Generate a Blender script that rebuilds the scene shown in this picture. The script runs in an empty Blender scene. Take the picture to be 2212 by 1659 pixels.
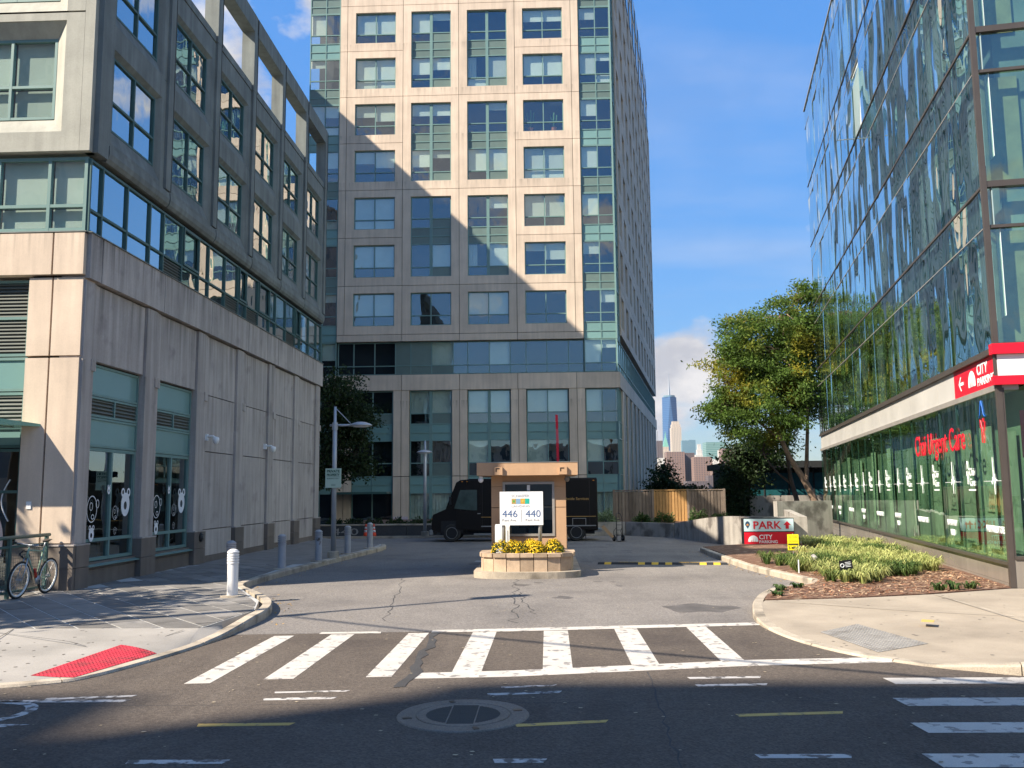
import bpy, bmesh, math, random
import numpy as np
from mathutils import Vector, Matrix
random.seed(11)
RNG = np.random.default_rng(11)
R = math.radians
sc = bpy.context.scene
COL = sc.collection

# ---------------------------------------------------------------- camera
cd = bpy.data.cameras.new('camera'); cam = bpy.data.objects.new('camera', cd); COL.objects.link(cam)
cd.sensor_width = 36.0; cd.lens = 36.0 * 1950 / 2212; cd.clip_start = 0.1; cd.clip_end = 20000
_p = math.atan(233 / 1950); _y = R(2.158); _r = R(0.555)
_f = Vector((-math.sin(_y) * math.cos(_p), math.cos(_y) * math.cos(_p), math.sin(_p)))
_r0 = _f.cross(Vector((0, 0, 1))).normalized(); _u0 = _r0.cross(_f)
_rt = math.cos(_r) * _r0 - math.sin(_r) * _u0; _up = _rt.cross(_f)
cam.matrix_world = Matrix(((_rt.x, _up.x, -_f.x, 0), (_rt.y, _up.y, -_f.y, 0), (_rt.z, _up.z, -_f.z, 2.0), (0, 0, 0, 1)))
sc.camera = cam

# ---------------------------------------------------------------- light
CLOUD = (18.7924, 21.5842, 11.3168)
SUN = Vector((1.0, 0.58, -0.96)).normalized()          # direction the light travels
EL = math.asin(-SUN.z); AZ = math.atan2(-SUN.x, -SUN.y)  # azimuth of the sun from +Y, clockwise
w = bpy.data.worlds.new('World'); sc.world = w; w.use_nodes = True
nt = w.node_tree; nt.nodes.clear()
N = nt.nodes.new; L = nt.links.new
out = N('ShaderNodeOutputWorld'); bg = N('ShaderNodeBackground'); sky = N('ShaderNodeTexSky')
sky.sky_type = 'NISHITA'; sky.sun_disc = False; sky.sun_elevation = EL; sky.sun_rotation = AZ
sky.air_density = 1.0; sky.dust_density = 0.1; sky.ozone_density = 3.0; sky.altitude = 1500
bg.inputs['Strength'].default_value = 0.15
tc = N('ShaderNodeTexCoord'); sep = N('ShaderNodeSeparateXYZ'); L(tc.outputs['Generated'], sep.inputs[0])
def wm(op, a, b=None, clamp=False):
    n = N('ShaderNodeMath'); n.operation = op; n.use_clamp = clamp
    for i, v in enumerate((a, b)):
        if v is None: continue
        if isinstance(v, (int, float)): n.inputs[i].default_value = v
        else: L(v, n.inputs[i])
    return n.outputs[0]
sat = N('ShaderNodeHueSaturation'); sat.inputs['Saturation'].default_value = 1.22; L(sky.outputs[0], sat.inputs['Color'])
lum = N('ShaderNodeRGBToBW'); L(sky.outputs[0], lum.inputs[0])
gain = wm('POWER', wm('DIVIDE', wm('MAXIMUM', lum.outputs[0], 0.05), 1.25), -0.72)   # the photograph's sky is almost even in brightness
skc = N('ShaderNodeVectorMath'); skc.operation = 'SCALE'; L(sat.outputs[0], skc.inputs[0]); L(gain, skc.inputs['Scale'])
# heaped clouds all round, thin veils higher up
mp = N('ShaderNodeMapping'); mp.inputs['Scale'].default_value = (1.0, 1.0, 1.75); mp.inputs['Location'].default_value = CLOUD; L(tc.outputs['Generated'], mp.inputs[0])
n1 = N('ShaderNodeTexNoise'); n1.inputs['Scale'].default_value = 5.2; n1.inputs['Detail'].default_value = 9; n1.inputs['Roughness'].default_value = 0.52; L(mp.outputs[0], n1.inputs['Vector'])
rmp = N('ShaderNodeValToRGB'); rmp.color_ramp.elements[0].position = 0.575; rmp.color_ramp.elements[1].position = 0.65; L(n1.outputs[0], rmp.inputs[0])
den = wm('ADD', wm('MAXIMUM', sep.outputs[2], 0.0), 0.15)
cmb = N('ShaderNodeCombineXYZ'); L(wm('DIVIDE', sep.outputs[0], den), cmb.inputs[0]); L(wm('DIVIDE', sep.outputs[1], den), cmb.inputs[1])
mp2 = N('ShaderNodeMapping'); mp2.inputs['Scale'].default_value = (0.5, 1.3, 1); mp2.inputs['Rotation'].default_value = (0, 0, 0.5); L(cmb.outputs[0], mp2.inputs[0])
n3 = N('ShaderNodeTexNoise'); n3.inputs['Scale'].default_value = 1.3; n3.inputs['Detail'].default_value = 7; L(mp2.outputs[0], n3.inputs['Vector'])
veil = N('ShaderNodeMapRange'); veil.inputs[1].default_value = 0.52; veil.inputs[2].default_value = 0.80; veil.inputs[4].default_value = 0.30; L(n3.outputs[0], veil.inputs[0])
fade = wm('MAXIMUM', rmp.outputs[0], veil.outputs[0])
low = N('ShaderNodeMix'); low.data_type = 'RGBA'; low.inputs[6].default_value = (1.75, 1.78, 1.95, 1); low.inputs[7].default_value = (2.7, 2.62, 2.6, 1)
r2 = N('ShaderNodeMapRange'); r2.inputs[1].default_value = 0.60; r2.inputs[2].default_value = 0.70; L(n1.outputs[0], r2.inputs[0])
n2 = N('ShaderNodeTexNoise'); n2.inputs['Scale'].default_value = 11; n2.inputs['Detail'].default_value = 5; L(mp.outputs[0], n2.inputs['Vector'])
r3 = N('ShaderNodeMapRange'); r3.inputs[1].default_value = 0.42; r3.inputs[2].default_value = 0.60; L(n2.outputs[0], r3.inputs[0]); L(r3.outputs[0], low.inputs[0])
mx = N('ShaderNodeMix'); mx.data_type = 'RGBA'; L(fade, mx.inputs[0]); L(skc.outputs[0], mx.inputs[6]); L(low.outputs[2], mx.inputs[7])
L(mx.outputs[2], bg.inputs['Color']); L(bg.outputs[0], out.inputs['Surface'])

sl = bpy.data.lights.new('sun', 'SUN'); so = bpy.data.objects.new('sun', sl); COL.objects.link(so)
sl.energy = 5.0; sl.angle = R(0.5); sl.color = (1.0, 0.90, 0.76)
so.rotation_euler = SUN.to_track_quat('-Z', 'Y').to_euler(); so.location = (-40, -30, 60)
sc.view_settings.view_transform = 'Standard'; sc.view_settings.look = 'None'; sc.view_settings.gamma = 1.0
sc.view_settings.use_curve_mapping = False; sc.view_settings.exposure = 1.15
sc.cycles.max_bounces = 10; sc.cycles.transparent_max_bounces = 12; sc.cycles.caustics_refractive = False
sc.cycles.sample_clamp_indirect = 6.0

# ---------------------------------------------------------------- materials
MATS = {}
def mat(name, base, rough=0.7, metal=0.0, var=0.12, vscale=3.0, streak=0.0, grain=0.0, gscale=120.0, bump=0.0, spec=0.35, rnd=0.0, dark=None, ledges=()):
    """principled surface with large blotches, vertical weather streaks, fine grain and small relief"""
    if name in MATS: return MATS[name]
    m = bpy.data.materials.new(name); m.use_nodes = True; t = m.node_tree; b = t.nodes['Principled BSDF']
    b.inputs['Roughness'].default_value = rough; b.inputs['Metallic'].default_value = metal; b.inputs['Specular IOR Level'].default_value = spec
    n = t.nodes.new; l = t.links.new
    co = n('ShaderNodeTexCoord'); geo = n('ShaderNodeNewGeometry')
    def mul(c, f):
        x = n('ShaderNodeMix'); x.data_type = 'RGBA'; x.blend_type = 'MULTIPLY'; x.inputs[0].default_value = 1.0
        l(c, x.inputs[6]); l(f, x.inputs[7]); return x.outputs[2]
    def ramp(src, lo, hi, a=0.3, bb=0.7):
        r = n('ShaderNodeMapRange'); r.inputs[1].default_value = a; r.inputs[2].default_value = bb; r.inputs[3].default_value = lo; r.inputs[4].default_value = hi
        l(src, r.inputs[0]); return r.outputs[0]
    rgb = n('ShaderNodeRGB'); rgb.outputs[0].default_value = (*base, 1); c = rgb.outputs[0]
    pos = geo.outputs['Position']
    if dark:
        d = n('ShaderNodeMix'); d.data_type = 'RGBA'; nz = n('ShaderNodeTexNoise'); nz.inputs['Scale'].default_value = dark[1]; nz.inputs['Detail'].default_value = 6
        l(pos, nz.inputs['Vector']); l(ramp(nz.outputs[0], 0, 1, dark[2], dark[3]), d.inputs[0]); l(c, d.inputs[6]); d.inputs[7].default_value = (*dark[0], 1); c = d.outputs[2]
    if var:
        z = n('ShaderNodeTexNoise'); z.inputs['Scale'].default_value = vscale; z.inputs['Detail'].default_value = 5; z.inputs['Roughness'].default_value = 0.6
        l(pos, z.inputs['Vector']); c = mul(c, ramp(z.outputs[0], 1 - var, 1 + var))
    if streak:
        mpp = n('ShaderNodeMapping'); mpp.inputs['Scale'].default_value = (5, 5, 0.35); l(pos, mpp.inputs[0])
        z = n('ShaderNodeTexNoise'); z.inputs['Scale'].default_value = 1.0; z.inputs['Detail'].default_value = 6; l(mpp.outputs[0], z.inputs['Vector'])
        c = mul(c, ramp(z.outputs[0], 1 - streak, 1 + streak * 0.4))
    for (lz, reach, amt) in ledges:                     # rain drips that start at a ledge and thin out below it
        sp_ = n('ShaderNodeSeparateXYZ'); l(pos, sp_.inputs[0]); mr_ = n('ShaderNodeMapRange'); mr_.inputs[1].default_value = lz - reach; mr_.inputs[2].default_value = lz; l(sp_.outputs[2], mr_.inputs[0])
        up_q = n('ShaderNodeMath'); up_q.operation = 'LESS_THAN'; up_q.inputs[1].default_value = lz; l(sp_.outputs[2], up_q.inputs[0])
        q = n('ShaderNodeMapping'); q.inputs['Scale'].default_value = (9, 9, 0.25); l(pos, q.inputs[0]); z = n('ShaderNodeTexNoise'); z.inputs['Scale'].default_value = 1.0; z.inputs['Detail'].default_value = 4; l(q.outputs[0], z.inputs['Vector'])
        a_ = n('ShaderNodeMath'); a_.operation = 'MULTIPLY'; l(mr_.outputs[0], a_.inputs[0]); l(ramp(z.outputs[0], 0, 1, 0.48, 0.66), a_.inputs[1]); b_ = n('ShaderNodeMath'); b_.operation = 'MULTIPLY'; l(a_.outputs[0], b_.inputs[0]); l(up_q.outputs[0], b_.inputs[1])
        c_ = n('ShaderNodeMath'); c_.operation = 'MULTIPLY_ADD'; c_.inputs[1].default_value = -amt; c_.inputs[2].default_value = 1.0; l(b_.outputs[0], c_.inputs[0]); c = mul(c, c_.outputs[0])
    if rnd:
        oi = n('ShaderNodeObjectInfo'); c = mul(c, ramp(oi.outputs['Random'], 1 - rnd, 1 + rnd, 0, 1))
    if grain:
        z = n('ShaderNodeTexNoise'); z.inputs['Scale'].default_value = gscale; z.inputs['Detail'].default_value = 3; l(pos, z.inputs['Vector'])
        c = mul(c, ramp(z.outputs[0], 1 - grain, 1 + grain))
    l(c, b.inputs['Base Color'])
    if bump:
        z = n('ShaderNodeTexNoise'); z.inputs['Scale'].default_value = gscale; z.inputs['Detail'].default_value = 4; l(pos, z.inputs['Vector'])
        bm_ = n('ShaderNodeBump'); bm_.inputs['Strength'].default_value = bump; bm_.inputs['Distance'].default_value = 0.01
        l(z.outputs[0], bm_.inputs['Height']); l(bm_.outputs[0], b.inputs['Normal'])
    MATS[name] = m; return m

def glass(name, refl=0.3, tint=(0.75, 0.85, 0.82), gcol=(0.95, 1.0, 1.0), rough=0.0, wave=0.0, wscale=(1.0, 1.0, 0.4), power=0.5, dist=0.05, film=0.0):
    """window pane: mirror share that rises at grazing angles, the rest looks through with a tint"""
    if name in MATS: return MATS[name]
    m = bpy.data.materials.new(name); m.use_nodes = True; t = m.node_tree; t.nodes.clear(); n = t.nodes.new; l = t.links.new
    o = n('ShaderNodeOutputMaterial'); mxs = n('ShaderNodeMixShader'); gl = n('ShaderNodeBsdfGlossy'); tr = n('ShaderNodeBsdfTransparent')
    gl.inputs['Roughness'].default_value = rough; gl.inputs['Color'].default_value = (*gcol, 1); tr.inputs['Color'].default_value = (*tint, 1)
    fr = n('ShaderNodeFresnel'); fr.inputs['IOR'].default_value = 1.5
    mr = n('ShaderNodeMapRange'); mr.inputs[1].default_value = 0.04; mr.inputs[2].default_value = power; mr.inputs[3].default_value = refl; mr.inputs[4].default_value = 0.95
    l(fr.outputs[0], mr.inputs[0]); gq = n('ShaderNodeNewGeometry'); bf = n('ShaderNodeMath'); bf.operation = 'SUBTRACT'; bf.inputs[0].default_value = 1.0; l(gq.outputs['Backfacing'], bf.inputs[1]); fm_ = n('ShaderNodeMath'); fm_.operation = 'MULTIPLY'; l(mr.outputs[0], fm_.inputs[0]); l(bf.outputs[0], fm_.inputs[1]); l(fm_.outputs[0], mxs.inputs[0]); tm = n('ShaderNodeMix'); tm.data_type = 'RGBA'; tm.inputs[6].default_value = (*tint, 1); tm.inputs[7].default_value = (1, 1, 1, 1); l(gq.outputs['Backfacing'], tm.inputs[0]); l(tm.outputs[2], tr.inputs['Color']); l(tr.outputs[0], mxs.inputs[1]); l(gl.outputs[0], mxs.inputs[2]); l(mxs.outputs[0], o.inputs['Surface'])
    if wave:
        co = n('ShaderNodeTexCoord'); oi = n('ShaderNodeObjectInfo'); mp_ = n('ShaderNodeMapping'); mp_.inputs['Scale'].default_value = wscale
        ml = n('ShaderNodeMath'); ml.operation = 'MULTIPLY'; ml.inputs[1].default_value = 60.0; l(oi.outputs['Random'], ml.inputs[0])
        l(co.outputs['Object'], mp_.inputs[0]); l(ml.outputs[0], mp_.inputs['Location'])
        z = n('ShaderNodeTexNoise'); z.inputs['Scale'].default_value = 1.6; z.inputs['Detail'].default_value = 1.5; l(mp_.outputs[0], z.inputs['Vector'])
        bp = n('ShaderNodeBump'); bp.inputs['Strength'].default_value = wave; bp.inputs['Distance'].default_value = dist; l(z.outputs[0], bp.inputs['Height'])
        l(bp.outputs[0], gl.inputs['Normal'])
    if film:
        g2 = n('ShaderNodeBsdfGlossy'); g2.inputs['Roughness'].default_value = 0.38; g2.inputs['Color'].default_value = (1, 0.97, 0.92, 1); m2 = n('ShaderNodeMixShader'); m2.inputs[0].default_value = film
        l(gl.outputs[0], m2.inputs[1]); l(g2.outputs[0], m2.inputs[2]); l(m2.outputs[0], mxs.inputs[2])
    MATS[name] = m; return m

def asphalt(name, base, dk, lt, seed=0.0):
    """worn asphalt: stone speckle, wheel-path streaks, oil-dark and dusty-pale areas"""
    m = mat(name, base, 0.92, var=0, grain=0); t = m.node_tree; n = t.nodes.new; l = t.links.new; b = t.nodes['Principled BSDF']
    g_ = n('ShaderNodeNewGeometry'); pos = g_.outputs['Position']
    def noise(sc_, det, scale=(1, 1, 1), loc=(0, 0, 0)):
        q = n('ShaderNodeMapping'); q.inputs['Scale'].default_value = scale; q.inputs['Location'].default_value = (loc[0] + seed, loc[1], loc[2]); l(pos, q.inputs[0])
        z = n('ShaderNodeTexNoise'); z.inputs['Scale'].default_value = sc_; z.inputs['Detail'].default_value = det; z.inputs['Roughness'].default_value = 0.62; l(q.outputs[0], z.inputs['Vector']); return z.outputs[0]
    def rng(src, a, b_, lo, hi):
        r = n('ShaderNodeMapRange'); r.inputs[1].default_value = a; r.inputs[2].default_value = b_; r.inputs[3].default_value = lo; r.inputs[4].default_value = hi; l(src, r.inputs[0]); return r.outputs[0]
    def mixc(f, c0, c1, bt='MIX'):
        x = n('ShaderNodeMix'); x.data_type = 'RGBA'; x.blend_type = bt
        if isinstance(f, float): x.inputs[0].default_value = f
        else: l(f, x.inputs[0])
        for i, c in ((6, c0), (7, c1)):
            if isinstance(c, tuple): x.inputs[i].default_value = (*c, 1)
            else: l(c, x.inputs[i])
        return x.outputs[2]
    c = mixc(rng(noise(0.45, 7), 0.46, 0.64, 0, 1), base, dk)
    c = mixc(rng(noise(1.0, 6, (1.1, 0.16, 1), (7, 3, 0)), 0.52, 0.72, 0, 0.55), c, lt)
    c = mixc(rng(noise(2.6, 8, (1, 1, 1), (31, 5, 0)), 0.60, 0.70, 0, 0.45), c, dk)
    v = n('ShaderNodeTexVoronoi'); v.inputs['Scale'].default_value = 55; l(pos, v.inputs['Vector'])
    sp = n('ShaderNodeSeparateColor'); l(v.outputs['Color'], sp.inputs[0])
    c = mixc(1.0, c, rng(sp.outputs[0], 0, 1, 0.72, 1.30), 'MULTIPLY'); c = mixc(1.0, c, rng(noise(22, 4), 0.3, 0.7, 0.86, 1.14), 'MULTIPLY')
    l(c, b.inputs['Base Color'])
    bp = n('ShaderNodeBump'); bp.inputs['Strength'].default_value = 0.5; bp.inputs['Distance'].default_value = 0.01; l(v.outputs['Distance'], bp.inputs['Height']); l(bp.outputs[0], b.inputs['Normal'])
    return m

# ---------------------------------------------------------------- mesh helpers
class MB:
    def __init__(s): s.v = []; s.f = []
    def add(s, vs, fs):
        k = len(s.v); s.v += [tuple(x) for x in vs]; s.f += [tuple(i + k for i in q) for q in fs]; return s
    def box(s, x0, x1, y0, y1, z0, z1):
        return s.add([(x0, y0, z0), (x1, y0, z0), (x1, y1, z0), (x0, y1, z0), (x0, y0, z1), (x1, y0, z1), (x1, y1, z1), (x0, y1, z1)],
                     [(0, 3, 2, 1), (4, 5, 6, 7), (0, 1, 5, 4), (1, 2, 6, 5), (2, 3, 7, 6), (3, 0, 4, 7)])
    def prism(s, poly, z0, z1, zt=None):
        n = len(poly); top = [(p[0], p[1], (z1 if zt is None else zt[i])) for i, p in enumerate(poly)]
        return s.add([(p[0], p[1], z0) for p in poly] + top, [tuple(range(n - 1, -1, -1)), tuple(range(n, 2 * n))] + [(i, (i + 1) % n, n + (i + 1) % n, n + i) for i in range(n)])
    def tube(s, pts, r, n=8, cap=True):
        pts = [Vector(p) for p in pts]; rs = r if isinstance(r, (list, tuple)) else [r] * len(pts); rings = []
        a = None
        for i, p in enumerate(pts):
            d = (pts[min(i + 1, len(pts) - 1)] - pts[max(i - 1, 0)]).normalized()
            if a is None: a = d.orthogonal().normalized()
            a = (a - d * a.dot(d)); a = a.normalized() if a.length > 1e-6 else d.orthogonal().normalized()
            b = d.cross(a)
            rings.append([p + (a * math.cos(2 * math.pi * j / n) + b * math.sin(2 * math.pi * j / n)) * rs[i] for j in range(n)])
        vs = [q for rg in rings for q in rg]; fs = []
        for i in range(len(pts) - 1):
            for j in range(n): fs.append((i * n + j, i * n + (j + 1) % n, (i + 1) * n + (j + 1) % n, (i + 1) * n + j))
        if cap: fs += [tuple(range(n - 1, -1, -1)), tuple((len(pts) - 1) * n + j for j in range(n))]
        return s.add(vs, fs)
    def lathe(s, prof, n=20, c=(0, 0, 0)):
        vs = []; fs = []
        for r, z in prof:
            for j in range(n): a = 2 * math.pi * j / n; vs.append((c[0] + r * math.cos(a), c[1] + r * math.sin(a), c[2] + z))
        for i in range(len(prof) - 1):
            for j in range(n): fs.append((i * n + j, i * n + (j + 1) % n, (i + 1) * n + (j + 1) % n, (i + 1) * n + j))
        fs += [tuple(range(n - 1, -1, -1)), tuple((len(prof) - 1) * n + j for j in range(n))]
        return s.add(vs, fs)
    def torus(s, c, Rr, r, axis='y', n=32, k=8):
        vs = []; fs = []
        for i in range(n):
            a = 2 * math.pi * i / n
            for j in range(k):
                b = 2 * math.pi * j / k; q = Rr + r * math.cos(b); h = r * math.sin(b)
                p = {'y': (q * math.cos(a), h, q * math.sin(a)), 'x': (h, q * math.cos(a), q * math.sin(a)), 'z': (q * math.cos(a), q * math.sin(a), h)}[axis]
                vs.append((c[0] + p[0], c[1] + p[1], c[2] + p[2]))
        for i in range(n):
            for j in range(k): fs.append((i * k + j, ((i + 1) % n) * k + j, ((i + 1) % n) * k + (j + 1) % k, i * k + (j + 1) % k))
        return s.add(vs, fs)
    def ring(s, o, i, v0, v1, back):
        """rectangular frame in the facade plane: outer rect o=(u0,u1,z0,z1) at depth v0, inner rect i at depth v1"""
        O = [(o[0], o[2]), (o[1], o[2]), (o[1], o[3]), (o[0], o[3])]; I = [(i[0], i[2]), (i[1], i[2]), (i[1], i[3]), (i[0], i[3])]
        vs = [(u, v0, z) for u, z in O] + [(u, v1, z) for u, z in I] + [(u, back, z) for u, z in O] + [(u, back, z) for u, z in I]
        fs = []
        for k in range(4):
            j = (k + 1) % 4; fs += [(k, j, 4 + j, 4 + k), (4 + k, 4 + j, 12 + j, 12 + k), (k, 8 + k, 8 + j, j), (8 + k, 12 + k, 12 + j, 8 + j)]
        return s.add(vs, fs)
    def mesh(s, m=None, smooth=False, name='m'):
        me = bpy.data.meshes.new(name); me.from_pydata(s.v, [], s.f); me.validate(); 
        bm_ = bmesh.new(); bm_.from_mesh(me); bmesh.ops.recalc_face_normals(bm_, faces=bm_.faces); bm_.to_mesh(me); bm_.free()
        if m: me.materials.append(m)
        if smooth:
            for p in me.polygons: p.use_smooth = True
        me.update(); return me

class Frame:
    """a facade's own axes inside a thing, without an object of its own"""
    def __init__(s, parent, loc=(0, 0, 0), rz=0.0): s.parent = parent; s.M = Matrix.Translation(loc) @ Matrix.Rotation(rz, 4, 'Z')
def link(name, me, parent=None, loc=(0, 0, 0), rz=0.0, rot=None):
    o = bpy.data.objects.new(name, me); COL.objects.link(o); o.location = loc
    if isinstance(parent, Frame):
        from mathutils import Euler
        o.parent = parent.parent; o.matrix_basis = parent.M @ Matrix.Translation(loc) @ Euler(rot if rot else (0, 0, rz)).to_matrix().to_4x4(); return o
    o.rotation_euler = rot if rot else (0, 0, rz)
    if parent: o.parent = parent
    return o
def obj(name, mb, m, parent=None, loc=(0, 0, 0), rz=0.0, smooth=False, rot=None):
    return link(name, mb.mesh(m, smooth, name), parent, loc, rz, rot)
def tag(o, label, cat, group=None):
    o['label'] = label; o['category'] = cat
    if group: o['group'] = group
    return o
def thing(name, label, cat, loc=(0, 0, 0), rz=0.0, group=None):
    return tag(link(name, None, None, loc, rz), label, cat, group)
def struct(o): o['kind'] = 'structure'; return o
def stuff(o, label=None, cat=None):
    o['kind'] = 'stuff'
    if label: o['label'] = label; o['category'] = cat
    return o
def copy_tree(o, parent=None):
    c = o.copy(); COL.objects.link(c); c.parent = parent
    for ch in [q for q in o.children]: copy_tree(ch, c)
    return c
BOXC = {}
def bevel_mesh(me, wdt, seg=1):
    bm_ = bmesh.new(); bm_.from_mesh(me); bmesh.ops.bevel(bm_, geom=bm_.edges[:], offset=wdt, segments=seg, affect='EDGES', profile=0.5); bm_.to_mesh(me); bm_.free(); me.update()
def piece(name, size, m, parent=None, pos=(0, 0, 0), rz=0.0, bevel=0.0, rot=None):
    """box with its corner at pos; alike pieces share one mesh"""
    k = (round(size[0], 3), round(size[1], 3), round(size[2], 3), m.name, bevel)
    if k not in BOXC:
        me = MB().box(0, size[0], 0, size[1], 0, size[2]).mesh(m)
        if bevel: bevel_mesh(me, bevel)
        BOXC[k] = me
    return link(name, BOXC[k], parent, pos, rz, rot)

def text(name, s, h, m, parent=None, pos=(0, 0, 0), width=None, ext=0.004, align='LEFT', rot=(R(90), 0, 0), bold=0.0, shear=0.0):
    """lettering as a mesh; h = capital height, width = squeeze to this width"""
    cu = bpy.data.curves.new('txt', 'FONT'); cu.body = s; cu.size = h / 0.7; cu.extrude = ext; cu.align_x = align; cu.offset = bold; cu.resolution_u = 3; cu.shear = shear
    to = bpy.data.objects.new('txt', cu); COL.objects.link(to); bpy.context.view_layer.update()
    me = bpy.data.meshes.new_from_object(to.evaluated_get(bpy.context.evaluated_depsgraph_get())); bpy.data.objects.remove(to)
    me.materials.clear(); me.materials.append(m)
    if width:
        xs = [v.co.x for v in me.vertices]; f = width / (max(xs) - min(xs)); x0 = min(xs) if align == 'LEFT' else 0
        for v in me.vertices: v.co.x = (v.co.x - x0) * f
    return link(name, me, parent, pos, 0, rot)
def catmull(pts, n=6):
    out_ = []
    for i in range(len(pts) - 1):
        p0 = np.array(pts[max(i - 1, 0)], float); p1 = np.array(pts[i], float); p2 = np.array(pts[i + 1], float); p3 = np.array(pts[min(i + 2, len(pts) - 1)], float)
        for k in range(n):
            t = k / n; out_.append(tuple(0.5 * ((2 * p1) + (-p0 + p2) * t + (2 * p0 - 5 * p1 + 4 * p2 - p3) * t * t + (-p0 + 3 * p1 - 3 * p2 + p3) * t ** 3)))
    out_.append(tuple(pts[-1])); return out_

# palette
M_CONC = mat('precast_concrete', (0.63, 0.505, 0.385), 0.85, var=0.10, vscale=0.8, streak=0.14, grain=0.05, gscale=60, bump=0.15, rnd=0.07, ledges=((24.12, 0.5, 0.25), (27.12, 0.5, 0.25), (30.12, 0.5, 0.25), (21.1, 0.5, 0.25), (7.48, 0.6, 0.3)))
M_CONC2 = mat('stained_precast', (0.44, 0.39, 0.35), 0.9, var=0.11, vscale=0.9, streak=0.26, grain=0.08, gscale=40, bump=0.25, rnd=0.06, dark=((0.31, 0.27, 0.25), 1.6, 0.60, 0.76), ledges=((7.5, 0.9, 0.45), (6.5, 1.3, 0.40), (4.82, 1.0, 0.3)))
M_JOINT = mat('dark_joint', (0.035, 0.032, 0.03), 0.9, var=0)
M_MODF = mat('pale_grey_precast', (0.38, 0.37, 0.31), 0.8, var=0.12, vscale=1.2, streak=0.16, grain=0.06, gscale=50, bump=0.15)  # paler copy of the module precast: the front's sunlight is in the colour
M_MODULE = mat('dark_weathered_precast', (0.185, 0.20, 0.185), 0.8, var=0.16, vscale=1.2, streak=0.25, grain=0.06, gscale=50, bump=0.15)  # same precast, weathered; the side's shade also sits in its darker base
M_PLINTH = mat('granite_plinth', (0.17, 0.14, 0.115), 0.7, var=0.15, vscale=1.5, streak=0.15, grain=0.12, gscale=90, rnd=0.12)
M_ALU = mat('green_aluminium', (0.15, 0.25, 0.225), 0.4, var=0.05, spec=0.5)
M_ALUD = mat('dark_green_aluminium', (0.05, 0.11, 0.10), 0.45, var=0.05)
M_TEAL = mat('teal_spandrel', (0.165, 0.29, 0.27), 0.25, var=0.06, vscale=0.6, spec=0.5, rnd=0.08)
M_GREYSP = mat('grey_green_spandrel', (0.13, 0.18, 0.155), 0.3, var=0.06, spec=0.5, rnd=0.1)
M_LOUV = mat('louver_metal', (0.13, 0.14, 0.12), 0.5, var=0.05)
M_CORE = mat('dark_interior', (0.022, 0.025, 0.03), 0.9, var=0.3, vscale=0.7)
M_BLIND = mat('roller_blind', (0.62, 0.62, 0.55), 0.9, var=0.05, vscale=2, rnd=0.18)
M_CURT = mat('curtain_cloth', (0.52, 0.52, 0.45), 0.9, var=0.06, rnd=0.1)
M_WHITE = mat('white_paint', (0.78, 0.78, 0.76), 0.5, var=0.05)
M_BLACK = mat('black_paint', (0.012, 0.012, 0.013), 0.35, var=0)
M_STEEL = mat('galvanised_steel', (0.42, 0.43, 0.44), 0.4, 0.6, var=0.1, vscale=4)
M_RED = mat('sign_red', (0.62, 0.012, 0.03), 0.35, var=0.04)
M_YEL = mat('sign_yellow', (0.85, 0.72, 0.02), 0.4, var=0.04)
G_TOWER = glass('tower_glass', 0.20, (0.78, 0.88, 0.86), (0.90, 0.97, 1.0), wave=0.10, wscale=(1, 1, 0.7))
G_CURTAIN = glass('curtain_wall_glass', 0.60, (0.62, 0.78, 0.78), (0.86, 0.97, 1.0), wave=0.60, wscale=(0.36, 0.36, 0.17), dist=0.24, film=0.0, power=0.6)
G_SHOP = glass('green_shop_glass', 0.22, (0.62, 0.76, 0.65), (0.85, 0.97, 0.90), wave=0.10, wscale=(1, 1, 0.4), power=0.9)
G_LEFT = glass('left_glass', 0.5, (0.65, 0.78, 0.76), (0.92, 0.98, 1.0), wave=0.10, wscale=(1, 1, 0.7))
G_DARK = glass('dark_shop_glass', 0.22, (0.35, 0.40, 0.38), (0.9, 0.97, 0.95), wave=0.08)

# ---------------------------------------------------------------- glazing kit (local x along the facade, y inward, z up)
FRC = {}
def louver_mesh(wd, ht):
    k = ('lv', round(wd, 3), round(ht, 3))
    if k not in FRC:
        mb = MB(); nsl = max(3, int(ht / 0.075)); st = ht / nsl
        for i in range(nsl):
            z = i * st; mb.add([(0, 0.0, z), (wd, 0.0, z), (wd, 0.05, z + st * 0.75), (0, 0.05, z + st * 0.75), (0, 0.0, z + 0.012), (wd, 0.0, z + 0.012), (wd, 0.05, z + st * 0.75 + 0.012), (0, 0.05, z + st * 0.75 + 0.012)],
                               [(0, 1, 2, 3), (7, 6, 5, 4), (0, 4, 5, 1), (1, 5, 6, 2), (2, 6, 7, 3), (3, 7, 4, 0)])
        mb.box(0, wd, 0.06, 0.08, 0, ht); FRC[k] = mb.mesh(M_LOUV)
    return FRC[k]
def curtain_mesh(wd, ht):
    k = ('cu', round(wd, 2), round(ht, 2))
    if k not in FRC:
        n = max(6, int(wd / 0.05)); vs = []; fs = []
        for i in range(n + 1):
            u = wd * i / n; v = 0.025 * math.sin(i * 1.9) + 0.012 * math.sin(i * 0.7); vs += [(u, v, 0), (u, v, ht)]
        for i in range(n): fs.append((2 * i, 2 * i + 2, 2 * i + 3, 2 * i + 1))
        FRC[k] = MB().add(vs, fs).mesh(M_CURT, True)
    return FRC[k]
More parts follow.
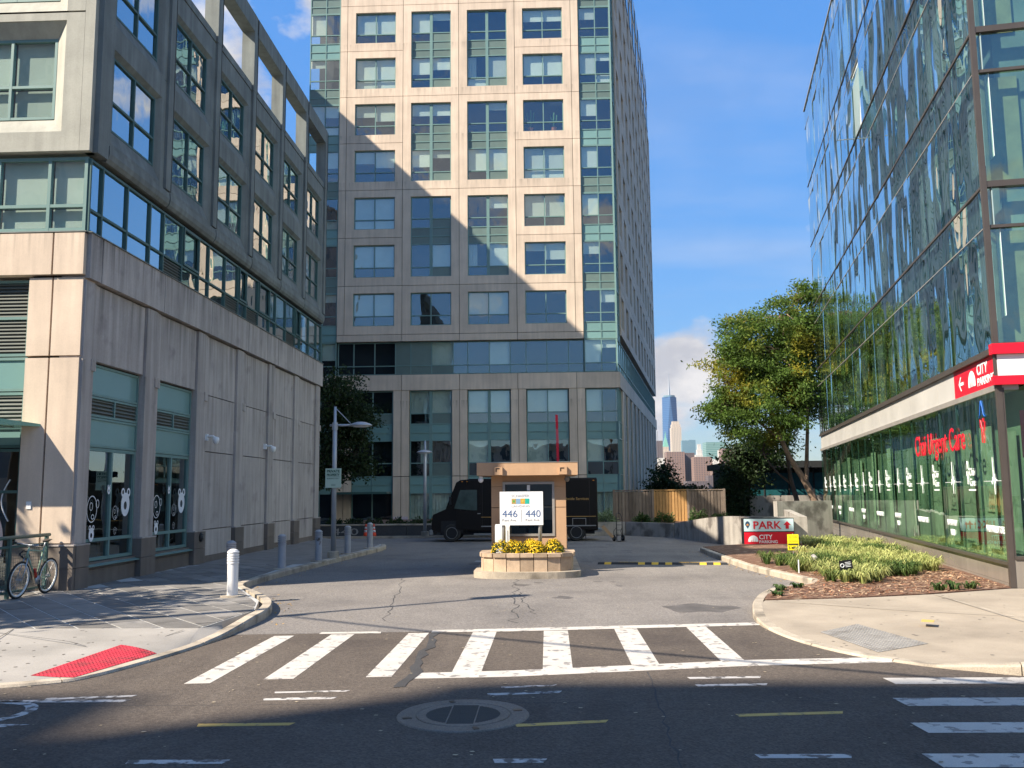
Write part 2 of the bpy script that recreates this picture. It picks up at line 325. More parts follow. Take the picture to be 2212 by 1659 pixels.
def glazing(parent, us, zs, kinds, v=0.0, fr=0.06, fd=0.10, fm=None, gm=None, name='window', thick=None, sash=None):
    """frame mesh with bars at us/zs; cells (rows from below) filled by kind: g glass, b glass+blind, h half blind, c curtain, s teal, q grey spandrel, l louver, k dark pane, n nothing"""
    fm = fm or M_ALU; gm = gm or G_TOWER
    ru = [round(u - us[0], 3) for u in us]; rz_ = [round(z - zs[0], 3) for z in zs]
    key = (tuple(ru), tuple(rz_), fr, fd, fm.name, thick)
    if key not in FRC:
        mb = MB()
        for i, u in enumerate(ru):
            hw = fr / 2
            if thick and i in thick: hw = thick_w / 2
            a, b = (u, u + fr) if i == 0 else ((u - fr, u) if i == len(ru) - 1 else (u - hw, u + hw))
            mb.box(a, b, 0, fd, 0, rz_[-1])
        for j, z in enumerate(rz_):
            a, b = (z, z + fr) if j == 0 else ((z - fr, z) if j == len(rz_) - 1 else (z - fr / 2, z + fr / 2))
            mb.box(fr * 0.9, ru[-1] - fr * 0.9, 0.004, fd - 0.004, a + 0.001, b - 0.001)
        FRC[key] = mb.mesh(fm)
    w_ = link(name, FRC[key], parent, (us[0], v, zs[0]))
    for j in range(len(rz_) - 1):
        for i in range(len(ru) - 1):
            k = kinds[j][i] if isinstance(kinds, (list, tuple)) else kinds
            x0, x1, z0, z1 = ru[i] + fr * 0.45, ru[i + 1] - fr * 0.45, rz_[j] + fr * 0.45, rz_[j + 1] - fr * 0.45
            if k == 'n': continue
            if k in 'sq': piece('spandrel', (x1 - x0, 0.03, z1 - z0), M_TEAL if k == 's' else M_GREYSP, w_, (x0, fd * 0.35, z0)); continue
            if k == 'l': link('louver', louver_mesh(x1 - x0, z1 - z0), w_, (x0, fd * 0.2, z0)); continue
            piece('pane', (x1 - x0, 0.012, z1 - z0), gm, w_, (x0, fd * 0.5, z0))
            if k == 'b': piece('blind', (x1 - x0, 0.01, z1 - z0), M_BLIND, w_, (x0, fd + 0.06, z0))
            if k == 'h':
                f = random.choice((0.35, 0.55, 0.75)); piece('blind', (x1 - x0, 0.01, round((z1 - z0) * f, 2)), M_BLIND, w_, (x0, fd + 0.06, z1 - round((z1 - z0) * f, 2)))
            if k == 'c': link('curtain', curtain_mesh((x1 - x0) * 0.45, z1 - z0), w_, (x0 + random.choice((0, 0.5)) * (x1 - x0), fd + 0.1, z0))
            if k == 'v': link('curtain', curtain_mesh(x1 - x0, z1 - z0), w_, (x0, fd + 0.1, z0))
    return w_
thick_w = 0.18
# ---------------------------------------------------------------- ground, water, streets
M_LAND = mat('yard_asphalt', (0.09, 0.088, 0.085), 0.9, var=0.15, grain=0.2, gscale=80)
M_STREET = asphalt('street_asphalt', (0.100, 0.080, 0.063), (0.068, 0.054, 0.044), (0.14, 0.115, 0.092))
M_DRIVE = asphalt('driveway_asphalt', (0.195, 0.175, 0.155), (0.145, 0.13, 0.117), (0.25, 0.225, 0.195), 13.0)
M_CURB = mat('kerb_concrete', (0.40, 0.34, 0.26), 0.9, var=0.2, vscale=2.5, grain=0.18, gscale=70, bump=0.4, rnd=0.12, dark=((0.20, 0.17, 0.13), 2.2, 0.52, 0.70))
M_WALK = mat('sidewalk_concrete', (0.32, 0.295, 0.26), 0.9, var=0.14, vscale=0.9, grain=0.12, gscale=90, bump=0.25, dark=((0.27, 0.25, 0.22), 0.7, 0.5, 0.7))
M_WALKR = mat('tan_sidewalk_concrete', (0.34, 0.285, 0.215), 0.9, var=0.15, vscale=0.9, grain=0.12, gscale=90, bump=0.25, dark=((0.27, 0.225, 0.17), 0.6, 0.5, 0.68))
M_SLATE = mat('bluestone_paver', (0.185, 0.172, 0.155), 0.75, var=0.22, vscale=2.0, grain=0.15, gscale=60, bump=0.25, rnd=0.25)
M_GROUT = mat('grout', (0.42, 0.41, 0.38), 0.95, var=0.15)
M_MULCH = mat('mulch', (0.15, 0.08, 0.05), 0.95, var=0.3, vscale=6, grain=0.5, gscale=60, bump=1.0, dark=((0.34, 0.24, 0.16), 5, 0.55, 0.7))
def paint(name, col, under, lo=0.56, hi=0.62, sc_=16):
    if name in MATS: return MATS[name]
    m = mat(name, col, 0.7, var=0.10, vscale=3, grain=0.12, gscale=90, bump=0.2, dark=(under, sc_, lo, hi)); return m
M_PAINT = paint('worn_white_road_paint', (0.52, 0.48, 0.42), (0.24, 0.22, 0.20), 0.57, 0.61, 7)
M_PAINT2 = paint('thin_white_road_paint', (0.50, 0.47, 0.43), (0.11, 0.10, 0.09), 0.50, 0.58, 9)
M_YPAINT = paint('yellow_road_paint', (0.55, 0.36, 0.10), (0.15, 0.13, 0.1), 0.58, 0.70, 10)
M_WATER = mat('river_water', (0.05, 0.11, 0.17), 0.12, var=0.2, vscale=0.05, grain=0, gscale=0.6, bump=0.6, spec=0.5)
M_FAR = mat('far_shore', (0.10, 0.12, 0.09), 0.9, var=0.3, vscale=0.01)

struct(obj('ground', MB().box(-2500, 2500, -2500, 100, -6, -0.012), M_LAND))
struct(obj('river', MB().box(-6000, 6000, 100.02, 1350, -8, -3.0), M_WATER))
struct(obj('far_shore', MB().box(-9000, 9000, 1350.02, 9000, -8, -1.5), M_FAR))
road = struct(obj('road', MB().box(-70, 70, -9, 14.2, -0.011, -0.004), M_STREET))
drv = struct(obj('driveway', MB().prism([(-7, 12.95), (-0.5, 13.47), (3.4, 14.0), (8, 14.6), (8, 41.3), (-12, 41.3), (-12, 33), (-7, 31)], -0.010, 0.0), M_DRIVE))

def flat(name, poly, m, parent, z=0.0, th=0.004):
    return obj(name, MB().prism(poly, z, z + th), m, parent)
# crosswalk over the driveway mouth
for (xa, xb, ya, yb) in ((-3.91, -3.64, 9.82, 13.06), (-3.12, -2.80, 10.04, 13.18), (-2.02, -1.74, 10.15, 13.27), (-1.10, -0.77, 10.38, 13.34), (-0.08, 0.26, 10.55, 13.44), (0.95, 1.27, 10.78, 13.6), (2.02, 2.30, 10.98, 13.84)):
    flat('crosswalk_bar', [(xa, ya), (xb, ya + 0.03), (xb + 0.01, yb), (xa, yb - 0.03)], M_PAINT, road, -0.006)
flat('crosswalk_line', [(-3.3, 13.18), (-2.42, 13.22), (-2.44, 13.38), (-3.3, 13.32)], M_PAINT, road, 0.0)
flat('crosswalk_line', [(-1.7, 13.29), (-0.53, 13.35), (3.14, 13.86), (3.10, 14.12), (-0.55, 13.62), (-1.7, 13.48)], M_PAINT, road, 0.0)
flat('crosswalk_line', [(-1.55, 10.06), (-0.41, 10.16), (2.25, 10.74), (4.05, 10.95), (4.12, 11.27), (2.33, 11.10), (-0.43, 10.5), (-1.5, 10.37)], M_PAINT, road, -0.0075, 0.005)
# lane dashes of the street
for (xa, xb, ya, yb, m, wd) in ((-3.20, -2.47, 6.96, 6.97, M_PAINT2, 0.10), (-0.42, -0.06, 7.0, 7.01, M_PAINT2, 0.10), (1.57, 2.25, 7.13, 7.14, M_PAINT2, 0.10),
        (-3.08, -2.28, 8.05, 8.09, M_YPAINT, 0.09), (-0.29, 0.48, 8.04, 8.19, M_YPAINT, 0.09), (1.68, 2.62, 8.39, 8.50, M_YPAINT, 0.09),
        (-6.2, -4.17, 8.94, 8.98, M_PAINT2, 0.10), (-2.81, -2.14, 9.04, 9.10, M_PAINT2, 0.09), (-0.61, 0.09, 9.24, 9.36, M_PAINT2, 0.09), (1.52, 2.23, 9.65, 9.70, M_PAINT2, 0.09),
        (-5.01, -4.20, 9.07, 9.20, M_PAINT2, 0.08), (-2.79, -2.08, 9.36, 9.43, M_PAINT2, 0.06), (-0.49, 0.04, 9.58, 9.69, M_PAINT2, 0.06), (1.50, 2.25, 10.02, 10.07, M_PAINT2, 0.09)):
    flat('lane_dash', [(xa, ya), (xb, yb), (xb + 0.03, yb + wd), (xa - 0.02, ya + wd)], m, road, -0.006)
for (xa, y0, y1) in ((3.54, 9.75, 10.05), (3.29, 8.79, 9.11), (3.09, 7.85, 8.18), (2.81, 6.91, 7.25), (2.6, 5.95, 6.30)):
    flat('crosswalk_bar', [(xa + 0.02, y0), (xa + 3.6, y0 + 0.05), (xa + 3.6, y1 + 0.05), (xa, y1)], M_PAINT, road, -0.006)
# cycle symbol at the left edge
def arc_ring(cx_, cy_, r0, r1, n=28, a0=0, a1=2 * math.pi, sy=1.0):
    vs = []; fs = []
    for i in range(n + 1):
        a = a0 + (a1 - a0) * i / n; vs += [(cx_ + r0 * math.cos(a), cy_ + sy * r0 * math.sin(a), -0.002), (cx_ + r1 * math.cos(a), cy_ + sy * r1 * math.sin(a), -0.002)]
    for i in range(n): fs.append((2 * i, 2 * i + 1, 2 * i + 3, 2 * i + 2))
    return MB().add(vs, fs)
obj('cycle_symbol', arc_ring(-5.3, 8.55, 0.35, 0.46), M_PAINT2, road)
obj('cycle_symbol', MB().add([(-5.4, 7.75, -0.002), (-4.6, 8.12, -0.002), (-5.4, 8.16, -0.002)], [(0, 1, 2)]), M_PAINT2, road)
# cracks and patches in the asphalt
M_PATCH = mat('asphalt_patch', (0.055, 0.053, 0.052), 0.9, var=0.2, grain=0.3, gscale=130, bump=0.4)
def crack(pts, wd, z, parent, m=None):
    vs = []; fs = []
    for i, (x, y) in enumerate(pts):
        k = wd * random.uniform(0.5, 1.4); vs += [(x - k, y - k * 0.4, z), (x + k, y + k * 0.4, z)]
    for i in range(len(pts) - 1): fs.append((2 * i, 2 * i + 1, 2 * i + 3, 2 * i + 2))
    return obj('crack', MB().add(vs, fs), m or M_PATCH, parent)
def jag(a, b, n, amp):
    return [(a[0] + (b[0] - a[0]) * i / n + random.uniform(-amp, amp), a[1] + (b[1] - a[1]) * i / n + random.uniform(-amp, amp) * 0.5) for i in range(n + 1)]
crack(jag((-0.75, 21.1), (-0.55, 14.2), 26, 0.09), 0.012, 0.002, drv)
crack(jag((-0.62, 18.5), (-0.25, 15.2), 14, 0.07), 0.010, 0.002, drv)
crack(jag((-1.62, 13.4), (-1.52, 9.6), 14, 0.05), 0.05, 0.0012, road)
pp = [(2.55 + 0.62 * math.cos(t) * (1 + 0.18 * math.sin(3 * t + 1)), 15.85 + 0.55 * math.sin(t) * (1 + 0.22 * math.sin(5 * t))) for t in np.linspace(0, 2 * math.pi, 40, endpoint=False)]
flat('asphalt_patch', pp, mat('dark_asphalt', (0.10, 0.09, 0.082), 0.8, var=0.25, vscale=3, grain=0.2, gscale=45), drv, 0.0, 0.002)  # irregular darker patch on the driveway
flat('paint_patch', [(-2.15, 26.55), (-1.72, 26.4), (-1.72, 26.75), (-2.1, 26.9)], M_GROUT, drv, 0.0, 0.004)
bits = MB()
for i in range(420):
    x = random.uniform(-6, 5.5); y = random.uniform(7, 24); s_ = random.uniform(0.008, 0.028); a = random.uniform(0, 6.3)
    bits.add([(x + s_ * math.cos(a + q), y + s_ * math.sin(a + q) * 0.7, 0.006) for q in (0, 1.7, 3.4, 4.9)], [(0, 1, 2, 3)])
stuff(obj('street_litter', bits, mat('litter', (0.40, 0.33, 0.22), 0.9, var=0.5, vscale=3)), 'tiny leaves and grit scattered over the asphalt', 'litter')

# ---------------------------------------------------------------- sidewalks with kerbs
def kerb(path, hs, parent, inward, wd=0.16, step=1.25, m=M_CURB):
    """kerb stones along a smooth path; inward = +1 when the sidewalk lies left of the path"""
    P = [np.array(p[:2]) for p in path]; n = len(P); nrm = []
    for i in range(n):
        d = P[min(i + 1, n - 1)] - P[max(i - 1, 0)]; d = d / np.linalg.norm(d); nrm.append(np.array((-d[1], d[0])) * inward)
    i = 0
    while i < n - 1:
        j = i; Ls = 0
        while j < n - 1 and Ls < step: Ls += np.linalg.norm(P[j + 1] - P[j]); j += 1
        mb = MB(); k0 = 0
        vs = []; fs = []
        for q in range(i, j + 1):
            o = P[q]; a = 0.012
            d = P[min(q + 1, n - 1)] - P[max(q - 1, 0)]; d = d / np.linalg.norm(d)
            if q == i: o = o + d * 0.006
            if q == j: o = o - d * 0.006
            inn = o + nrm[q] * wd; h = hs[q]; to = o + nrm[q] * 0.02
            vs += [(o[0], o[1], -0.05), (o[0], o[1], max(h - 0.02, 0.0)), (to[0], to[1], h + 0.004), (inn[0], inn[1], h + 0.004), (inn[0], inn[1], -0.05)]
        c = j - i + 1
        for q in range(c - 1):
            for e in range(4): fs.append((q * 5 + e, q * 5 + e + 1, (q + 1) * 5 + e + 1, (q + 1) * 5 + e))
        fs += [(0, 1, 2, 3, 4), tuple((c - 1) * 5 + e for e in (4, 3, 2, 1, 0))]
        obj('kerb_stone', mb.add(vs, fs), m, parent); i = j
    return [P[i] + nrm[i] * wd for i in range(n)]

KL = catmull([(-6.0, 33.6), (-5.8, 31.7), (-6.27, 25.4), (-6.50, 21.5), (-6.42, 19.2), (-5.65, 17.7), (-4.95, 16.3), (-4.6, 14.9), (-4.55, 13.2), (-4.62, 12.3), (-4.75, 11.4), (-5.05, 10.2), (-5.4, 9.78), (-6.2, 9.5), (-9, 9.2), (-16, 9.0), (-30, 8.7)], 7)
def hl(p):
    x, y = p
    if y > 14.2: return 0.13
    if y > 12.2: return 0.025 + 0.105 * (y - 12.2) / 2.0
    if x > -6.5: return 0.025
    return 0.025 + 0.105 * min(1, (-6.5 - x) / 2.0)
HL = [hl(p) for p in KL]
swl = struct(obj('sidewalk_left', MB().prism([(-30, 13.2), (-4.95, 12.9), (-4.8, 14.9), (-5.15, 16.2), (-5.85, 17.6), (-6.62, 19.2), (-6.68, 21.5), (-6.45, 25.4), (-6.0, 31.6), (-6.1, 33.6), (-12, 38.5), (-30, 38.5)], -0.02, 0.1235), M_GROUT))
innL = kerb(KL, HL, swl, -1)
k0 = next(i for i, p in enumerate(KL) if p[1] < 13.3)
vs = []; fs = []; nk = len(KL) - k0
for i in range(k0, len(KL)):
    a = innL[i]; f = (i - k0) / (nk - 1); b = np.array((-4.95 - 25.05 * min(1, max(0, (-4.8 - a[0]) / 25.2 + 0.0)), 12.9 + 0.3 * min(1, max(0, (-4.8 - a[0]) / 25.2))))
    if i == k0: b = a + np.array((-0.02, 0))
    for t in (0, 0.25, 0.5, 0.75, 1.0):
        p = a + (b - a) * t; z = HL[i] + (0.128 - HL[i]) * min(1, t * 1.0); vs.append((p[0], p[1], z + 0.0015))
for i in range(nk - 1):
    for t in range(4): fs.append((i * 5 + t, i * 5 + t + 1, (i + 1) * 5 + t + 1, (i + 1) * 5 + t))
flagL = obj('concrete_flag', MB().add(vs, fs), M_WALK, swl)
for (a, b) in (((-5.1, 12.72), (-5.62, 10.6)), ((-8.2, 12.85), (-5.9, 11.6)), ((-10.2, 12.95), (-9.6, 9.4)), ((-7.6, 12.85), (-6.6, 9.8))):
    d = np.array(b) - np.array(a); nn = np.array((-d[1], d[0])) / np.linalg.norm(d) * 0.007
    zz = 0.134
    def zq(p):
        # follow the ramped surface
        best = min(range(k0, len(KL)), key=lambda i: (innL[i][0] - p[0]) ** 2 + (innL[i][1] - p[1]) ** 2); a_ = innL[best]
        t = min(1, np.linalg.norm(np.array(p) - a_) / max(0.3, 12.95 - a_[1])); return HL[best] + (0.128 - HL[best]) * min(1, t * 1.0) + 0.006
    n_ = 8; vv = []; ff = []
    for i in range(n_ + 1):
        p = np.array(a) + d * i / n_; z = zq(p); vv += [(*(p - nn), z), (*(p + nn), z)]
    for i in range(n_): ff.append((2 * i, 2 * i + 1, 2 * i + 3, 2 * i + 2))
    obj('flag_joint', MB().add(vv, ff), M_PATCH, swl)
# bluestone pavers laid diagonally, cut to the edge of the walk
REGS = ([(-15, 13.1), (-4.97, 12.92), (-4.82, 14.9), (-5.18, 16.15), (-5.9, 17.6), (-6.64, 19.2), (-15, 19.2)], [(-9.6, 19.2), (-6.64, 19.2), (-6.74, 21.5), (-6.80, 24.4), (-9.6, 24.4)])
def clip(poly, reg):
    o = poly
    for i in range(len(reg)):
        a, b = reg[i], reg[(i + 1) % len(reg)]; inp = o; o = []
        if not inp: return []
        def side(p): return (b[0] - a[0]) * (p[1] - a[1]) - (b[1] - a[1]) * (p[0] - a[0])
        for j in range(len(inp)):
            p, q = inp[j], inp[(j + 1) % len(inp)]; sp, sq = side(p), side(q)
            if sp >= 0: o.append(p)
            if (sp >= 0) != (sq >= 0): t = sp / (sp - sq); o.append((p[0] + (q[0] - p[0]) * t, p[1] + (q[1] - p[1]) * t))
    return o
def parea(p): return 0.5 * abs(sum(p[i][0] * p[(i + 1) % len(p)][1] - p[(i + 1) % len(p)][0] * p[i][1] for i in range(len(p))))
du = np.array((0.643, -0.766)); dv = np.array((0.766, 0.643)); TW, TL, GP = 0.475, 0.95, 0.0135
tiles = []
for r_ in range(-40, 60):
    for c_ in range(-40, 40):
        o = np.array((-7.0, 15.5)) + dv * r_ * TW + du * (c_ + (0.5 if r_ % 2 else 0)) * TL
        q = [o + du * GP + dv * GP, o + du * (TL - GP) + dv * GP, o + du * (TL - GP) + dv * (TW - GP), o + du * GP + dv * (TW - GP)]
        for REG in REGS:
            q2 = clip([tuple(p) for p in q], REG)
            if len(q2) >= 3 and parea(q2) > 0.01:
                c = np.mean(np.array(q2), 0)
                if c[1] > 18.3 and c[0] < -9.4: continue
                tiles.append((c[1], q2))
tiles.sort(key=lambda t: t[0])
for i, (yy, q) in enumerate(tiles[:290]): obj('paver', MB().prism(q, 0.10, 0.1275 + random.uniform(0, 0.003)), M_SLATE, swl)
rest = MB()
for yy, q in tiles[290:]: rest.prism(q, 0.10, 0.129)
if rest.v: stuff(obj('far_pavers', rest, M_SLATE, swl))
obj('far_paving', MB().prism([(-6.56, 24.45), (-6.1, 31.6), (-6.2, 33.5), (-9.5, 38.4), (-9.6, 24.45)], 0.10, 0.128), M_SLATE, swl)

M_TACT = mat('red_tactile', (0.48, 0.03, 0.05), 0.75, var=0.2, vscale=5, grain=0.15, gscale=40, dark=((0.26, 0.04, 0.045), 3.5, 0.48, 0.66)); M_TACTG = mat('grey_tactile', (0.25, 0.235, 0.21), 0.6, var=0.15, dark=((0.17, 0.155, 0.135), 4, 0.5, 0.7))
from mathutils.bvhtree import BVHTree
def tactile(name, c, walk, m, label, nu, nv):
    """plate with truncated domes set into the ramp surface; c = four corners"""
    bv = BVHTree.FromPolygons([v.co.copy() for v in walk.data.vertices], [tuple(p.vertices) for p in walk.data.polygons])
    def hit(x, y):
        h_ = bv.ray_cast(Vector((x, y, 2)), Vector((0, 0, -1)))[0]
        return h_.z if h_ else 0.03
    C4 = [np.array(p) for p in c]; x0, y0 = C4[0]; z0 = hit(x0, y0)
    t = thing(name, label, 'tactile paving', (x0, y0, z0)); n_ = 12; vs = []; fs = []
    def at(u, v): p = C4[0] * (1 - u) * (1 - v) + C4[1] * u * (1 - v) + C4[2] * u * v + C4[3] * (1 - u) * v; return p[0] - x0, p[1] - y0, hit(p[0], p[1]) - z0 + 0.004
    for i in range(n_ + 1):
        for j in range(n_ + 1): vs.append(at(i / n_, j / n_))
    for i in range(n_):
        for j in range(n_): q = i * (n_ + 1) + j; fs.append((q, q + 1, q + n_ + 2, q + n_ + 1))
    obj('plate', MB().add(vs, fs), m, t); mb = MB()
    for i in range(nu):
        for j in range(nv): p = at((i + 0.5) / nu, (j + 0.5) / nv); mb.lathe([(0.016, 0.0), (0.010, 0.006)], 6, p)
    stuff(obj('domes', mb, m, t)); return t
tactile('tactile_paving', [(-5.73, 10.06), (-5.52, 11.75), (-4.92, 11.45), (-5.2, 9.98)], flagL, M_TACT, 'red tactile paving plate with domes on the left kerb ramp', 28, 10)

KR1 = catmull([(4.97, 30.2), (4.93, 28), (4.98, 23.7), (5.22, 21.3), (5.5, 19.45)], 7)
KR2 = catmull([(5.52, 19.35), (5.1, 18.5), (4.35, 17.88), (3.76, 16.7), (3.32, 15.2), (3.13, 14.0), (3.22, 12.7), (3.5, 11.7), (3.9, 11.05), (4.6, 10.42), (6.0, 9.95), (12, 9.45), (34, 8.4)], 7)
def hr(p):
    x, y = p
    if y > 15.2: return 0.13
    if y > 13.2: return 0.02 + 0.11 * (y - 13.2) / 2.0
    if x < 4.3: return 0.02
    return 0.02 + 0.12 * min(1, (x - 4.3) / 1.0)
HR = [hr(p) for p in KR2]
swr = struct(obj('sidewalk_right', MB().prism([(4.3, 15.2), (4.8, 12.6), (6, 11.2), (34, 9.2), (34, 13.0), (8.62, 17.42), (6.76, 16.54), (5.23, 16.03)], -0.03, 0.012), M_WALKR))
kerb(KR1, [0.13] * len(KR1), swr, 1); innR = kerb(KR2, HR, swr, 1)
k1 = next(i for i, p in enumerate(KR2) if p[1] < 15.7)
EDGE = [(3.66, 15.77), (5.23, 16.03), (6.76, 16.54), (8.62, 17.42), (34, 13.0)]
def along(pl, f):
    Ls = [math.dist(pl[i], pl[i + 1]) for i in range(len(pl) - 1)]; s_ = f * sum(Ls)
    for i, q in enumerate(Ls):
        if s_ <= q or i == len(Ls) - 1: return np.array(pl[i]) + (np.array(pl[i + 1]) - np.array(pl[i])) * min(1, s_ / q)
        s_ -= q
vs = []; fs = []; nk = len(KR2) - k1
for i in range(k1, len(KR2)):
    a = innR[i]; f = ((i - k1) / (nk - 1)); b = along(EDGE, f ** 1.6)
    for t in (0, 0.2, 0.4, 0.7, 1.0):
        p = a + (b - a) * t; z = HR[i] + (0.132 - HR[i]) * min(1, t * 1.3); vs.append((p[0], p[1], z + 0.001))
for i in range(nk - 1):
    for t in range(4): fs.append((i * 5 + t, i * 5 + t + 1, (i + 1) * 5 + t + 1, (i + 1) * 5 + t))
flagR = obj('concrete_flag', MB().add(vs, fs), M_WALKR, swr)
tactile('tactile_paving', [(3.74, 12.95), (4.45, 13.55), (4.80, 11.95), (3.98, 11.42)], flagR, M_TACTG, 'grey tactile paving plate on the right kerb ramp', 12, 26)
for (a, b) in (((6.77, 16.5), (6.73, 11.2)), ((3.75, 15.6), (8.0, 13.4))):
    d = np.array(b) - np.array(a); nn = np.array((-d[1], d[0])) / np.linalg.norm(d) * 0.012
    obj('flag_joint', MB().add([(*(np.array(a) - nn), 0.137), (*(np.array(a) + nn), 0.137), (*(np.array(b) + nn), 0.137), (*(np.array(b) - nn), 0.137)], [(0, 1, 2, 3)]), M_CURB, swr)
flat('paint_mark', [(5.22, 13.2), (5.36, 13.12), (5.46, 13.32), (5.32, 13.42)], M_YPAINT, swr, 0.134, 0.004)
bed = struct(obj('garden_bed', MB().prism([(5.1, 30.4), (5.12, 23.7), (5.38, 21.3), (5.66, 19.3), (5.22, 18.38), (4.45, 17.76), (3.9, 16.6), (3.66, 15.8), (5.23, 16.06), (6.76, 16.57), (8.62, 17.44), (11.4, 32.8), (6.6, 31.6)], -0.02, 0.15), M_MULCH))

# wear: oil drips, seams, gum
M_OIL = mat('oil_stain', (0.105, 0.094, 0.085), 0.7, var=0.25, vscale=6, grain=0.2, gscale=45)
for k in range(16):
    cx_, cy_, rr = random.uniform(-4, 3), random.uniform(15, 36), random.uniform(0.05, 0.22); ph = random.uniform(0, 6)
    flat('oil_stain', [(cx_ + rr * math.cos(t) * (1 + 0.3 * math.sin(3 * t + ph)), cy_ + 1.3 * rr * math.sin(t) * (1 + 0.25 * math.sin(4 * t))) for t in np.linspace(0, 2 * math.pi, 18, endpoint=False)], M_OIL, drv, 0.0, 0.002)
crack(jag((-8, 8.72), (9, 9.18), 60, 0.02), 0.014, -0.003, road); crack(jag((0.9, 6.0), (1.1, 10.4), 24, 0.03), 0.009, -0.003, road); crack(jag((-2.6, 14.5), (-3.4, 21.5), 26, 0.06), 0.008, 0.002, drv); crack(jag((1.6, 17.5), (4.4, 18.3), 16, 0.05), 0.008, 0.002, drv)
gum = MB()
for fl_, (xa, xb, ya, yb), n_ in ((flagL, (-8.5, -4.9, 9.8, 12.8), 70), (flagR, (3.6, 9.0, 11.0, 16.6), 90)):
    bv = BVHTree.FromPolygons([v.co.copy() for v in fl_.data.vertices], [tuple(p.vertices) for p in fl_.data.polygons])
    for k in range(n_):
        x, y = random.uniform(xa, xb), random.uniform(ya, yb); h_ = bv.ray_cast(Vector((x, y, 2)), Vector((0, 0, -1)))[0]
        if h_: r_ = random.uniform(0.01, 0.028); gum.add([(x + r_ * math.cos(a), y + r_ * math.sin(a), h_.z + 0.0025) for a in np.linspace(0, 6.28, 7, endpoint=False)], [tuple(range(7))])
stuff(obj('gum_spots', gum, mat('old_gum', (0.15, 0.13, 0.11), 0.9, var=0.3, vscale=2)), 'flattened dark gum spots dotted over the concrete sidewalks', 'gum')
dl = []; rgl = np.random.default_rng(77)
for k in range(260):
    if k < 130: t_ = rgl.random(); i_ = int(t_ * (len(KL) - 60)); p_ = np.array(KL[i_]) + rgl.normal(size=2) * 0.16 + np.array((0.22, 0)); zz_ = 0.006
    else: i_ = int(rgl.random() * len(KR1)); p_ = np.array(KR1[i_]) + np.array((-0.12, 0)) + rgl.normal(size=2) * 0.13; zz_ = 0.006
    a = rgl.uniform(0, 6.3); s_ = rgl.uniform(0.015, 0.04); d = np.array((math.cos(a), math.sin(a), rgl.uniform(0, 0.5))) * s_; q = np.array((-math.sin(a), math.cos(a), 0.2)) * s_ * 0.45; c_ = np.array((p_[0], p_[1], zz_)); dl += [[tuple(c_ - d), tuple(c_ + q), tuple(c_ + d), tuple(c_ - q)]]
lm_ = MB()
for q in dl: lm_.add(q, [(0, 1, 2, 3)])
stuff(obj('fallen_leaves', lm_, mat('dry_leaf', (0.36, 0.22, 0.07), 0.9, var=0.5, vscale=4)), 'small dry leaves gathered in the gutters along the kerbs', 'leaves')
# manhole
mh = thing('manhole_cover', 'large round cast iron manhole cover with a vented lid in the street', 'manhole cover', (-0.79, 8.45, -0.004))
M_IRON = mat('cast_iron', (0.19, 0.165, 0.135), 0.6, 0.4, var=0.15, grain=0.25, gscale=60, bump=0.3)
obj('frame_ring', MB().lathe([(0.60, 0.0), (0.59, 0.009), (0.44, 0.010), (0.43, 0.002)], 56), M_IRON, mh)
lid = obj('lid', MB().lathe([(0.425, 0.0), (0.42, 0.010), (0.40, 0.011), (0.36, 0.009)], 48), M_IRON, mh)
sl_ = MB()
for i in range(-17, 18):
    y = i * 0.0195; hw = math.sqrt(max(0.002, 0.335 ** 2 - y * y))
    for (a_, b_) in ((-hw, -0.13), (-0.118, 0.118), (0.13, hw)):
        if b_ - a_ > 0.03: sl_.box(a_, b_, y - 0.0045, y + 0.0045, 0.0085, 0.0112)
stuff(obj('vent_slots', sl_, mat('slot_black', (0.10, 0.088, 0.075), 0.9, var=0), lid))
for a in range(4): obj('lug', MB().box(0.47, 0.55, -0.025, 0.025, 0.009, 0.013), M_BLACK, mh, rz=a * math.pi / 2 + 0.3)
# ---------------------------------------------------------------- apartment tower
YT = 53.6; FH = 3.02; J0 = 11.53
tw = thing('apartment_tower', 'tall beige precast apartment tower with teal window strips behind the driveway', 'building', (0, YT, 0))
cols = [(-12.2, -8.67), (-8.67, -5.17), (-5.17, -1.67), (-1.67, 1.85)]
wins = [(-11.68, -9.14), (-8.16, -5.66), (-4.65, -2.15), (-1.17, 1.33)]
NF = 9
GAPJ = 0.028
# core, seen only through the panes
A10 = R(10.0); SD = np.array((math.sin(A10), math.cos(A10))); TD = 39.0
far_r = (4.35 + SD[0] * TD, SD[1] * TD)
TOPZ = J0 + FH * 11
obj('core', MB().prism([(-14.2, 0.95), (3.5, 0.95), (far_r[0] - 1.0, far_r[1] - 0.6), (-14.2, far_r[1] - 0.6)], -0.01, J0 + FH * NF - 0.05), M_CORE, tw)
RC = {}
def ring_piece(name, wd, ht, il, ir, ib, it_, m, parent, pos, dep=0.35, rv=0.14, chamf=0.0):
    k = (round(wd, 3), round(ht, 3), round(il, 3), round(ir, 3), round(ib, 3), round(it_, 3), m.name, dep, chamf)
    if k not in RC: RC[k] = MB().ring((0, wd, 0, ht), (il, ir, ib, it_), 0, chamf, dep).mesh(m)
    return link(name, RC[k], parent, pos)
def kindsel(lst): return [[random.choice(x) for x in row] for row in lst]
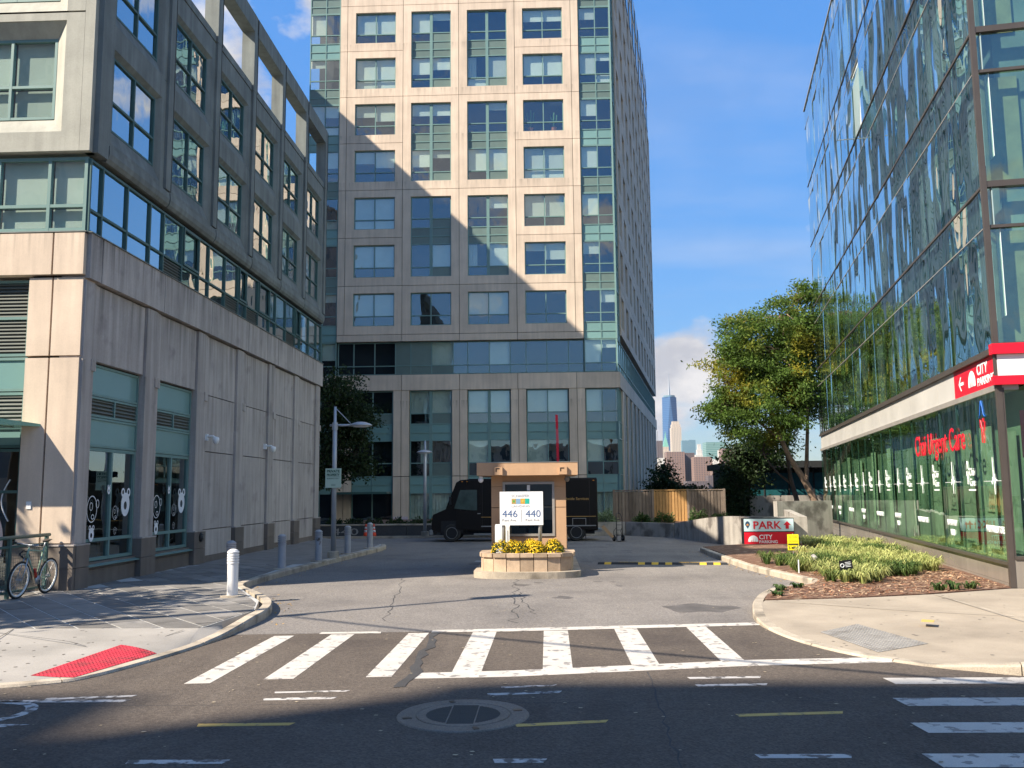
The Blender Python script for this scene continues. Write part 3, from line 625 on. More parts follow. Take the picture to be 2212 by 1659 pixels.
for k in range(NF):
    zb_ = J0 + FH * k
    for c, ((a, b), (wa, wb)) in enumerate(zip(cols, wins)):
        pair = c in (1, 2) and k > 0
        if pair and k % 2 == 0: continue
        ht = FH * (2 if pair else 1) - GAPJ
        ring_piece('wall_panel', b - a - GAPJ, ht, wa - a - GAPJ / 2, wb - a - GAPJ / 2, 0.52, ht - 0.44, M_CONC, tw, (a + GAPJ / 2, 0, zb_ + GAPJ / 2))
        z0 = zb_ + 0.535; z1 = zb_ + GAPJ / 2 + ht - 0.44
        mid = (wa + wb) / 2
        bl = random.choice(('b', 'b', 'h', 'b', 'g')) if k < 7 else 'b'; b2 = random.choice((bl, bl, 'h'))
        bl, b2 = {(3, 4): ('g', 'g'), (3, 6): ('h', 'h'), (0, 0): ('b', 'b'), (0, 3): ('h', 'h'), (3, 1): ('h', 'h'), (0, 4): ('h', 'h'), (3, 3): ('b', 'b'), (3, 5): ('b', 'b'), (0, 5): ('b', 'b'), (0, 6): ('b', 'b'), (3, 0): ('g', 'g')}.get((c, k), (bl, b2))
        lowk = 'g' if bl != 'b' or random.random() < 0.6 else 'b'
        if not pair:
            glazing(tw, (wa, mid, wb), (z0, z0 + 0.62, z1), [[lowk, lowk], [bl, b2]], 0.13)
        else:
            u = random.choice(('b', 'h', 'g', 'c')); u2 = random.choice((u, 'b', 'h')); l_ = random.choice(('b', 'h', 'c', 'g')); l2 = random.choice((l_, 'b'))
            zz = (z0, z0 + 0.6, z0 + 2.05, z0 + 2.55, z0 + 3.08, z0 + 3.66, z1)
            glazing(tw, (wa, mid, wb), zz, [[random.choice('gb'), 'q'], [l_, l2], ['q', 'q'], ['q', 'q'], ['g', 'q' if c == 1 else 'g'], [u, u2]], 0.13, thick=(1,))
    for (a, b) in ((-12.65, -12.2), (1.85, 2.32)):
        piece('wall_panel', (b - a - GAPJ, 0.35, FH - GAPJ), M_CONC, tw, (a + GAPJ / 2, 0.0, zb_ + GAPJ / 2))
for (a, b) in ((-12.65, -8.67), (-8.67, -5.17), (-5.17, -1.67), (-1.67, 2.32)):
    piece('wall_panel', (b - a - GAPJ, 0.35, 0.40), M_CONC, tw, (a + GAPJ / 2, 0.0, 11.115))
obj('joint_backing', MB().box(-12.6, 2.3, 0.30, 0.345, 0.1, 0.12), M_JOINT, tw)
jb = MB()
for x in (-12.2, -8.67, -5.17, -1.67, 1.85): jb.box(x - 0.05, x + 0.05, 0.06, 0.30, 11.13, J0 + FH * NF - 0.1)
for k in range(NF):
    for (a, b) in ((-12.6, -11.75), (-9.05, -8.25), (-5.58, -4.75), (-2.07, -1.26), (1.4, 2.28)): jb.box(a, b, 0.065, 0.295, J0 + FH * k - 0.05, J0 + FH * k + 0.05)
    for c, (wa, wb) in enumerate(wins):
        if c in (0, 3) or k in (0, 1) or k % 2 == 1: jb.box(wa - 0.1, wb + 0.1, 0.07, 0.29, J0 + FH * k - 0.05, J0 + FH * k + 0.05)
stuff(obj('joint_seal', jb, M_JOINT, tw))
# glass strips at both corners of the front
for (a, b) in ((-14.6, -12.67), (2.34, 4.30)):
    m_ = (a + b) / 2 + 0.05
    for k in range(0, NF):
        zb_ = J0 + FH * k; up = (k % 2 == 0)
        kk = 's' if up else 'q'
        glazing(tw, (a, m_, b), (zb_ - 0.43, zb_ + 0.05, zb_ + 0.6, zb_ + 1.17, zb_ + FH - 0.432), [[kk, kk], [kk, kk], ['g', random.choice('gb')], [random.choice('gbh'), random.choice('ghg')]], 0.10, fr=0.055)
    glazing(tw, (a, m_, b), (9.10, 9.64, 11.08), [['g', 'g'], ['b', 'h']], 0.10, fr=0.055)
# ribbon storey, recessed
us = [-12.62, -11.64, -10.36, -9.09, -8.16, -6.89, -5.58, -4.70, -3.39, -2.13, -1.17, 0.09, 1.39, 2.32]
hi_k = ['k', 'g', 'g', 'q', 'q', 'b', 'g', 'g', 'b', 'g', 'g', 'g', 'g']
glazing(tw, us, (9.10, 9.64, 11.08), [['g', 'g', 'g', 'q', 'q', 'q', 'g', 'g', 'g', 'g', 'g', 'g', 'g'], hi_k], 0.28, fr=0.05)
obj('ledge', MB().box(-12.6, 4.36, 0.06, 0.5, 9.06, 9.098), M_ALUD, tw)
for (a, b) in ((-14.6, -12.2), (-12.2, -8.67), (-8.67, -5.17), (-5.17, -1.67), (-1.67, 1.85), (1.85, 4.38)):
    piece('beam_panel', (b - a - GAPJ, 0.42, 0.94), M_CONC, tw, (a + GAPJ / 2, -0.03, 8.115))
# two-storey colonnade
for (a, b) in ((-12.6, -11.68), (-9.17, -8.20), (-5.63, -4.70), (-2.11, -1.17), (1.36, 2.35)):
    mdl = (a + b) / 2
    for (p, q) in ((a, mdl), (mdl, b)):
        piece('pier_panel', (q - p - 0.03, 0.4, 5.12), M_CONC, tw, (p + 0.015, 0.0, 2.985)); piece('pier_panel', (q - p - 0.03, 0.4, 2.93), M_CONC, tw, (p + 0.015, 0.0, 0.02))
    obj('pier_joint', MB().box(mdl - 0.03, mdl + 0.03, 0.05, 0.3, 0.03, 8.08), M_JOINT, tw)
zz = (0.02, 1.98, 2.47, 2.97, 3.75, 5.09, 5.56, 6.09, 6.72, 8.09)
for (a, b, th) in ((-14.6, -12.62, None), (-11.66, -9.19, None), (-8.18, -5.65, 1), (-4.68, -2.13, 1), (-1.15, 1.34, None), (2.37, 4.32, None)):
    m_ = (a + b) / 2; darkbay = a < -9
    kk = [['k', 'k'] if darkbay else ['v', 'v'], ['s', 's'], ['s', 's'], ['k', 'k'] if darkbay else ['g', 'g' if b > 0 else 'q'], ['g', 'g'] if darkbay else [random.choice('bcv'), random.choice('bcg')], ['s', 's'], ['s', 's'], ['g', 'g' if a > -6 else 'q'], ['g', 'g'] if darkbay else ['b', random.choice('bbg')]]
    glazing(tw, (a, m_, b), zz, kk, 0.16, fr=0.06, thick=(1,) if th else None)
# entrance canopy and notices by the door
obj('entrance_canopy', MB().box(-12.6, -9.3, -1.3, 0.1, 1.95, 2.08), M_ALUD, tw)
for (x, z, wd, h_) in ((-9.12, 0.35, 0.42, 0.26), (-8.62, 0.35, 0.38, 0.26), (-8.95, 0.04, 0.26, 0.2), (-8.6, 0.02, 0.36, 0.26)):
    piece('notice', (wd, 0.01, h_), mat('paper_notice', (0.55, 0.45, 0.47), 0.8, var=0.3, vscale=12), tw, (x, -0.015, z))
# right-hand flank, running off at an angle
sideT = Frame(tw, (4.38, 0.0, 0), math.pi / 2 - A10)   # local x away from the camera, y into the tower
fl = MB().box(0.02, 1.4, 0.0, 0.02, 0.0, 0.02)
def side_piece(name, size, m, pos): return piece(name, size, m, sideT, pos)
SW = 3.42
M_CSIDE = M_CONC
for k in range(NF):
    zb_ = J0 + FH * k
    glazing(sideT, (0.03, 0.85, 1.7), (zb_ - 0.43, zb_ + 0.6, zb_ + 1.17, zb_ + FH - 0.432), [['s', 's'], ['g', 'g'], ['g', 'g']], 0.05, fr=0.05)
    for c in range(11):
        x0 = 1.74 + c * SW
        ring_piece('wall_panel', SW - GAPJ, FH - GAPJ, 0.5, 2.3, 0.52, 2.55, M_CSIDE, sideT, (x0, -0.04, zb_ + 0.014), dep=0.4)
        w_ = glazing(sideT, (x0 + 0.5, x0 + 1.4, x0 + 2.3), (zb_ + 0.534, zb_ + 2.564), [[random.choice('gbg'), random.choice('gbg')]], 0.11, fr=0.06)
zz2 = (9.10, 9.64, 11.08)
glazing(sideT, [0.03 + i * 1.297 for i in range(31)], zz2, [['g'] * 30, ['g'] * 30], 0.06, fr=0.05)
for c in range(11): piece('beam_panel', (3.55 - GAPJ, 0.4, 0.94), M_CONC, sideT, (0.03 + c * 3.55, -0.05, 8.115))
for c in range(12):
    x0 = 0.03 + c * SW
    glazing(sideT, (x0, x0 + 0.85, x0 + 1.7), (0.1, 2.0, 2.97, 5.09, 6.09, 8.09), [['v', 'g'], ['s', 's'], ['g', 'b'], ['s', 's'], ['b', 'g']], 0.06, fr=0.05)
    if c < 11: piece('pier_panel', (SW - 1.74, 0.4, 7.98), M_CONC, sideT, (x0 + 1.72, -0.04, 0.1))
    piece('pier_joint', (0.04, 0.02, 7.9), M_JOINT, sideT, (x0 + 2.55, -0.055, 0.12))
# storeys above the picture, met only in reflections
up = MB().prism([(-14.6, 0), (4.35, 0), far_r, (-14.6, far_r[1])], J0 + FH * NF + 0.02, TOPZ)
obj('upper_storeys', up, M_CONC, tw)
uw = MB()
for k in range(NF, 11):
    zb_ = J0 + FH * k
    for (wa, wb) in wins: uw.box(wa, wb, -0.03, 0.05, zb_ + 0.53, zb_ + 2.56)
    for (a, b) in ((-14.55, -12.67), (2.36, 4.3)): uw.box(a, b, -0.03, 0.05, zb_ + 0.05, zb_ + 2.9)
stuff(obj('upper_windows', uw, mat('dim_glass', (0.03, 0.05, 0.06), 0.08, var=0, spec=0.8), tw))
uw = MB()
for k in range(NF, 11):
    for c in range(11):
        x0 = 1.74 + c * SW; uw.box(x0 + 0.5, x0 + 2.3, -0.03, 0.05, J0 + FH * k + 0.53, J0 + FH * k + 2.56)
stuff(obj('upper_side_windows', uw, MATS['dim_glass'], sideT))

# plants standing inside one pane
M_TERRA = mat('terracotta', (0.42, 0.14, 0.06), 0.8, var=0.1); M_CACT = mat('cactus_green', (0.07, 0.16, 0.06), 0.7, var=0.15)
for (x, lab, hh) in ((-0.72, 'slim cactus in a terracotta pot behind an upper tower window', 1.5), (0.72, 'branched cactus in a terracotta pot behind an upper tower window', 1.3)):
    t = thing('potted_cactus', lab, 'potted plant', (x, YT + 0.42, J0 + FH * 4 + 0.56), 0, 'cacti behind the tower window')
    obj('pot', MB().lathe([(0.11, 0), (0.17, 0.30), (0.19, 0.32), (0.15, 0.34)], 16), M_TERRA, t)
    mb = MB(); mb.tube([(0, 0, 0.3), (0.02, 0, hh)], [0.06, 0.045], 8)
    for k_ in range(2): sg_ = 1 - 2 * k_; mb.tube([(0, 0, 0.6 + 0.15 * k_), (0.17 * sg_, 0, 0.75 + 0.15 * k_), (0.2 * sg_, 0, hh - 0.15)], [0.045, 0.045, 0.035], 7)
    obj('stems', mb, M_CACT, t, smooth=True)
# ---------------------------------------------------------------- left building
XL, YL = -9.55, 18.07; LEN = 19.75; BAY = 3.2
lb = thing('office_block', 'low grey precast block with open roof frame at the left of the driveway', 'building', (XL, YL, 0))
obj('core', MB().box(-11.4, -0.75, 0.75, LEN - 0.4, 0, 15.0), M_CORE, lb)
obj('roof', MB().box(-11.6, -0.5, 0.5, LEN - 0.2, 15.0, 15.09), M_MODULE, lb)
ls = Frame(lb, (0, 0, 0), math.pi / 2)     # local x runs away from the camera, y into the block
PL = [0.55 + BAY * i for i in range(7)]                       # left edges of the bays (recess starts)
def bayx(i): return 0.57 + BAY * i, 2.97 + BAY * i            # recess from, to
NB = 6
# corner pier and piers between the bays
for i in range(NB + 1):
    a = (0.03 if i == 0 else bayx(i - 1)[1]); b = bayx(i)[0] if i < NB else LEN - 0.35
    if i == NB: b = LEN
    hw = b - a
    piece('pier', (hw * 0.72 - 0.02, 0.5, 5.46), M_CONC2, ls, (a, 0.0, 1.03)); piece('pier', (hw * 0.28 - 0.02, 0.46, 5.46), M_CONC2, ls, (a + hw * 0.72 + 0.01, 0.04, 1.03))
    for (z0, z1) in ((0.10, 0.55), (0.56, 1.0)): piece('plinth_stone', (hw - 0.012, 0.55, z1 - z0), M_PLINTH, ls, (a + 0.006, -0.05, z0))
    piece('plinth_cap', (hw, 0.56, 0.03), M_CONC2, ls, (a, -0.06, 1.0))
    piece('pier_joint', (0.04, 0.3, 5.4), M_JOINT, ls, (a + hw * 0.72 - 0.022, 0.1, 1.05))
    obj('steel_clip', MB().box(a + hw * 0.62, a + hw * 0.98, -0.015, 0.03, 4.62, 4.86), M_CONC2, ls)
# wall of each bay
for i in range(NB):
    a, b = bayx(i); wd = b - a
    if i < 2:
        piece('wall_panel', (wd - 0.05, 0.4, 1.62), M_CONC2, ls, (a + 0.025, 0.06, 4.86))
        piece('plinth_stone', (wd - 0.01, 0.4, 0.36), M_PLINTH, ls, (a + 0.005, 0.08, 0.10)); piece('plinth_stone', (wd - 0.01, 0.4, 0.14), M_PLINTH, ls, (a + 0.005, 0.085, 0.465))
        um = a + wd * 0.52
        glazing(ls, (a + 0.01, um, b - 0.01), (0.62, 1.06, 3.03), [['g', 'g'], ['g', 'g']], 0.16, fr=0.07, gm=G_DARK)
        glazing(ls, (a + 0.01, b - 0.01), (3.04, 3.68), [['s']], 0.15, fr=0.05); glazing(ls, (a + 0.01, um, b - 0.01), (3.69, 4.13), [['l', 'l']], 0.15, fr=0.05)
        glazing(ls, (a + 0.01, b - 0.01), (4.14, 4.82), [['s']], 0.15, fr=0.05)
        obj('sill', MB().prism([(a - 0.0, -0.02), (b, -0.02), (b, 0.3), (a, 0.3)], 0.52, 0.56, (0.54, 0.54, 0.62, 0.62)), M_ALU, ls)
        obj('back_room', MB().box(a, b, 0.72, 0.74, 0.1, 3.1), mat('shop_back_wall', (0.05, 0.055, 0.055), 0.8, var=0.4, vscale=1.2), ls); obj('shop_counter', MB().box(a + 0.2, a + 1.0, 0.45, 0.7, 0.4, 1.35).box(a + 1.4, a + 2.0, 0.5, 0.7, 0.4, 1.1), mat('shop_timber', (0.35, 0.20, 0.09), 0.6, var=0.15), ls)
    else:
        for (z0, z1) in ((0.30, 1.02), (1.045, 3.20), (3.225, 4.80), (4.825, 6.48)):
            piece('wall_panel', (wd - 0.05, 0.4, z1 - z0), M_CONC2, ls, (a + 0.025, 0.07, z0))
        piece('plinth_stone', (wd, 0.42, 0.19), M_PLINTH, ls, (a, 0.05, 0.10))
    obj('joint_backing', MB().box(a - 0.01, b + 0.01, 0.20, 0.45, 0.1 if i > 1 else 4.83, 6.5), M_JOINT, ls)
# beam, ribbon window
edges = [0.03, 0.55] + [0.55 + BAY * i - 0.35 + 0.35 for i in range(1, 7)] + [LEN]
for p, q in zip(edges[:-1], edges[1:]):
    piece('beam_panel', (q - p - 0.03, 0.6, 0.96), M_CONC2, ls, (p + 0.015, -0.06, 6.53))
obj('flashing', MB().box(0.0, LEN, -0.09, 0.4, 7.492, 7.515), M_MODULE, ls)
ys = [17.94 + 0.1, 18.67, 19.84, 21.04, 21.82, 22.98, 24.15, 24.89, 26.20, 27.35, 28.13, 29.31, 30.57, 31.29, 32.52, 33.75, 34.50, 35.76, 36.98, 37.8]
us = [y - YL for y in ys]; us[0] = 0.04
low = ['g'] * 19
for j in (4, 8, 10, 14): low[j] = 'l'
glazing(ls, us, (7.52, 8.02, 9.12), [low, ['g'] * 19], 0.02, fr=0.055, gm=G_LEFT, fm=M_ALUD, name='ribbon_window')
for j in (5, 9, 11, 15): obj('sash', MB().ring((us[j] + 0.04, us[j + 1] - 0.04, 8.06, 9.08), (us[j] + 0.1, us[j + 1] - 0.1, 8.12, 9.02), -0.01, -0.01, 0.05), M_ALUD, ls)
def module(par, u0, u1, z0, z1, wz0, wz1, win=True, inset=0.32, tilt=None):
    wd = u1 - u0 - 0.04; ht = z1 - z0 - 0.04; il = 0.30; ir = wd - 0.68
    k = ('mod', round(wd, 2), round(ht, 2), round(wz0 - z0, 2), round(wz1 - z0, 2))
    if k not in RC:
        mb = MB(); O = (0, wd, 0, ht); I1 = (il - 0.16, ir + 0.16, wz0 - z0 - 0.34, wz1 - z0 + 0.10); I2 = (il, ir, wz0 - z0, wz1 - z0)
        mb.ring(O, I1, -0.06, -0.06, 0.3); mb.ring((I1[0] - 0.0, I1[1] + 0.0, I1[2], I1[3]), I2, -0.058, 0.05, 0.32)
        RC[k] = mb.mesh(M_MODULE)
    o = link('wall_module', RC[k], par, (u0 + 0.02, 0, z0 + 0.02))
    um = u0 + 0.02 + (il + ir) / 2
    if win:
        glazing(par, (u0 + 0.02 + il, um, u0 + 0.02 + ir), (wz0 + 0.02, wz0 + 0.02 + (wz1 - wz0) * 0.40, wz1 + 0.02), [['g', 'g'], [random.choice('ggh'), 'g']], 0.035, fr=0.055, gm=G_LEFT, fm=M_ALUD)
    return o
lip = MB()
for i in range(NB):
    u0 = 0.50 + BAY * i
    module(ls, u0, u0 + BAY, 9.22, 12.42, 10.02, 11.76); module(ls, u0, u0 + BAY, 12.42, 15.12, 12.72, 14.40)
    # bulging sill roll under the lowest modules and post strip at each joint
    mb = MB(); prof = [(-0.06, 9.62), (-0.11, 9.58), (-0.125, 9.42), (-0.10, 9.30), (-0.04, 9.22), (0.05, 9.22), (0.05, 9.62)]
    vs = [(u0 + 0.03, v, z) for v, z in prof] + [(u0 + BAY - 0.03, v, z) for v, z in prof]; n_ = len(prof)
    mb.add(vs, [(j, (j + 1) % n_, n_ + (j + 1) % n_, n_ + j) for j in range(n_)] + [tuple(range(n_ - 1, -1, -1)), tuple(range(n_, 2 * n_))])
    obj('sill_roll', mb, M_MODULE, ls)
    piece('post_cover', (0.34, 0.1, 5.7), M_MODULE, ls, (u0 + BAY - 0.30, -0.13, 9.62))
    piece('post_joint', (0.03, 0.02, 5.7), M_JOINT, ls, (u0 + BAY - 0.015, -0.136, 9.62))
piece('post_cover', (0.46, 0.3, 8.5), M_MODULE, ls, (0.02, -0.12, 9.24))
obj('joint_backing', MB().box(0.3, LEN - 0.1, 0.17, 0.23, 9.25, 9.9), M_JOINT, ls)
# open roof frame
for i in range(7):
    u0 = 0.50 + BAY * i - 0.34
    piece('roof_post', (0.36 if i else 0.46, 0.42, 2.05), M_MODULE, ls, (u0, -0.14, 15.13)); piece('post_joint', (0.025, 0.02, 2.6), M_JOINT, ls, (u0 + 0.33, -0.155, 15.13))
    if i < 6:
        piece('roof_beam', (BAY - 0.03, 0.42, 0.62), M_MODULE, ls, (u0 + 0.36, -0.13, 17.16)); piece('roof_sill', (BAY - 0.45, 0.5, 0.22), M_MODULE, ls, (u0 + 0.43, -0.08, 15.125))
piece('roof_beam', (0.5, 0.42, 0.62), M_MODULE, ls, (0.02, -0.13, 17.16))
# sunlit front
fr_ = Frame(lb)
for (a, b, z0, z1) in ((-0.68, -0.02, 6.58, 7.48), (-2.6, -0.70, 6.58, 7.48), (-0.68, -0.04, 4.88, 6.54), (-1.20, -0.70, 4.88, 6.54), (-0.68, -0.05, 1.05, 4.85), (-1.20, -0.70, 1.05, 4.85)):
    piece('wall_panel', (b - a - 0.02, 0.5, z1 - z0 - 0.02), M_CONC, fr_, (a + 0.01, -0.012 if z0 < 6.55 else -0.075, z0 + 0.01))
obj('joint_backing', MB().box(-1.18, -0.06, 0.1, 0.45, 1.0, 7.4), M_JOINT, fr_)
for (a, b) in ((-1.25, -0.66), (-0.65, 0.045)):
    for (z0, z1) in ((0.10, 0.55), (0.56, 1.0)): piece('plinth_stone', (b - a - 0.012, 0.5, z1 - z0), M_PLINTH, fr_, (a, -0.06, z0))
piece('plinth_cap', (1.31, 0.52, 0.03), M_CONC2, fr_, (-1.26, -0.075, 1.0))
glazing(fr_, (-3.2, -1.22), (4.90, 5.71, 6.52), [['l'], ['l']], 0.12, fr=0.06); glazing(fr_, (-3.2, -1.22), (4.17, 4.88), [['s']], 0.12, fr=0.06); glazing(fr_, (-3.2, -1.22), (3.45, 4.15), [['l']], 0.12, fr=0.06)
glazing(fr_, (-3.2, -1.24), (3.0, 3.44), [['s']], 0.14, fr=0.06, fm=M_ALUD); 
ew = glazing(fr_, (-3.2, -1.24), (0.15, 2.1, 2.98), [['g'], ['g']], 0.14, fr=0.06, fm=M_ALUD, gm=G_DARK, name='entrance_window')
M_DECP = mat('pale_pink_decal', (0.72, 0.55, 0.47), 0.6, var=0.03); M_DECW = mat('white_decal', (0.75, 0.76, 0.76), 0.6, var=0)
blob = [(-3.0 + 1.42 + 0.36 * math.cos(t) * (1 + 0.15 * math.sin(t)), 0.9 + 0.75 * math.sin(t)) for t in np.linspace(0, 2 * math.pi, 40, endpoint=False)]
obj('decal', MB().add([(x - 0.35, 0.178, z + 0.1) for x, z in blob], [tuple(range(40))]), M_DECP, fr_)
obj('decal', MB().tube([(-1.48 - 0.16 * math.sin(t * math.pi), 0.176, 2.35 - 0.85 * t) for t in np.linspace(0, 1.0, 14)], 0.012, 6), M_DECW, fr_)
cp = obj('canopy', MB().prism([(-3.2, -1.0), (-1.35, -1.0), (-0.78, 0.02), (-3.2, 0.02)], 3.42, 3.45, (3.56, 3.56, 3.47, 3.47)), mat('green_canopy_glass', (0.18, 0.38, 0.28), 0.2, var=0.05, spec=0.6), fr_)
obj('canopy_beam', MB().tube([(-3.2, -0.85, 3.62), (-1.75, -0.85, 3.62)], 0.09, 12), M_STEEL, fr_, smooth=True)
obj('canopy_arm', MB().box(-1.42, -1.36, -0.9, 0.0, 3.40, 3.44), M_ALU, fr_)
piece('wall_plate', (0.10, 0.03, 0.15), M_WHITE, fr_, (-1.0, -0.03, 1.75))
glazing(fr_, (-3.2, -2.0, -0.90, -0.08), (7.54, 8.09, 9.15), [['b', 'b', 'b'], ['b', 'b', 'b']], 0.02, fr=0.07, name='ribbon_window')
def fmodule(z0, z1, wz0, wz1):
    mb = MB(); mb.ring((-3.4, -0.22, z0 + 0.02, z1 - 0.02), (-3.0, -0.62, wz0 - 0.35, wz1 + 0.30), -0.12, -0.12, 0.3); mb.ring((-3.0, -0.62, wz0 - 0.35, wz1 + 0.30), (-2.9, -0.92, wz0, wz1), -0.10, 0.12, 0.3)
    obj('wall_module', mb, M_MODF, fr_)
    glazing(fr_, (-2.9, -1.92, -0.92), (wz0 + 0.02, wz0 + 0.76, wz1), [['b', 'b'], ['b', 'b']], 0.11, fr=0.06)
fmodule(9.22, 12.35, 10.02, 11.86); fmodule(12.35, 15.1, 12.72, 14.40)
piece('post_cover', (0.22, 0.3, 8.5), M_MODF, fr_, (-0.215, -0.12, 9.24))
piece('roof_beam', (3.2, 0.6, 0.62), M_MODULE, fr_, (-3.4, -0.10, 17.16))
for x in (-3.4, -0.42): piece('roof_post', (0.2, 0.6, 2.0), M_MODULE, fr_, (x, -0.08, 15.13))
obj('flashing', MB().box(-3.4, 0.0, -0.08, 0.4, 7.492, 7.515), M_MODULE, fr_)
# bear-head stickers on the shop panes
def bear(par, u, z, s_, solid=True, v=0.145):
    def ell(cx_, cz_, rx, rz_, n=22): return [(cx_ + rx * math.cos(t), cz_ + rz_ * math.sin(t)) for t in np.linspace(0, 2 * math.pi, n, endpoint=False)]
    def band(outer, inner, vv):
        n = len(outer); mb.add([(u + s_ * x, vv, z + s_ * y) for x, y in outer] + [(u + s_ * x, vv, z + s_ * y) for x, y in inner], [(i, (i + 1) % n, n + (i + 1) % n, n + i) for i in range(n)])
    mb = MB()
    if solid:
        band(ell(0, 0, 0.40, 0.52), ell(0, -0.05, 0.14, 0.18), v)
        band(ell(-0.26, 0.52, 0.17, 0.2), ell(-0.26, 0.54, 0.08, 0.1), v - 0.002); band(ell(0.26, 0.52, 0.17, 0.2), ell(0.26, 0.54, 0.08, 0.1), v - 0.002)
    else:
        band(ell(0, 0, 0.40, 0.52), ell(0, 0, 0.365, 0.485), v); band(ell(-0.06, 0.1, 0.13, 0.16), ell(-0.06, 0.1, 0.10, 0.13), v)
        band(ell(0.42, 0.2, 0.13, 0.17), ell(0.42, 0.2, 0.10, 0.14), v - 0.002); band(ell(0.08, -0.3, 0.12, 0.10), ell(0.08, -0.3, 0.09, 0.07), v)
    obj('sticker', mb, M_DECW, par)
for i in range(2):
    a, b = bayx(i); um = a + (b - a) * 0.52
    bear(ls, a + 0.40, 1.72, 0.55, False); bear(ls, um + 0.68, 1.80, 0.52, True); bear(ls, um + 0.2, 1.62, 0.3, False); bear(ls, a + 0.42, 1.18, 0.28, True); bear(ls, um + 0.22, 1.22, 0.16, False); bear(ls, um - 0.13, 2.12, 0.17, True)
# dome cameras and the hose inlet
def wcam(u, z, lab):
    t = thing('security_camera', lab, 'camera', (XL, YL + u, z), math.pi / 2, 'dome cameras on the wall')
    obj('bracket', MB().box(-0.06, 0.06, -0.02, 0.07, -0.06, 0.12), M_WHITE, t); obj('arm', MB().tube([(0, 0, 0.05), (0, -0.18, 0.05), (0, -0.24, 0.0)], 0.035, 10), M_WHITE, t, smooth=True)
    obj('dome', MB().lathe([(0.02, 0.06), (0.085, 0.04), (0.095, -0.02), (0.08, -0.10), (0.045, -0.14), (0.01, -0.15)], 16, (0, -0.25, -0.02)), M_WHITE, t, smooth=True)
wcam(7.0, 3.58, 'white dome camera on the wall nearer the shop windows'); wcam(12.35, 3.58, 'white dome camera on the wall farther from the shop windows')
t = thing('fire_hose_inlet', 'round dark brass hose inlet on the pier plinth', 'hose inlet', (XL + 0.05, 24.69, 0.85), math.pi / 2)
obj('plate', MB().lathe([(0.13, 0), (0.13, 0.02), (0.10, 0.035), (0.06, 0.04)], 24), M_BLACK, t, rot=(R(90), 0, 0)); obj('cap', MB().lathe([(0.06, 0.04), (0.06, 0.09), (0.03, 0.1)], 16), M_IRON, t, rot=(R(90), 0, 0))
# ---------------------------------------------------------------- glass building on the right
C0 = (8.62, 17.45); GT = 28.0
gb = thing('glass_building', 'mirror glass office building with green shopfront along the right side', 'building', (C0[0], C0[1], 0), -A10 - math.pi / 2)
# local x points back to the camera (u = -t), local y into the building
gs = Frame(gb)
gf = Frame(gb, (0, 0, 0), math.pi / 2)        # street front: local x along the front away from the corner, y into the building
M_FRM = mat('dark_bronze_frame', (0.09, 0.075, 0.065), 0.4, 0.3, var=0.08)
M_CAP = mat('aluminium_trim', (0.40, 0.37, 0.33), 0.45, 0.4, var=0.08)
M_STONE = mat('polished_grey_stone', (0.22, 0.195, 0.165), 0.22, var=0.12, vscale=0.8, spec=0.5, rnd=0.07, streak=0.06)
M_TINT = mat('teal_interior', (0.22, 0.30, 0.30), 0.9, var=0.4, vscale=0.5)
M_GINT = mat('green_film', (0.24, 0.34, 0.25), 0.6, var=0.35, vscale=0.35)
obj('core', MB().box(-GT + 0.2, -0.35, 0.45, 16, 4.0, 21.0), M_TINT, gb)
obj('shop_back', MB().box(-GT + 0.2, -0.3, 0.55, 16, 0.0, 3.95), M_GINT, gb)
MOD = 1.53
M_PALEB = mat('pale_office_blind', (0.58, 0.64, 0.62), 0.9, var=0.05, rnd=0.25); M_SHADOWBOX = mat('shadow_box', (0.26, 0.34, 0.34), 0.6, var=0.1, rnd=0.2)
ts = [0.1 + MOD * i for i in range(19)]; ts[-1] = GT; ts[0] = 0.0
lev = [4.66, 7.86, 11.05, 14.15, 17.27]; tra = [7.03, 10.20, 13.40, 16.55, 20.3]; topz = [7.86, 11.05, 14.15, 17.27, 21.3]
for f in range(5):
    for i in range(18):
        t0, t1 = ts[i], ts[i + 1]; wd = t1 - t0 - 0.03
        for (z0, z1) in ((lev[f] + 0.03, tra[f]), (tra[f] + 0.025, topz[f] - 0.03)):
            tl = (random.uniform(-0.006, 0.006), 0, random.uniform(-0.008, 0.008))
            if f == 3 and i == 8 and z0 < 15: tl = (R(-16), 0, 0); o = piece('open_window', (wd, 0.02, z1 - z0), G_CURTAIN, gs, (-t1 + 0.015, -0.62, z0 + 0.02), rot=tl); o['label'] = 'window sash swung open at the bottom'; continue
            piece('glass_panel', (wd, 0.02, z1 - z0), G_CURTAIN, gs, (-t1 + 0.015, -0.01, z0), rot=tl)
            if z1 - z0 > 1.5 and random.random() < 0.55: hb = random.choice((0.5, 0.75, 1.0)) * (z1 - z0); piece('blind', (wd - 0.06, 0.01, round(hb, 2)), M_PALEB, gs, (-t1 + 0.045, 0.25, z1 - round(hb, 2)))
            elif z1 - z0 < 1.5: piece('spandrel', (wd, 0.02, z1 - z0), M_SHADOWBOX, gs, (-t1 + 0.015, 0.14, z0))
    piece('slab_edge', (GT, 0.12, 0.05), M_FRM, gs, (-GT, -0.03, lev[f] - 0.025)); piece('transom', (GT, 0.06, 0.02), M_CAP, gs, (-GT, -0.02, tra[f] + 0.002))
for i in range(19): piece('mullion', (0.028, 0.05, 16.6), M_ALUD, gs, (-ts[i] - 0.014, 0.006, 4.66))
obj('open_window_frame', MB().box(-ts[9] + 0.02, -ts[8] - 0.02, 0.03, 0.06, 14.2, 16.5), M_WHITE, gb)
obj('open_window_stay', MB().box(-ts[9] + 0.04, -ts[9] + 0.07, -0.58, 0.0, 14.24, 14.27), M_STEEL, gb)
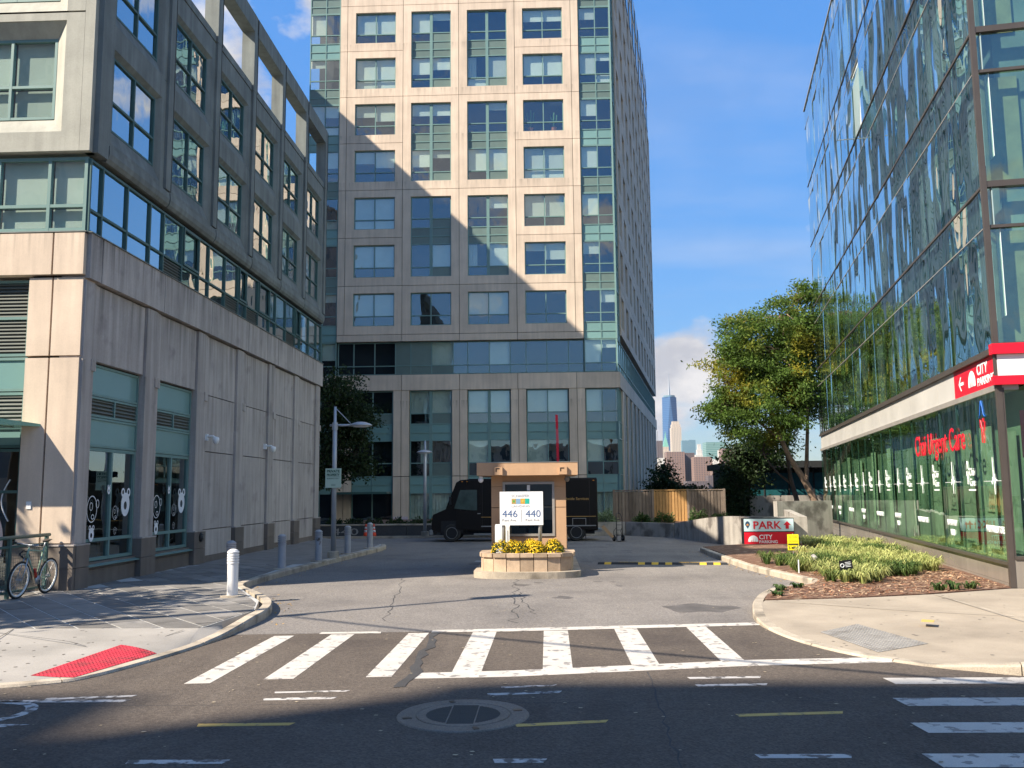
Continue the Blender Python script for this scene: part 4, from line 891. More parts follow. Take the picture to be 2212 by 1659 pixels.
piece('parapet_cap', (GT + 0.05, 0.5, 0.06), M_CAP, gs, (-GT - 0.02, -0.05, 21.28))
obj('end_wall', MB().box(-GT - 0.001, -GT + 0.15, 0.06, 16, 0.2, 21.25), M_FRM, gb)
obj('roof', MB().box(-GT + 0.1, 0.0, 0.4, 16, 21.0, 21.1), M_CAP, gb)
# fascia band
obj('soffit_trim', MB().box(-GT, 0.02, -0.06, 0.35, 4.56, 4.63), M_FRM, gb)
obj('fascia_trim', MB().box(-GT, 0.02, -0.04, 0.35, 3.84, 3.95), M_CAP, gb)
M_FASC = mat('pale_fascia', (0.52, 0.50, 0.46), 0.3, var=0.1, vscale=0.7, spec=0.5)
for i in range(18):
    if i < 2: continue
    piece('fascia_panel', (ts[i + 1] - ts[i] - 0.02, 0.03, 0.60), M_FASC, gs, (-ts[i + 1] + 0.01, 0.02, 3.955))
piece('fascia_panel', (ts[2] - 0.03, 0.03, 0.60), MATS['sign_red'], gs, (-ts[2] + 0.01, 0.02, 3.955))
def parking_logo(par, u, z, r, m, v):
    """white disc cut by the skyline of towers"""
    n = 26; pts = [(r * math.cos(t), r * math.sin(t)) for t in np.linspace(-0.25, math.pi + 0.25, n)]
    obj('logo', MB().add([(u + x, v, z + y) for x, y in pts], [tuple(range(n))]), m, par)
    mb = MB()
    for (x0, x1, h_) in ((-0.42, -0.22, 0.25), (-0.05, 0.07, 0.62), (0.25, 0.4, 0.3)):
        mb.add([(u + r * x0, v - 0.004, z - r * 0.3), (u + r * x1, v - 0.004, z - r * 0.3), (u + r * (x0 + x1) / 2 + 0.02 * r, v - 0.004, z + r * h_)], [(0, 1, 2)])
    obj('logo_towers', mb, MATS['sign_red'], par)
def arrow(par, u, z, s_, m, v, left=True):
    k = -1 if left else 1
    obj('arrow', MB().box(u - s_ * 0.5, u + s_ * 0.5, v, v + 0.006, z - s_ * 0.10, z + s_ * 0.10).add([(u + k * s_ * 0.55, v - 0.002, z), (u + k * s_ * 0.1, v - 0.002, z + s_ * 0.45), (u - k * s_ * 0.12, v - 0.002, z + s_ * 0.45), (u + k * s_ * 0.33, v - 0.002, z), (u - k * s_ * 0.12, v - 0.002, z - s_ * 0.45), (u + k * s_ * 0.1, v - 0.002, z - s_ * 0.45)], [(0, 1, 2, 3), (0, 3, 4, 5)]), m, par)
arrow(gs, -2.55, 4.24, 0.34, M_DECW, 0.008); parking_logo(gs, -1.75, 4.16, 0.27, M_DECW, 0.012)
text('lettering', 'CITY', 0.22, M_DECW, gs, (-1.35, 0.014, 4.28), width=0.72, bold=0.004); text('lettering', 'PARKING', 0.16, M_DECW, gs, (-1.35, 0.014, 4.06), width=1.15, bold=0.003)
# shopfront panes
for i in range(18):
    t0, t1 = ts[i], ts[i + 1]
    piece('shop_pane', (t1 - t0 - 0.03, 0.02, 3.22), G_SHOP, gs, (-t1 + 0.015, 0.0, 0.62), rot=(0, 0, random.uniform(-0.006, 0.006)))
    piece('mullion', (0.026, 0.04, 3.22), M_ALUD, gs, (-t1 - 0.013, 0.012, 0.62))
    piece('plinth_stone', (t1 - t0 - 0.015, 0.3, 0.33), M_STONE, gs, (-t1 + 0.0075, 0.02, 0.20)); piece('plinth_stone', (t1 - t0 - 0.015, 0.3, 0.30), M_STONE, gs, (-t1 + 0.0075 + 0.3 * 0, 0.02, -0.105))
    obj('interior_partition', MB().box(-t1 + 0.1, -t1 + 0.9, 0.44, 0.47, 0.7, 3.1 + 0.2 * (i % 3)), mat('pale_green_partition', (0.36, 0.46, 0.34), 0.8, var=0.2, rnd=0.4), gs) if i % 2 == 0 or i < 5 else None
piece('shop_sill', (GT, 0.2, 0.06), M_FRM, gs, (-GT, -0.05, 0.545))
piece('corner_post', (0.10, 0.10, 21.2), M_FRM, gs, (-0.06, -0.045, 0.14))
text('sign_lettering', 'Chai Urgent Care', 0.52, MATS['sign_red'], gs, (-7.05, -0.06, 2.82), width=4.75, ext=0.006, bold=0.002)
def emblem(par, u, z, s_, m1, m2, v=-0.012):
    """cross of a nurse figure with winged cap, drawn as outlines"""
    def line(pts, m, r): obj('emblem', MB().tube([(u + s_ * x, v, z + s_ * y) for x, y in pts], s_ * r, 5), m, par)
    line([(-0.33, 0.42), (-0.2, 0.5), (-0.12, 0.75), (-0.03, 0.95), (0, 0.8), (0.03, 0.95), (0.12, 0.75), (0.2, 0.5), (0.33, 0.42)], m1, 0.018)
    line([(-0.2, 0.36), (-0.2, 0.1), (-0.08, 0.05), (-0.1, -0.4), (0.14, -0.42), (0.12, 0.0), (0.24, -0.02), (0.26, 0.25), (0.14, 0.28), (0.12, 0.38)], m2, 0.016)
    line([(-0.14, 0.32), (0.0, 0.05), (0.2, -0.3)], m2, 0.012)
M_BLUE = mat('sign_blue', (0.02, 0.12, 0.45), 0.4, var=0)
emblem(gs, -1.15, 3.15, 0.62, M_BLUE, MATS['sign_red'])
def pulse(par, t, z, wl, s_):
    pts = [(-wl, 0), (-0.16, 0), (-0.12, -0.10), (-0.09, 0.12), (-0.05, 0), (-0.03, 0.75), (0.02, -0.42), (0.05, 0.22), (0.09, -0.08), (0.12, 0.06), (0.15, 0), (wl, 0)]
    obj('pulse_decal', MB().tube([(-t + x, -0.012, z + s_ * y) for x, y in pts], 0.006, 4), M_DECW, par)
for i in range(9):
    t = 2.45 + 2 * MOD * i - 0.12
    if t > GT - 1: break
    emblem(gs, -t - 0.12, 2.22, 0.36, M_DECW, M_DECW)
    text('decal_lettering', 'Chai', 0.16, M_DECW, gs, (-t + 0.02, -0.012, 2.25), width=0.36, ext=0.003, bold=0.002); text('decal_lettering', 'Care', 0.16, M_DECW, gs, (-t + 0.02, -0.012, 2.03), width=0.38, ext=0.003, bold=0.002)
    piece('decal_lettering', (0.5, 0.004, 0.035), M_DECW, gs, (-t - 0.1, -0.012, 1.93))
for i in range(9):
    t = 0.58 + 2 * MOD * i + (0.0 if i else 0)
    if t > GT - 1: break
    pulse(gs, t + 0.05, 2.12, 0.66, 0.62)
    if i % 2 == 0:
        text('decal_lettering', 'WALK IN URGENT CARE', 0.13, M_DECW, gs, (-t - 0.78, -0.012, 1.12), width=1.15, ext=0.003, bold=0.004)
    else:
        text('decal_lettering', 'NO APPOINTMENT', 0.13, M_DECW, gs, (-t - 0.78, -0.012, 1.14), width=0.85, ext=0.003, bold=0.004); text('decal_lettering', 'NEEDED', 0.13, M_DECW, gs, (-t - 0.52, -0.012, 0.92), width=0.38, ext=0.003, bold=0.004)
# street front round the corner
fx = [0.05, 1.6, 3.2, 4.8, 6.4]
for f in range(5):
    for i in range(4):
        wd = fx[i + 1] - fx[i] - 0.06
        for (z0, z1) in ((lev[f] + 0.06, tra[f] - 0.02), (tra[f] + 0.04, topz[f] - 0.06)):
            piece('glass_panel', (wd, 0.02, z1 - z0), G_SHOP, gf, (fx[i] + 0.03, 0.05, z0))
            if z1 - z0 > 1.2: piece('blind', (wd * 0.45, 0.02, z1 - z0), mat('olive_blind', (0.30, 0.32, 0.20), 0.9, var=0.2), gf, (fx[i] + 0.12, 0.3, z0))
    piece('slab_edge', (12, 0.12, 0.12), M_FRM, gf, (0.05, -0.03, lev[f] - 0.06 + 0.03)); piece('transom', (12, 0.08, 0.06), M_FRM, gf, (0.05, -0.02, tra[f] - 0.02))
for x in fx[1:]: piece('mullion', (0.07, 0.12, 16.6), M_FRM, gf, (x - 0.035, -0.02, 4.66))
for (z0, z1, m) in ((3.93, 4.10, 'sign_red'), (4.52, 4.72, 'sign_red')): piece('fascia_stripe', (12, 0.2, z1 - z0), MATS[m], gf, (-0.10, -0.14, z0))
piece('fascia_panel', (11.9, 0.12, 0.41), M_WHITE, gf, (0.0, -0.06, 4.105))
for i in range(4): piece('shop_pane', (fx[i + 1] - fx[i] - 0.08, 0.02, 3.1), G_SHOP, gf, (fx[i] + 0.04, 0.03, 0.72))
for x in fx: piece('mullion', (0.08, 0.12, 3.2), M_FRM, gf, (x - 0.04, -0.03, 0.68))
piece('shop_sill', (12, 0.2, 0.06), M_FRM, gf, (0.06, -0.06, 0.66)); piece('plinth_stone', (12, 0.3, 0.6), M_STONE, gf, (0.04, -0.03, 0.06))
M_PURP = mat('maroon_poster', (0.10, 0.02, 0.04), 0.5, var=0.1)
for (z0, z1) in ((2.55, 3.45), (0.8, 1.4)): piece('poster', (1.1, 0.01, z1 - z0), M_PURP, gf, (0.36, 0.07, z0))
emblem(gf, 0.62, 2.15, 0.42, M_DECW, M_DECW, 0.01); text('decal_lettering', 'WALK IN', 0.16, M_DECW, gf, (0.3, 0.012, 1.62), width=0.95, bold=0.002)

# ---------------------------------------------------------------- gate booth on its island
isl = thing('traffic_island', 'rounded kerbed island with a stone planter wall in front of the gate booth', 'traffic island', (-0.5, 22.6, 0))
M_PLSTONE = mat('planter_sandstone', (0.42, 0.31, 0.21), 0.85, var=0.18, vscale=4, streak=0.15, grain=0.1, gscale=50, bump=0.2, rnd=0.28)
def capsule(hw, yf, yb, r, n=7):
    p = []
    for i in range(n + 1): a = math.pi + (math.pi / 2) * i / n; p.append((-hw + r + r * math.cos(a), yf + r * 0.55 + r * 0.55 * math.sin(a)))
    for i in range(n + 1): a = 1.5 * math.pi + (math.pi / 2) * i / n; p.append((hw - r + r * math.cos(a), yf + r * 0.55 + r * 0.55 * math.sin(a)))
    return p + [(hw, yb), (-hw, yb)]
obj('island_kerb', MB().prism(capsule(1.27, -1.42, 3.6, 1.0), -0.01, 0.15), M_CURB, isl)
cap = capsule(1.10, -1.20, 0.35, 0.8)
pts = []
Lp = cap[:-2]; pl = [(-1.10, 0.35)] + Lp + [(1.10, 0.35)]
tot = sum(math.dist(pl[i], pl[i + 1]) for i in range(len(pl) - 1)); ns = 15
def pl_at(s_):
    for i in range(len(pl) - 1):
        d = math.dist(pl[i], pl[i + 1])
        if s_ <= d or i == len(pl) - 2: f = min(1, s_ / d); return np.array(pl[i]) + (np.array(pl[i + 1]) - np.array(pl[i])) * f
        s_ -= d
for i in range(ns):
    a = pl_at(tot * i / ns + 0.008); b = pl_at(tot * (i + 1) / ns - 0.008); d = b - a; d /= np.linalg.norm(d); nn = np.array((-d[1], d[0]))
    k = random.uniform(-0.006, 0.006)
    obj('wall_stone', MB().prism([tuple(a - nn * k), tuple(b - nn * k), tuple(b + nn * 0.14), tuple(a + nn * 0.14)], 0.14, 0.475), M_PLSTONE, isl)
    obj('coping_stone', MB().prism([tuple(a - nn * 0.045), tuple(b - nn * 0.045), tuple(b + nn * 0.22), tuple(a + nn * 0.22)], 0.478, 0.565), M_PLSTONE, isl)
obj('soil', MB().prism(capsule(0.98, -1.05, 0.35, 0.7), 0.15, 0.50), M_MULCH, isl)
M_STUC = mat('tan_stucco', (0.50, 0.315, 0.185), 0.9, var=0.07, vscale=1.5, grain=0.06, gscale=80, bump=0.2, streak=0.06)
bt = thing('gate_booth', 'small tan stucco gate booth with overhanging flat roof', 'booth', (-0.5, 23.2, 0.15))
for s_ in (-1, 1):
    for (z0, z1, v) in ((0.0, 1.445, 0), (1.46, 1.98, 0), (1.985, 2.26, 0.0)): piece('wall_panel', (0.30, 1.9, z1 - z0), M_STUC, bt, (-0.93 if s_ < 0 else 0.67, 0.0, z0))
for k in (0, 1): piece('wall_panel', (0.645, 0.16, 0.72), M_STUC, bt, (-0.63 + k * 0.655, 0.01, 0.0))
obj('wall_panel', MB().box(-0.63, 0.67, 1.7, 1.88, 0, 2.25), M_STUC, bt); obj('lintel', MB().box(-0.63, 0.67, 0.03, 0.2, 2.10, 2.26), M_STUC, bt)
obj('joint_backing', MB().box(-0.90, 0.94, 0.04, 1.6, 1.44, 1.47).box(-0.0, 0.04, 0.03, 0.1, 0.02, 0.7), M_JOINT, bt)
bw = obj('window', MB().ring((-0.64, 0.68, 0.73, 2.10), (-0.58, 0.62, 0.79, 2.04), -0.02, -0.02, 0.1), M_CAP, bt)
piece('pane', (1.2, 0.012, 1.25), glass('booth_glass', 0.16, (0.45, 0.5, 0.48), wave=0.05), bw, (-0.58, 0.03, 0.79))
obj('desk', MB().box(-0.6, 0.65, 0.3, 0.8, 0.70, 0.76).box(-0.25, 0.15, 0.45, 0.48, 0.92, 1.2).box(-0.08, 0.0, 0.45, 0.5, 0.76, 0.95), MATS['black_paint'], bt)
obj('interior', MB().box(-0.6, 0.64, 1.55, 1.6, 0.05, 2.2), M_TINT, bt)
piece('notice', (0.08, 0.005, 0.14), M_WHITE, bt, (-0.02, 0.02, 1.88))
rf = obj('roof', MB().box(-1.27, 1.27, -0.38, 2.25, 2.262, 2.58), M_STUC, bt)
for x in (-0.72, 0.90):
    o = obj('scupper', MB().box(x - 0.10, x + 0.10, -0.445, -0.38, 2.275, 2.47), M_STUC, bt); obj('scupper_slot', MB().box(x - 0.07, x + 0.03, -0.449, -0.44, 2.42, 2.445).box(x - 0.07, x - 0.045, -0.4485, -0.441, 2.35, 2.43), M_BLACK, o)
obj('roof_edge', MB().box(-1.28, 1.28, -0.39, 2.26, 2.58, 2.592), M_CAP, bt)
for x, lab in ((-1.18, 'white dome camera under the left corner of the booth roof'), (1.0, 'dark dome camera under the right corner of the booth roof')):
    t = thing('security_camera', lab, 'camera', (-0.5 + x, 22.95, 2.40), 0, 'dome cameras on the booth'); mm = M_WHITE if x < 0 else M_IRON
    obj('mount', MB().lathe([(0.05, 0.0), (0.05, -0.04), (0.03, -0.05)], 12), mm, t, smooth=True); obj('dome', MB().lathe([(0.03, -0.045), (0.065, -0.06), (0.065, -0.11), (0.04, -0.15), (0.005, -0.165)], 14), mm, t, smooth=True)
# name board
sg = thing('name_board', 'white name board on two steel posts in front of the booth', 'sign', (-0.64, 22.32, 0.5))
for x in (-0.44, 0.45): obj('post', MB().lathe([(0.045, 0.0), (0.045, 1.49)], 16, (x, 0.06, 0)), M_STEEL, sg, smooth=True)
brd = obj('board', MB().box(-0.53, 0.53, -0.012, 0.012, 0.69, 1.505), mat('board_white', (0.80, 0.80, 0.79), 0.4, var=0.02), sg)
M_GREYT = mat('grey_lettering', (0.30, 0.31, 0.32), 0.6, var=0); M_BLUET = mat('slate_blue_lettering', (0.07, 0.13, 0.27), 0.6, var=0)
text('lettering', 'SCHAEFER', 0.065, M_GREYT, sg, (-0.24, -0.014, 1.37), width=0.44, ext=0.002)
text('lettering', 'LANDING', 0.05, M_GREYT, sg, (-0.24, -0.014, 1.125), width=0.44, ext=0.002)
for i, (c1, c2) in enumerate((((0.45, 0.30, 0.10), (0.10, 0.35, 0.06)), ((0.22, 0.36, 0.50), None), ((0.60, 0.32, 0.04), (0.55, 0.45, 0.10)), ((0.02, 0.40, 0.30), None))):
    m_ = mat('logo_square_%d' % i, c1, 0.6, var=0.15, vscale=30); q = piece('logo_square', (0.109, 0.002, 0.13), m_, sg, (-0.24 + i * 0.11, -0.0145, 1.205))
    if c2: piece('logo_dot', (0.05, 0.002, 0.05), mat('logo_dot_%d' % i, c2, 0.6, var=0), q, (0.03, -0.0021, 0.04))
for (s_, x) in (('446', -0.47), ('440', 0.10)):
    text('number', s_, 0.17, M_BLUET, sg, (x, -0.014, 0.885), width=0.37, ext=0.002); text('lettering', 'Kent Ave.', 0.062, M_GREYT, sg, (x, -0.014, 0.785), width=0.35, ext=0.002)
piece('divider', (0.012, 0.002, 0.30), M_GREYT, sg, (-0.005, -0.0145, 0.77))
wp = thing('intercom_pedestal', 'white intercom pedestal with a rounded top behind the left sign post', 'pedestal', (-1.13, 22.72, 0.5))
obj('cabinet', MB().prism([(-0.18, -0.1), (0.18, -0.1), (0.18, 0.1), (-0.18, 0.1)], 0, 0.62).prism([(-0.18, -0.1), (0.18, -0.1), (0.18, 0.1), (-0.18, 0.1)], 0.62, 0.70, (0.64, 0.64, 0.70, 0.70)), M_WHITE, wp); obj('door', MB().box(-0.13, 0.13, -0.112, -0.1, 0.06, 0.56), M_WHITE, wp); piece('slot', (0.06, 0.004, 0.1), M_BLACK, wp, (-0.10, -0.116, 0.14))
# barrier arm raised behind the booth
ga = thing('barrier_arm', 'red barrier arm raised upright behind the booth', 'barrier', (0.35, 25.4, 0))
obj('cabinet', MB().box(-0.18, 0.18, -0.18, 0.18, 0, 1.0), M_STUC, ga)
for k in range(8): obj('arm_segment', MB().box(-0.035, 0.035, -0.02, 0.02, 0.95 + k * 0.4, 1.345 + k * 0.4), MATS['sign_red'] if k % 4 != 2 else mat('pale_red', (0.6, 0.08, 0.1), 0.4, var=0), ga, rot=(0, R(-0.8), 0))
# ---------------------------------------------------------------- bollards, lamps, signs, bicycle
M_BOLL = mat('bollard_grey', (0.36, 0.36, 0.37), 0.55, var=0.12, vscale=3, dark=((0.10, 0.07, 0.05), 5, 0.66, 0.74))
def bollard(x, y, lab, m, h_=0.86):
    t = thing('bollard', lab, 'bollard', (x, y, 0.125), 0, 'bollards along the driveway kerb')
    prof = [(0.098, 0.0), (0.098, h_ - 0.26)]
    obj('shaft', MB().lathe(prof, 24), m, t, smooth=False); pr = []
    for k in range(5): z = h_ - 0.26 + k * 0.048; pr += [(0.088, z), (0.108, z + 0.008), (0.108, z + 0.036), (0.088, z + 0.044)]
    pr += [(0.085, h_ - 0.01), (0.04, h_ + 0.012), (0.002, h_ + 0.015)]
    obj('ribbed_cap', MB().lathe(pr, 24), m, t); obj('base_flange', MB().lathe([(0.22, 0.0), (0.21, 0.03), (0.11, 0.035)], 24), M_CURB, t)
bollard(-5.84, 16.8, 'white bollard with ribbed top at the rounded kerb corner', mat('bollard_white', (0.74, 0.73, 0.70), 0.5, var=0.06, vscale=3))
bollard(-6.95, 19.85, 'grey bollard half hidden behind the white corner bollard', M_BOLL)
bollard(-6.69, 22.8, 'grey ribbed bollard with rust marks, next along from the corner pair', M_BOLL)
bollard(-6.42, 25.4, 'grey ribbed bollard just in front of the lamp post', M_BOLL)
bollard(-6.26, 28.4, 'grey ribbed bollard with a rusty base just past the lamp post', M_BOLL)
bollard(-6.11, 31.2, 'grey ribbed bollard farthest from the street, in front of the cones', M_BOLL)
M_LAMP = mat('lamp_grey', (0.42, 0.43, 0.45), 0.4, 0.3, var=0.06)
def lamp(x, y, hp, ha, ang, lab):
    t = thing('street_lamp', lab, 'street lamp', (x, y, 0.125), ang, 'driveway lamp posts')
    obj('footing', MB().lathe([(0.17, 0.0), (0.17, 0.17), (0.15, 0.2)], 20), M_CURB, t)
    obj('pole', MB().lathe([(0.075, 0.18), (0.065, ha), (0.045, ha + 0.02), (0.04, hp)], 16), M_LAMP, t, smooth=True)
    obj('collar', MB().lathe([(0.085, ha - 0.14), (0.085, ha + 0.08)], 16), M_LAMP, t); obj('arm', MB().tube([(-0.15, 0, ha), (0.5, 0, ha)], 0.035, 10), M_LAMP, t, smooth=True)
    obj('tie_rod', MB().tube([(0.02, 0, hp - 0.05), (0.47, 0, ha + 0.05)], 0.013, 6), M_LAMP, t)
    hd = obj('lamp_head', MB().lathe([(0.01, 0.10), (0.12, 0.09), (0.30, 0.03), (0.34, -0.01), (0.33, -0.03), (0.02, -0.035)], 24), M_LAMP, t, (0.78, 0, ha), smooth=True); obj('lens', MB().lathe([(0.28, -0.034), (0.2, -0.06), (0.02, -0.07)], 20), M_WHITE, hd, smooth=True)
lamp(-6.31, 26.7, 4.46, 3.90, 0.0, 'grey lamp post with a side arm carrying the private property sign')
lamp(-5.36, 39.7, 4.15, 3.62, R(-84), 'slim grey lamp post beyond the cones, its arm pointing at the viewer')
ps = thing('private_property_sign', 'pale green private property sign fixed to the lamp post', 'sign', (-6.31, 26.58, 2.17))
obj('panel', MB().prism([(-0.235, -0.01), (0.235, -0.01), (0.235, 0.01), (-0.235, 0.01)], 0, 0.57), mat('pale_green_sign', (0.50, 0.60, 0.46), 0.5, var=0.04), ps)
M_DGRN = mat('dark_green_print', (0.03, 0.09, 0.05), 0.6, var=0)
text('lettering', 'PRIVATE', 0.075, M_DGRN, ps, (-0.19, -0.013, 0.45), width=0.38, ext=0.002, bold=0.003); text('lettering', 'PROPERTY', 0.07, M_DGRN, ps, (-0.19, -0.013, 0.345), width=0.38, ext=0.002, bold=0.003)
piece('rule', (0.38, 0.003, 0.006), M_DGRN, ps, (-0.19, -0.013, 0.315)); text('lettering', 'RESIDENTS ONLY', 0.032, M_DGRN, ps, (-0.185, -0.013, 0.255), width=0.37, ext=0.002); piece('stamp', (0.13, 0.002, 0.06), mat('faint_print', (0.33, 0.42, 0.32), 0.6, var=0), ps, (-0.06, -0.012, 0.05))

# bicycle parallel to the wall, leaning on the railing
bk = thing('bicycle', 'pale green bicycle with white wheel rims leaning on the railing', 'bicycle', (-9.80, 16.6, 0.125), math.pi / 2)   # local x = towards the rear wheel
bk.rotation_euler = (R(6), 0, math.pi / 2)
M_TYRE = mat('tyre_rubber', (0.02, 0.02, 0.02), 0.8, var=0); M_RIM = mat('white_rim', (0.75, 0.74, 0.70), 0.4, var=0.03); M_BFR = mat('pale_green_frame', (0.26, 0.36, 0.26), 0.35, var=0.05)
for x in (0.0, 0.97):
    wl = obj('wheel', MB().torus((x, 0, 0.345), 0.325, 0.020, 'y', 40, 8), M_TYRE, bk, smooth=True)
    obj('rim', MB().torus((x, 0, 0.345), 0.293, 0.019, 'y', 40, 6), M_RIM, wl, smooth=True)
    sp = MB()
    for k in range(24): a = k * math.pi / 12; sp.tube([(x + 0.02 * math.cos(a + 0.5), 0.015 * (-1) ** k, 0.345 + 0.02 * math.sin(a + 0.5)), (x + 0.285 * math.cos(a), 0, 0.345 + 0.285 * math.sin(a))], 0.0022, 4, False)
    stuff(obj('spokes', sp, M_STEEL, wl)); obj('hub', MB().tube([(x, -0.05, 0.345), (x, 0.05, 0.345)], 0.022, 10), M_STEEL, wl)
def bt_(n_, pts, r, m): return obj(n_, MB().tube(pts, r, 8), m, bk, smooth=True)
bt_('frame', [(0.17, 0, 0.88), (0.66, 0, 0.84)], 0.016, M_BFR); bt_('frame', [(0.15, 0, 0.80), (0.56, 0, 0.30)], 0.018, M_BFR); bt_('frame', [(0.68, 0, 0.90), (0.56, 0, 0.30)], 0.016, M_BFR)
for s_ in (-1, 1):
    bt_('stay', [(0.66, 0.015 * s_, 0.82), (0.97, 0.055 * s_, 0.345)], 0.008, M_BFR); bt_('stay', [(0.56, 0.02 * s_, 0.30), (0.97, 0.055 * s_, 0.345)], 0.009, M_BFR); bt_('fork', [(0.13, 0.03 * s_, 0.74), (0.06, 0.05 * s_, 0.5), (0.0, 0.05 * s_, 0.345)], 0.011, M_STEEL)
bt_('head_tube', [(0.18, 0, 0.93), (0.13, 0, 0.74)], 0.02, M_BFR); bt_('seat_post', [(0.68, 0, 0.88), (0.71, 0, 1.03)], 0.013, M_STEEL)
bt_('handlebar', [(0.12, -0.24, 1.0), (0.15, -0.1, 0.985), (0.17, 0, 0.98), (0.15, 0.1, 0.985), (0.12, 0.24, 1.0)], 0.012, M_STEEL); bt_('stem', [(0.18, 0, 0.92), (0.17, 0, 0.99)], 0.014, M_STEEL)
for s_ in (-1, 1): bt_('grip', [(0.125, 0.22 * s_, 1.0), (0.08, 0.30 * s_, 1.005)], 0.017, M_BLACK)
obj('saddle', MB().add([(0.62, -0.02, 1.03), (0.62, 0.02, 1.03), (0.80, 0.075, 1.055), (0.86, 0.05, 1.06), (0.86, -0.05, 1.06), (0.80, -0.075, 1.055), (0.64, 0, 1.0), (0.82, 0, 1.005)], [(0, 1, 2, 3, 4, 5), (0, 6, 1), (1, 6, 7, 2), (2, 7, 3), (3, 7, 4), (4, 7, 5), (5, 7, 6, 0)]), M_BLACK, bk)
bt_('chainring', [(0.56, -0.05, 0.30), (0.56, -0.035, 0.30)], 0.09, M_STEEL); bt_('crank', [(0.56, -0.07, 0.30), (0.62, -0.08, 0.15), (0.62, -0.16, 0.15)], 0.010, M_BLACK); bt_('crank', [(0.56, 0.07, 0.30), (0.50, 0.08, 0.45), (0.50, 0.16, 0.45)], 0.010, M_BLACK)
bt_('bottle', [(0.42, -0.03, 0.52), (0.50, -0.03, 0.36)], 0.028, mat('red_bottle', (0.5, 0.05, 0.03), 0.4, var=0))
lk = tag(obj('bicycle_lock', MB().tube([(0.0, 0.0, 0.0), (0.02, -0.05, -0.06), (0.12, -0.06, -0.10), (0.24, -0.05, -0.05), (0.26, 0, 0.03), (0.14, 0.02, 0.06), (0.0, 0.0, 0.0)], 0.015, 8), M_BLACK, None, (-9.85, 16.72, 0.93), math.pi / 2, smooth=True), 'black cable lock looped over the bicycle top tube', 'lock')
# railing of the areaway
rl = thing('railing', 'green metal railing with wire mesh infill behind the bicycle', 'railing', (-9.98, 14.0, 0.12), math.pi / 2)
obj('top_rail', MB().tube([(0, 0, 1.12), (3.95, 0, 1.12)], 0.035, 12), M_ALUD, rl, smooth=True)
for x in (0.05, 1.3, 2.6, 3.85): obj('post', MB().box(x - 0.03, x + 0.03, -0.03, 0.03, 0, 1.1), M_ALUD, rl)
for z in (0.12, 0.95): obj('rail', MB().box(0, 3.9, -0.02, 0.02, z - 0.02, z + 0.02), M_ALUD, rl)
ms = MB()
for i in range(60): x = 0.03 + i * 0.065; ms.box(x - 0.003, x + 0.003, -0.004, 0.002, 0.13, 0.94)
for i in range(13): z = 0.14 + i * 0.065; ms.box(0.02, 3.88, 0.002, 0.008, z - 0.003, z + 0.003)
stuff(obj('wire_mesh', ms, M_LOUV, rl))

# ---------------------------------------------------------------- delivery van
vn = thing('delivery_van', 'dark brown step van parked behind the booth', 'van', (0, 37.0, 0))
M_BRN = mat('dark_brown_paint', (0.008, 0.006, 0.005), 0.45, var=0.05, spec=0.2); M_GOLD = mat('gold_lettering', (0.45, 0.26, 0.08), 0.5, var=0); M_CHR = mat('dull_chrome', (0.35, 0.35, 0.34), 0.3, 0.7, var=0.1)
prof = [(-4.72, 0.38), (-4.74, 0.75), (-4.68, 1.10), (-4.16, 1.32), (-3.86, 2.06), (-3.72, 2.40), (-3.55, 2.50), (-3.30, 2.52), (-3.30, 0.38)]
obj('cab', MB().add([(x, 0.06, z) for x, z in prof] + [(x, 1.94, z) for x, z in prof], [tuple(range(9)), tuple(range(17, 8, -1))] + [(i, 9 + i, 9 + (i + 1) % 9, (i + 1) % 9) for i in range(9)]), M_BRN, vn)
cb = obj('cargo_box', MB().box(-3.30, 2.03, 0.0, 2.0, 0.42, 2.53), M_BRN, vn); bevel_mesh(cb.data, 0.05, 2)
obj('roof_rail', MB().box(-3.2, 2.0, 0.03, 0.06, 2.515, 2.545), M_BRN, vn); obj('bumper', MB().box(-4.82, -4.68, 0.05, 1.95, 0.30, 0.48), M_CHR, vn); obj('rear_bumper', MB().box(1.9, 2.2, 0.1, 1.9, 0.36, 0.46), M_CHR, vn)
G_VAN = glass('van_glass', 0.12, (0.55, 0.6, 0.58))
obj('windscreen', MB().add([(-4.13, 0.16, 1.37), (-3.875, 0.16, 2.02), (-3.875, 1.84, 2.02), (-4.13, 1.84, 1.37)], [(0, 1, 2, 3)]), mat('van_dark_glass', (0.02, 0.03, 0.03), 0.05, var=0, spec=0.8), vn, (-0.02, 0, 0.01))
dr = obj('door', MB().ring((-3.72, -2.72, 0.5, 2.3), (-3.55, -2.85, 1.25, 2.12), -0.008, -0.008, 0.05), M_BRN, vn); obj('door_window', MB().add([(-3.80 + 0.0, 0.05, 1.35), (-3.1, 0.05, 1.27), (-2.87, 0.05, 1.27), (-2.87, 0.05, 2.1), (-3.55, 0.05, 2.1)], [(0, 1, 2, 3, 4)]), mat('door_glass', (0.05, 0.075, 0.07), 0.05, var=0.3, vscale=2, spec=0.7), dr, (0, -0.064, 0))
obj('mirror', MB().box(-3.98, -3.9, -0.22, -0.08, 1.5, 1.82).tube([(-3.92, 0.05, 1.75), (-3.94, -0.12, 1.75)], 0.012, 6), M_BLACK, vn)
for (z0, z1, m) in ((0.98, 1.0, M_GOLD), (0.60, 0.64, M_CHR)): obj('trim_strip', MB().box(-2.7, 1.95, -0.012, 0.0, z0, z1), m, vn)
obj('step', MB().box(-3.0, -2.3, -0.05, 0.3, 0.28, 0.34), M_CHR, vn)
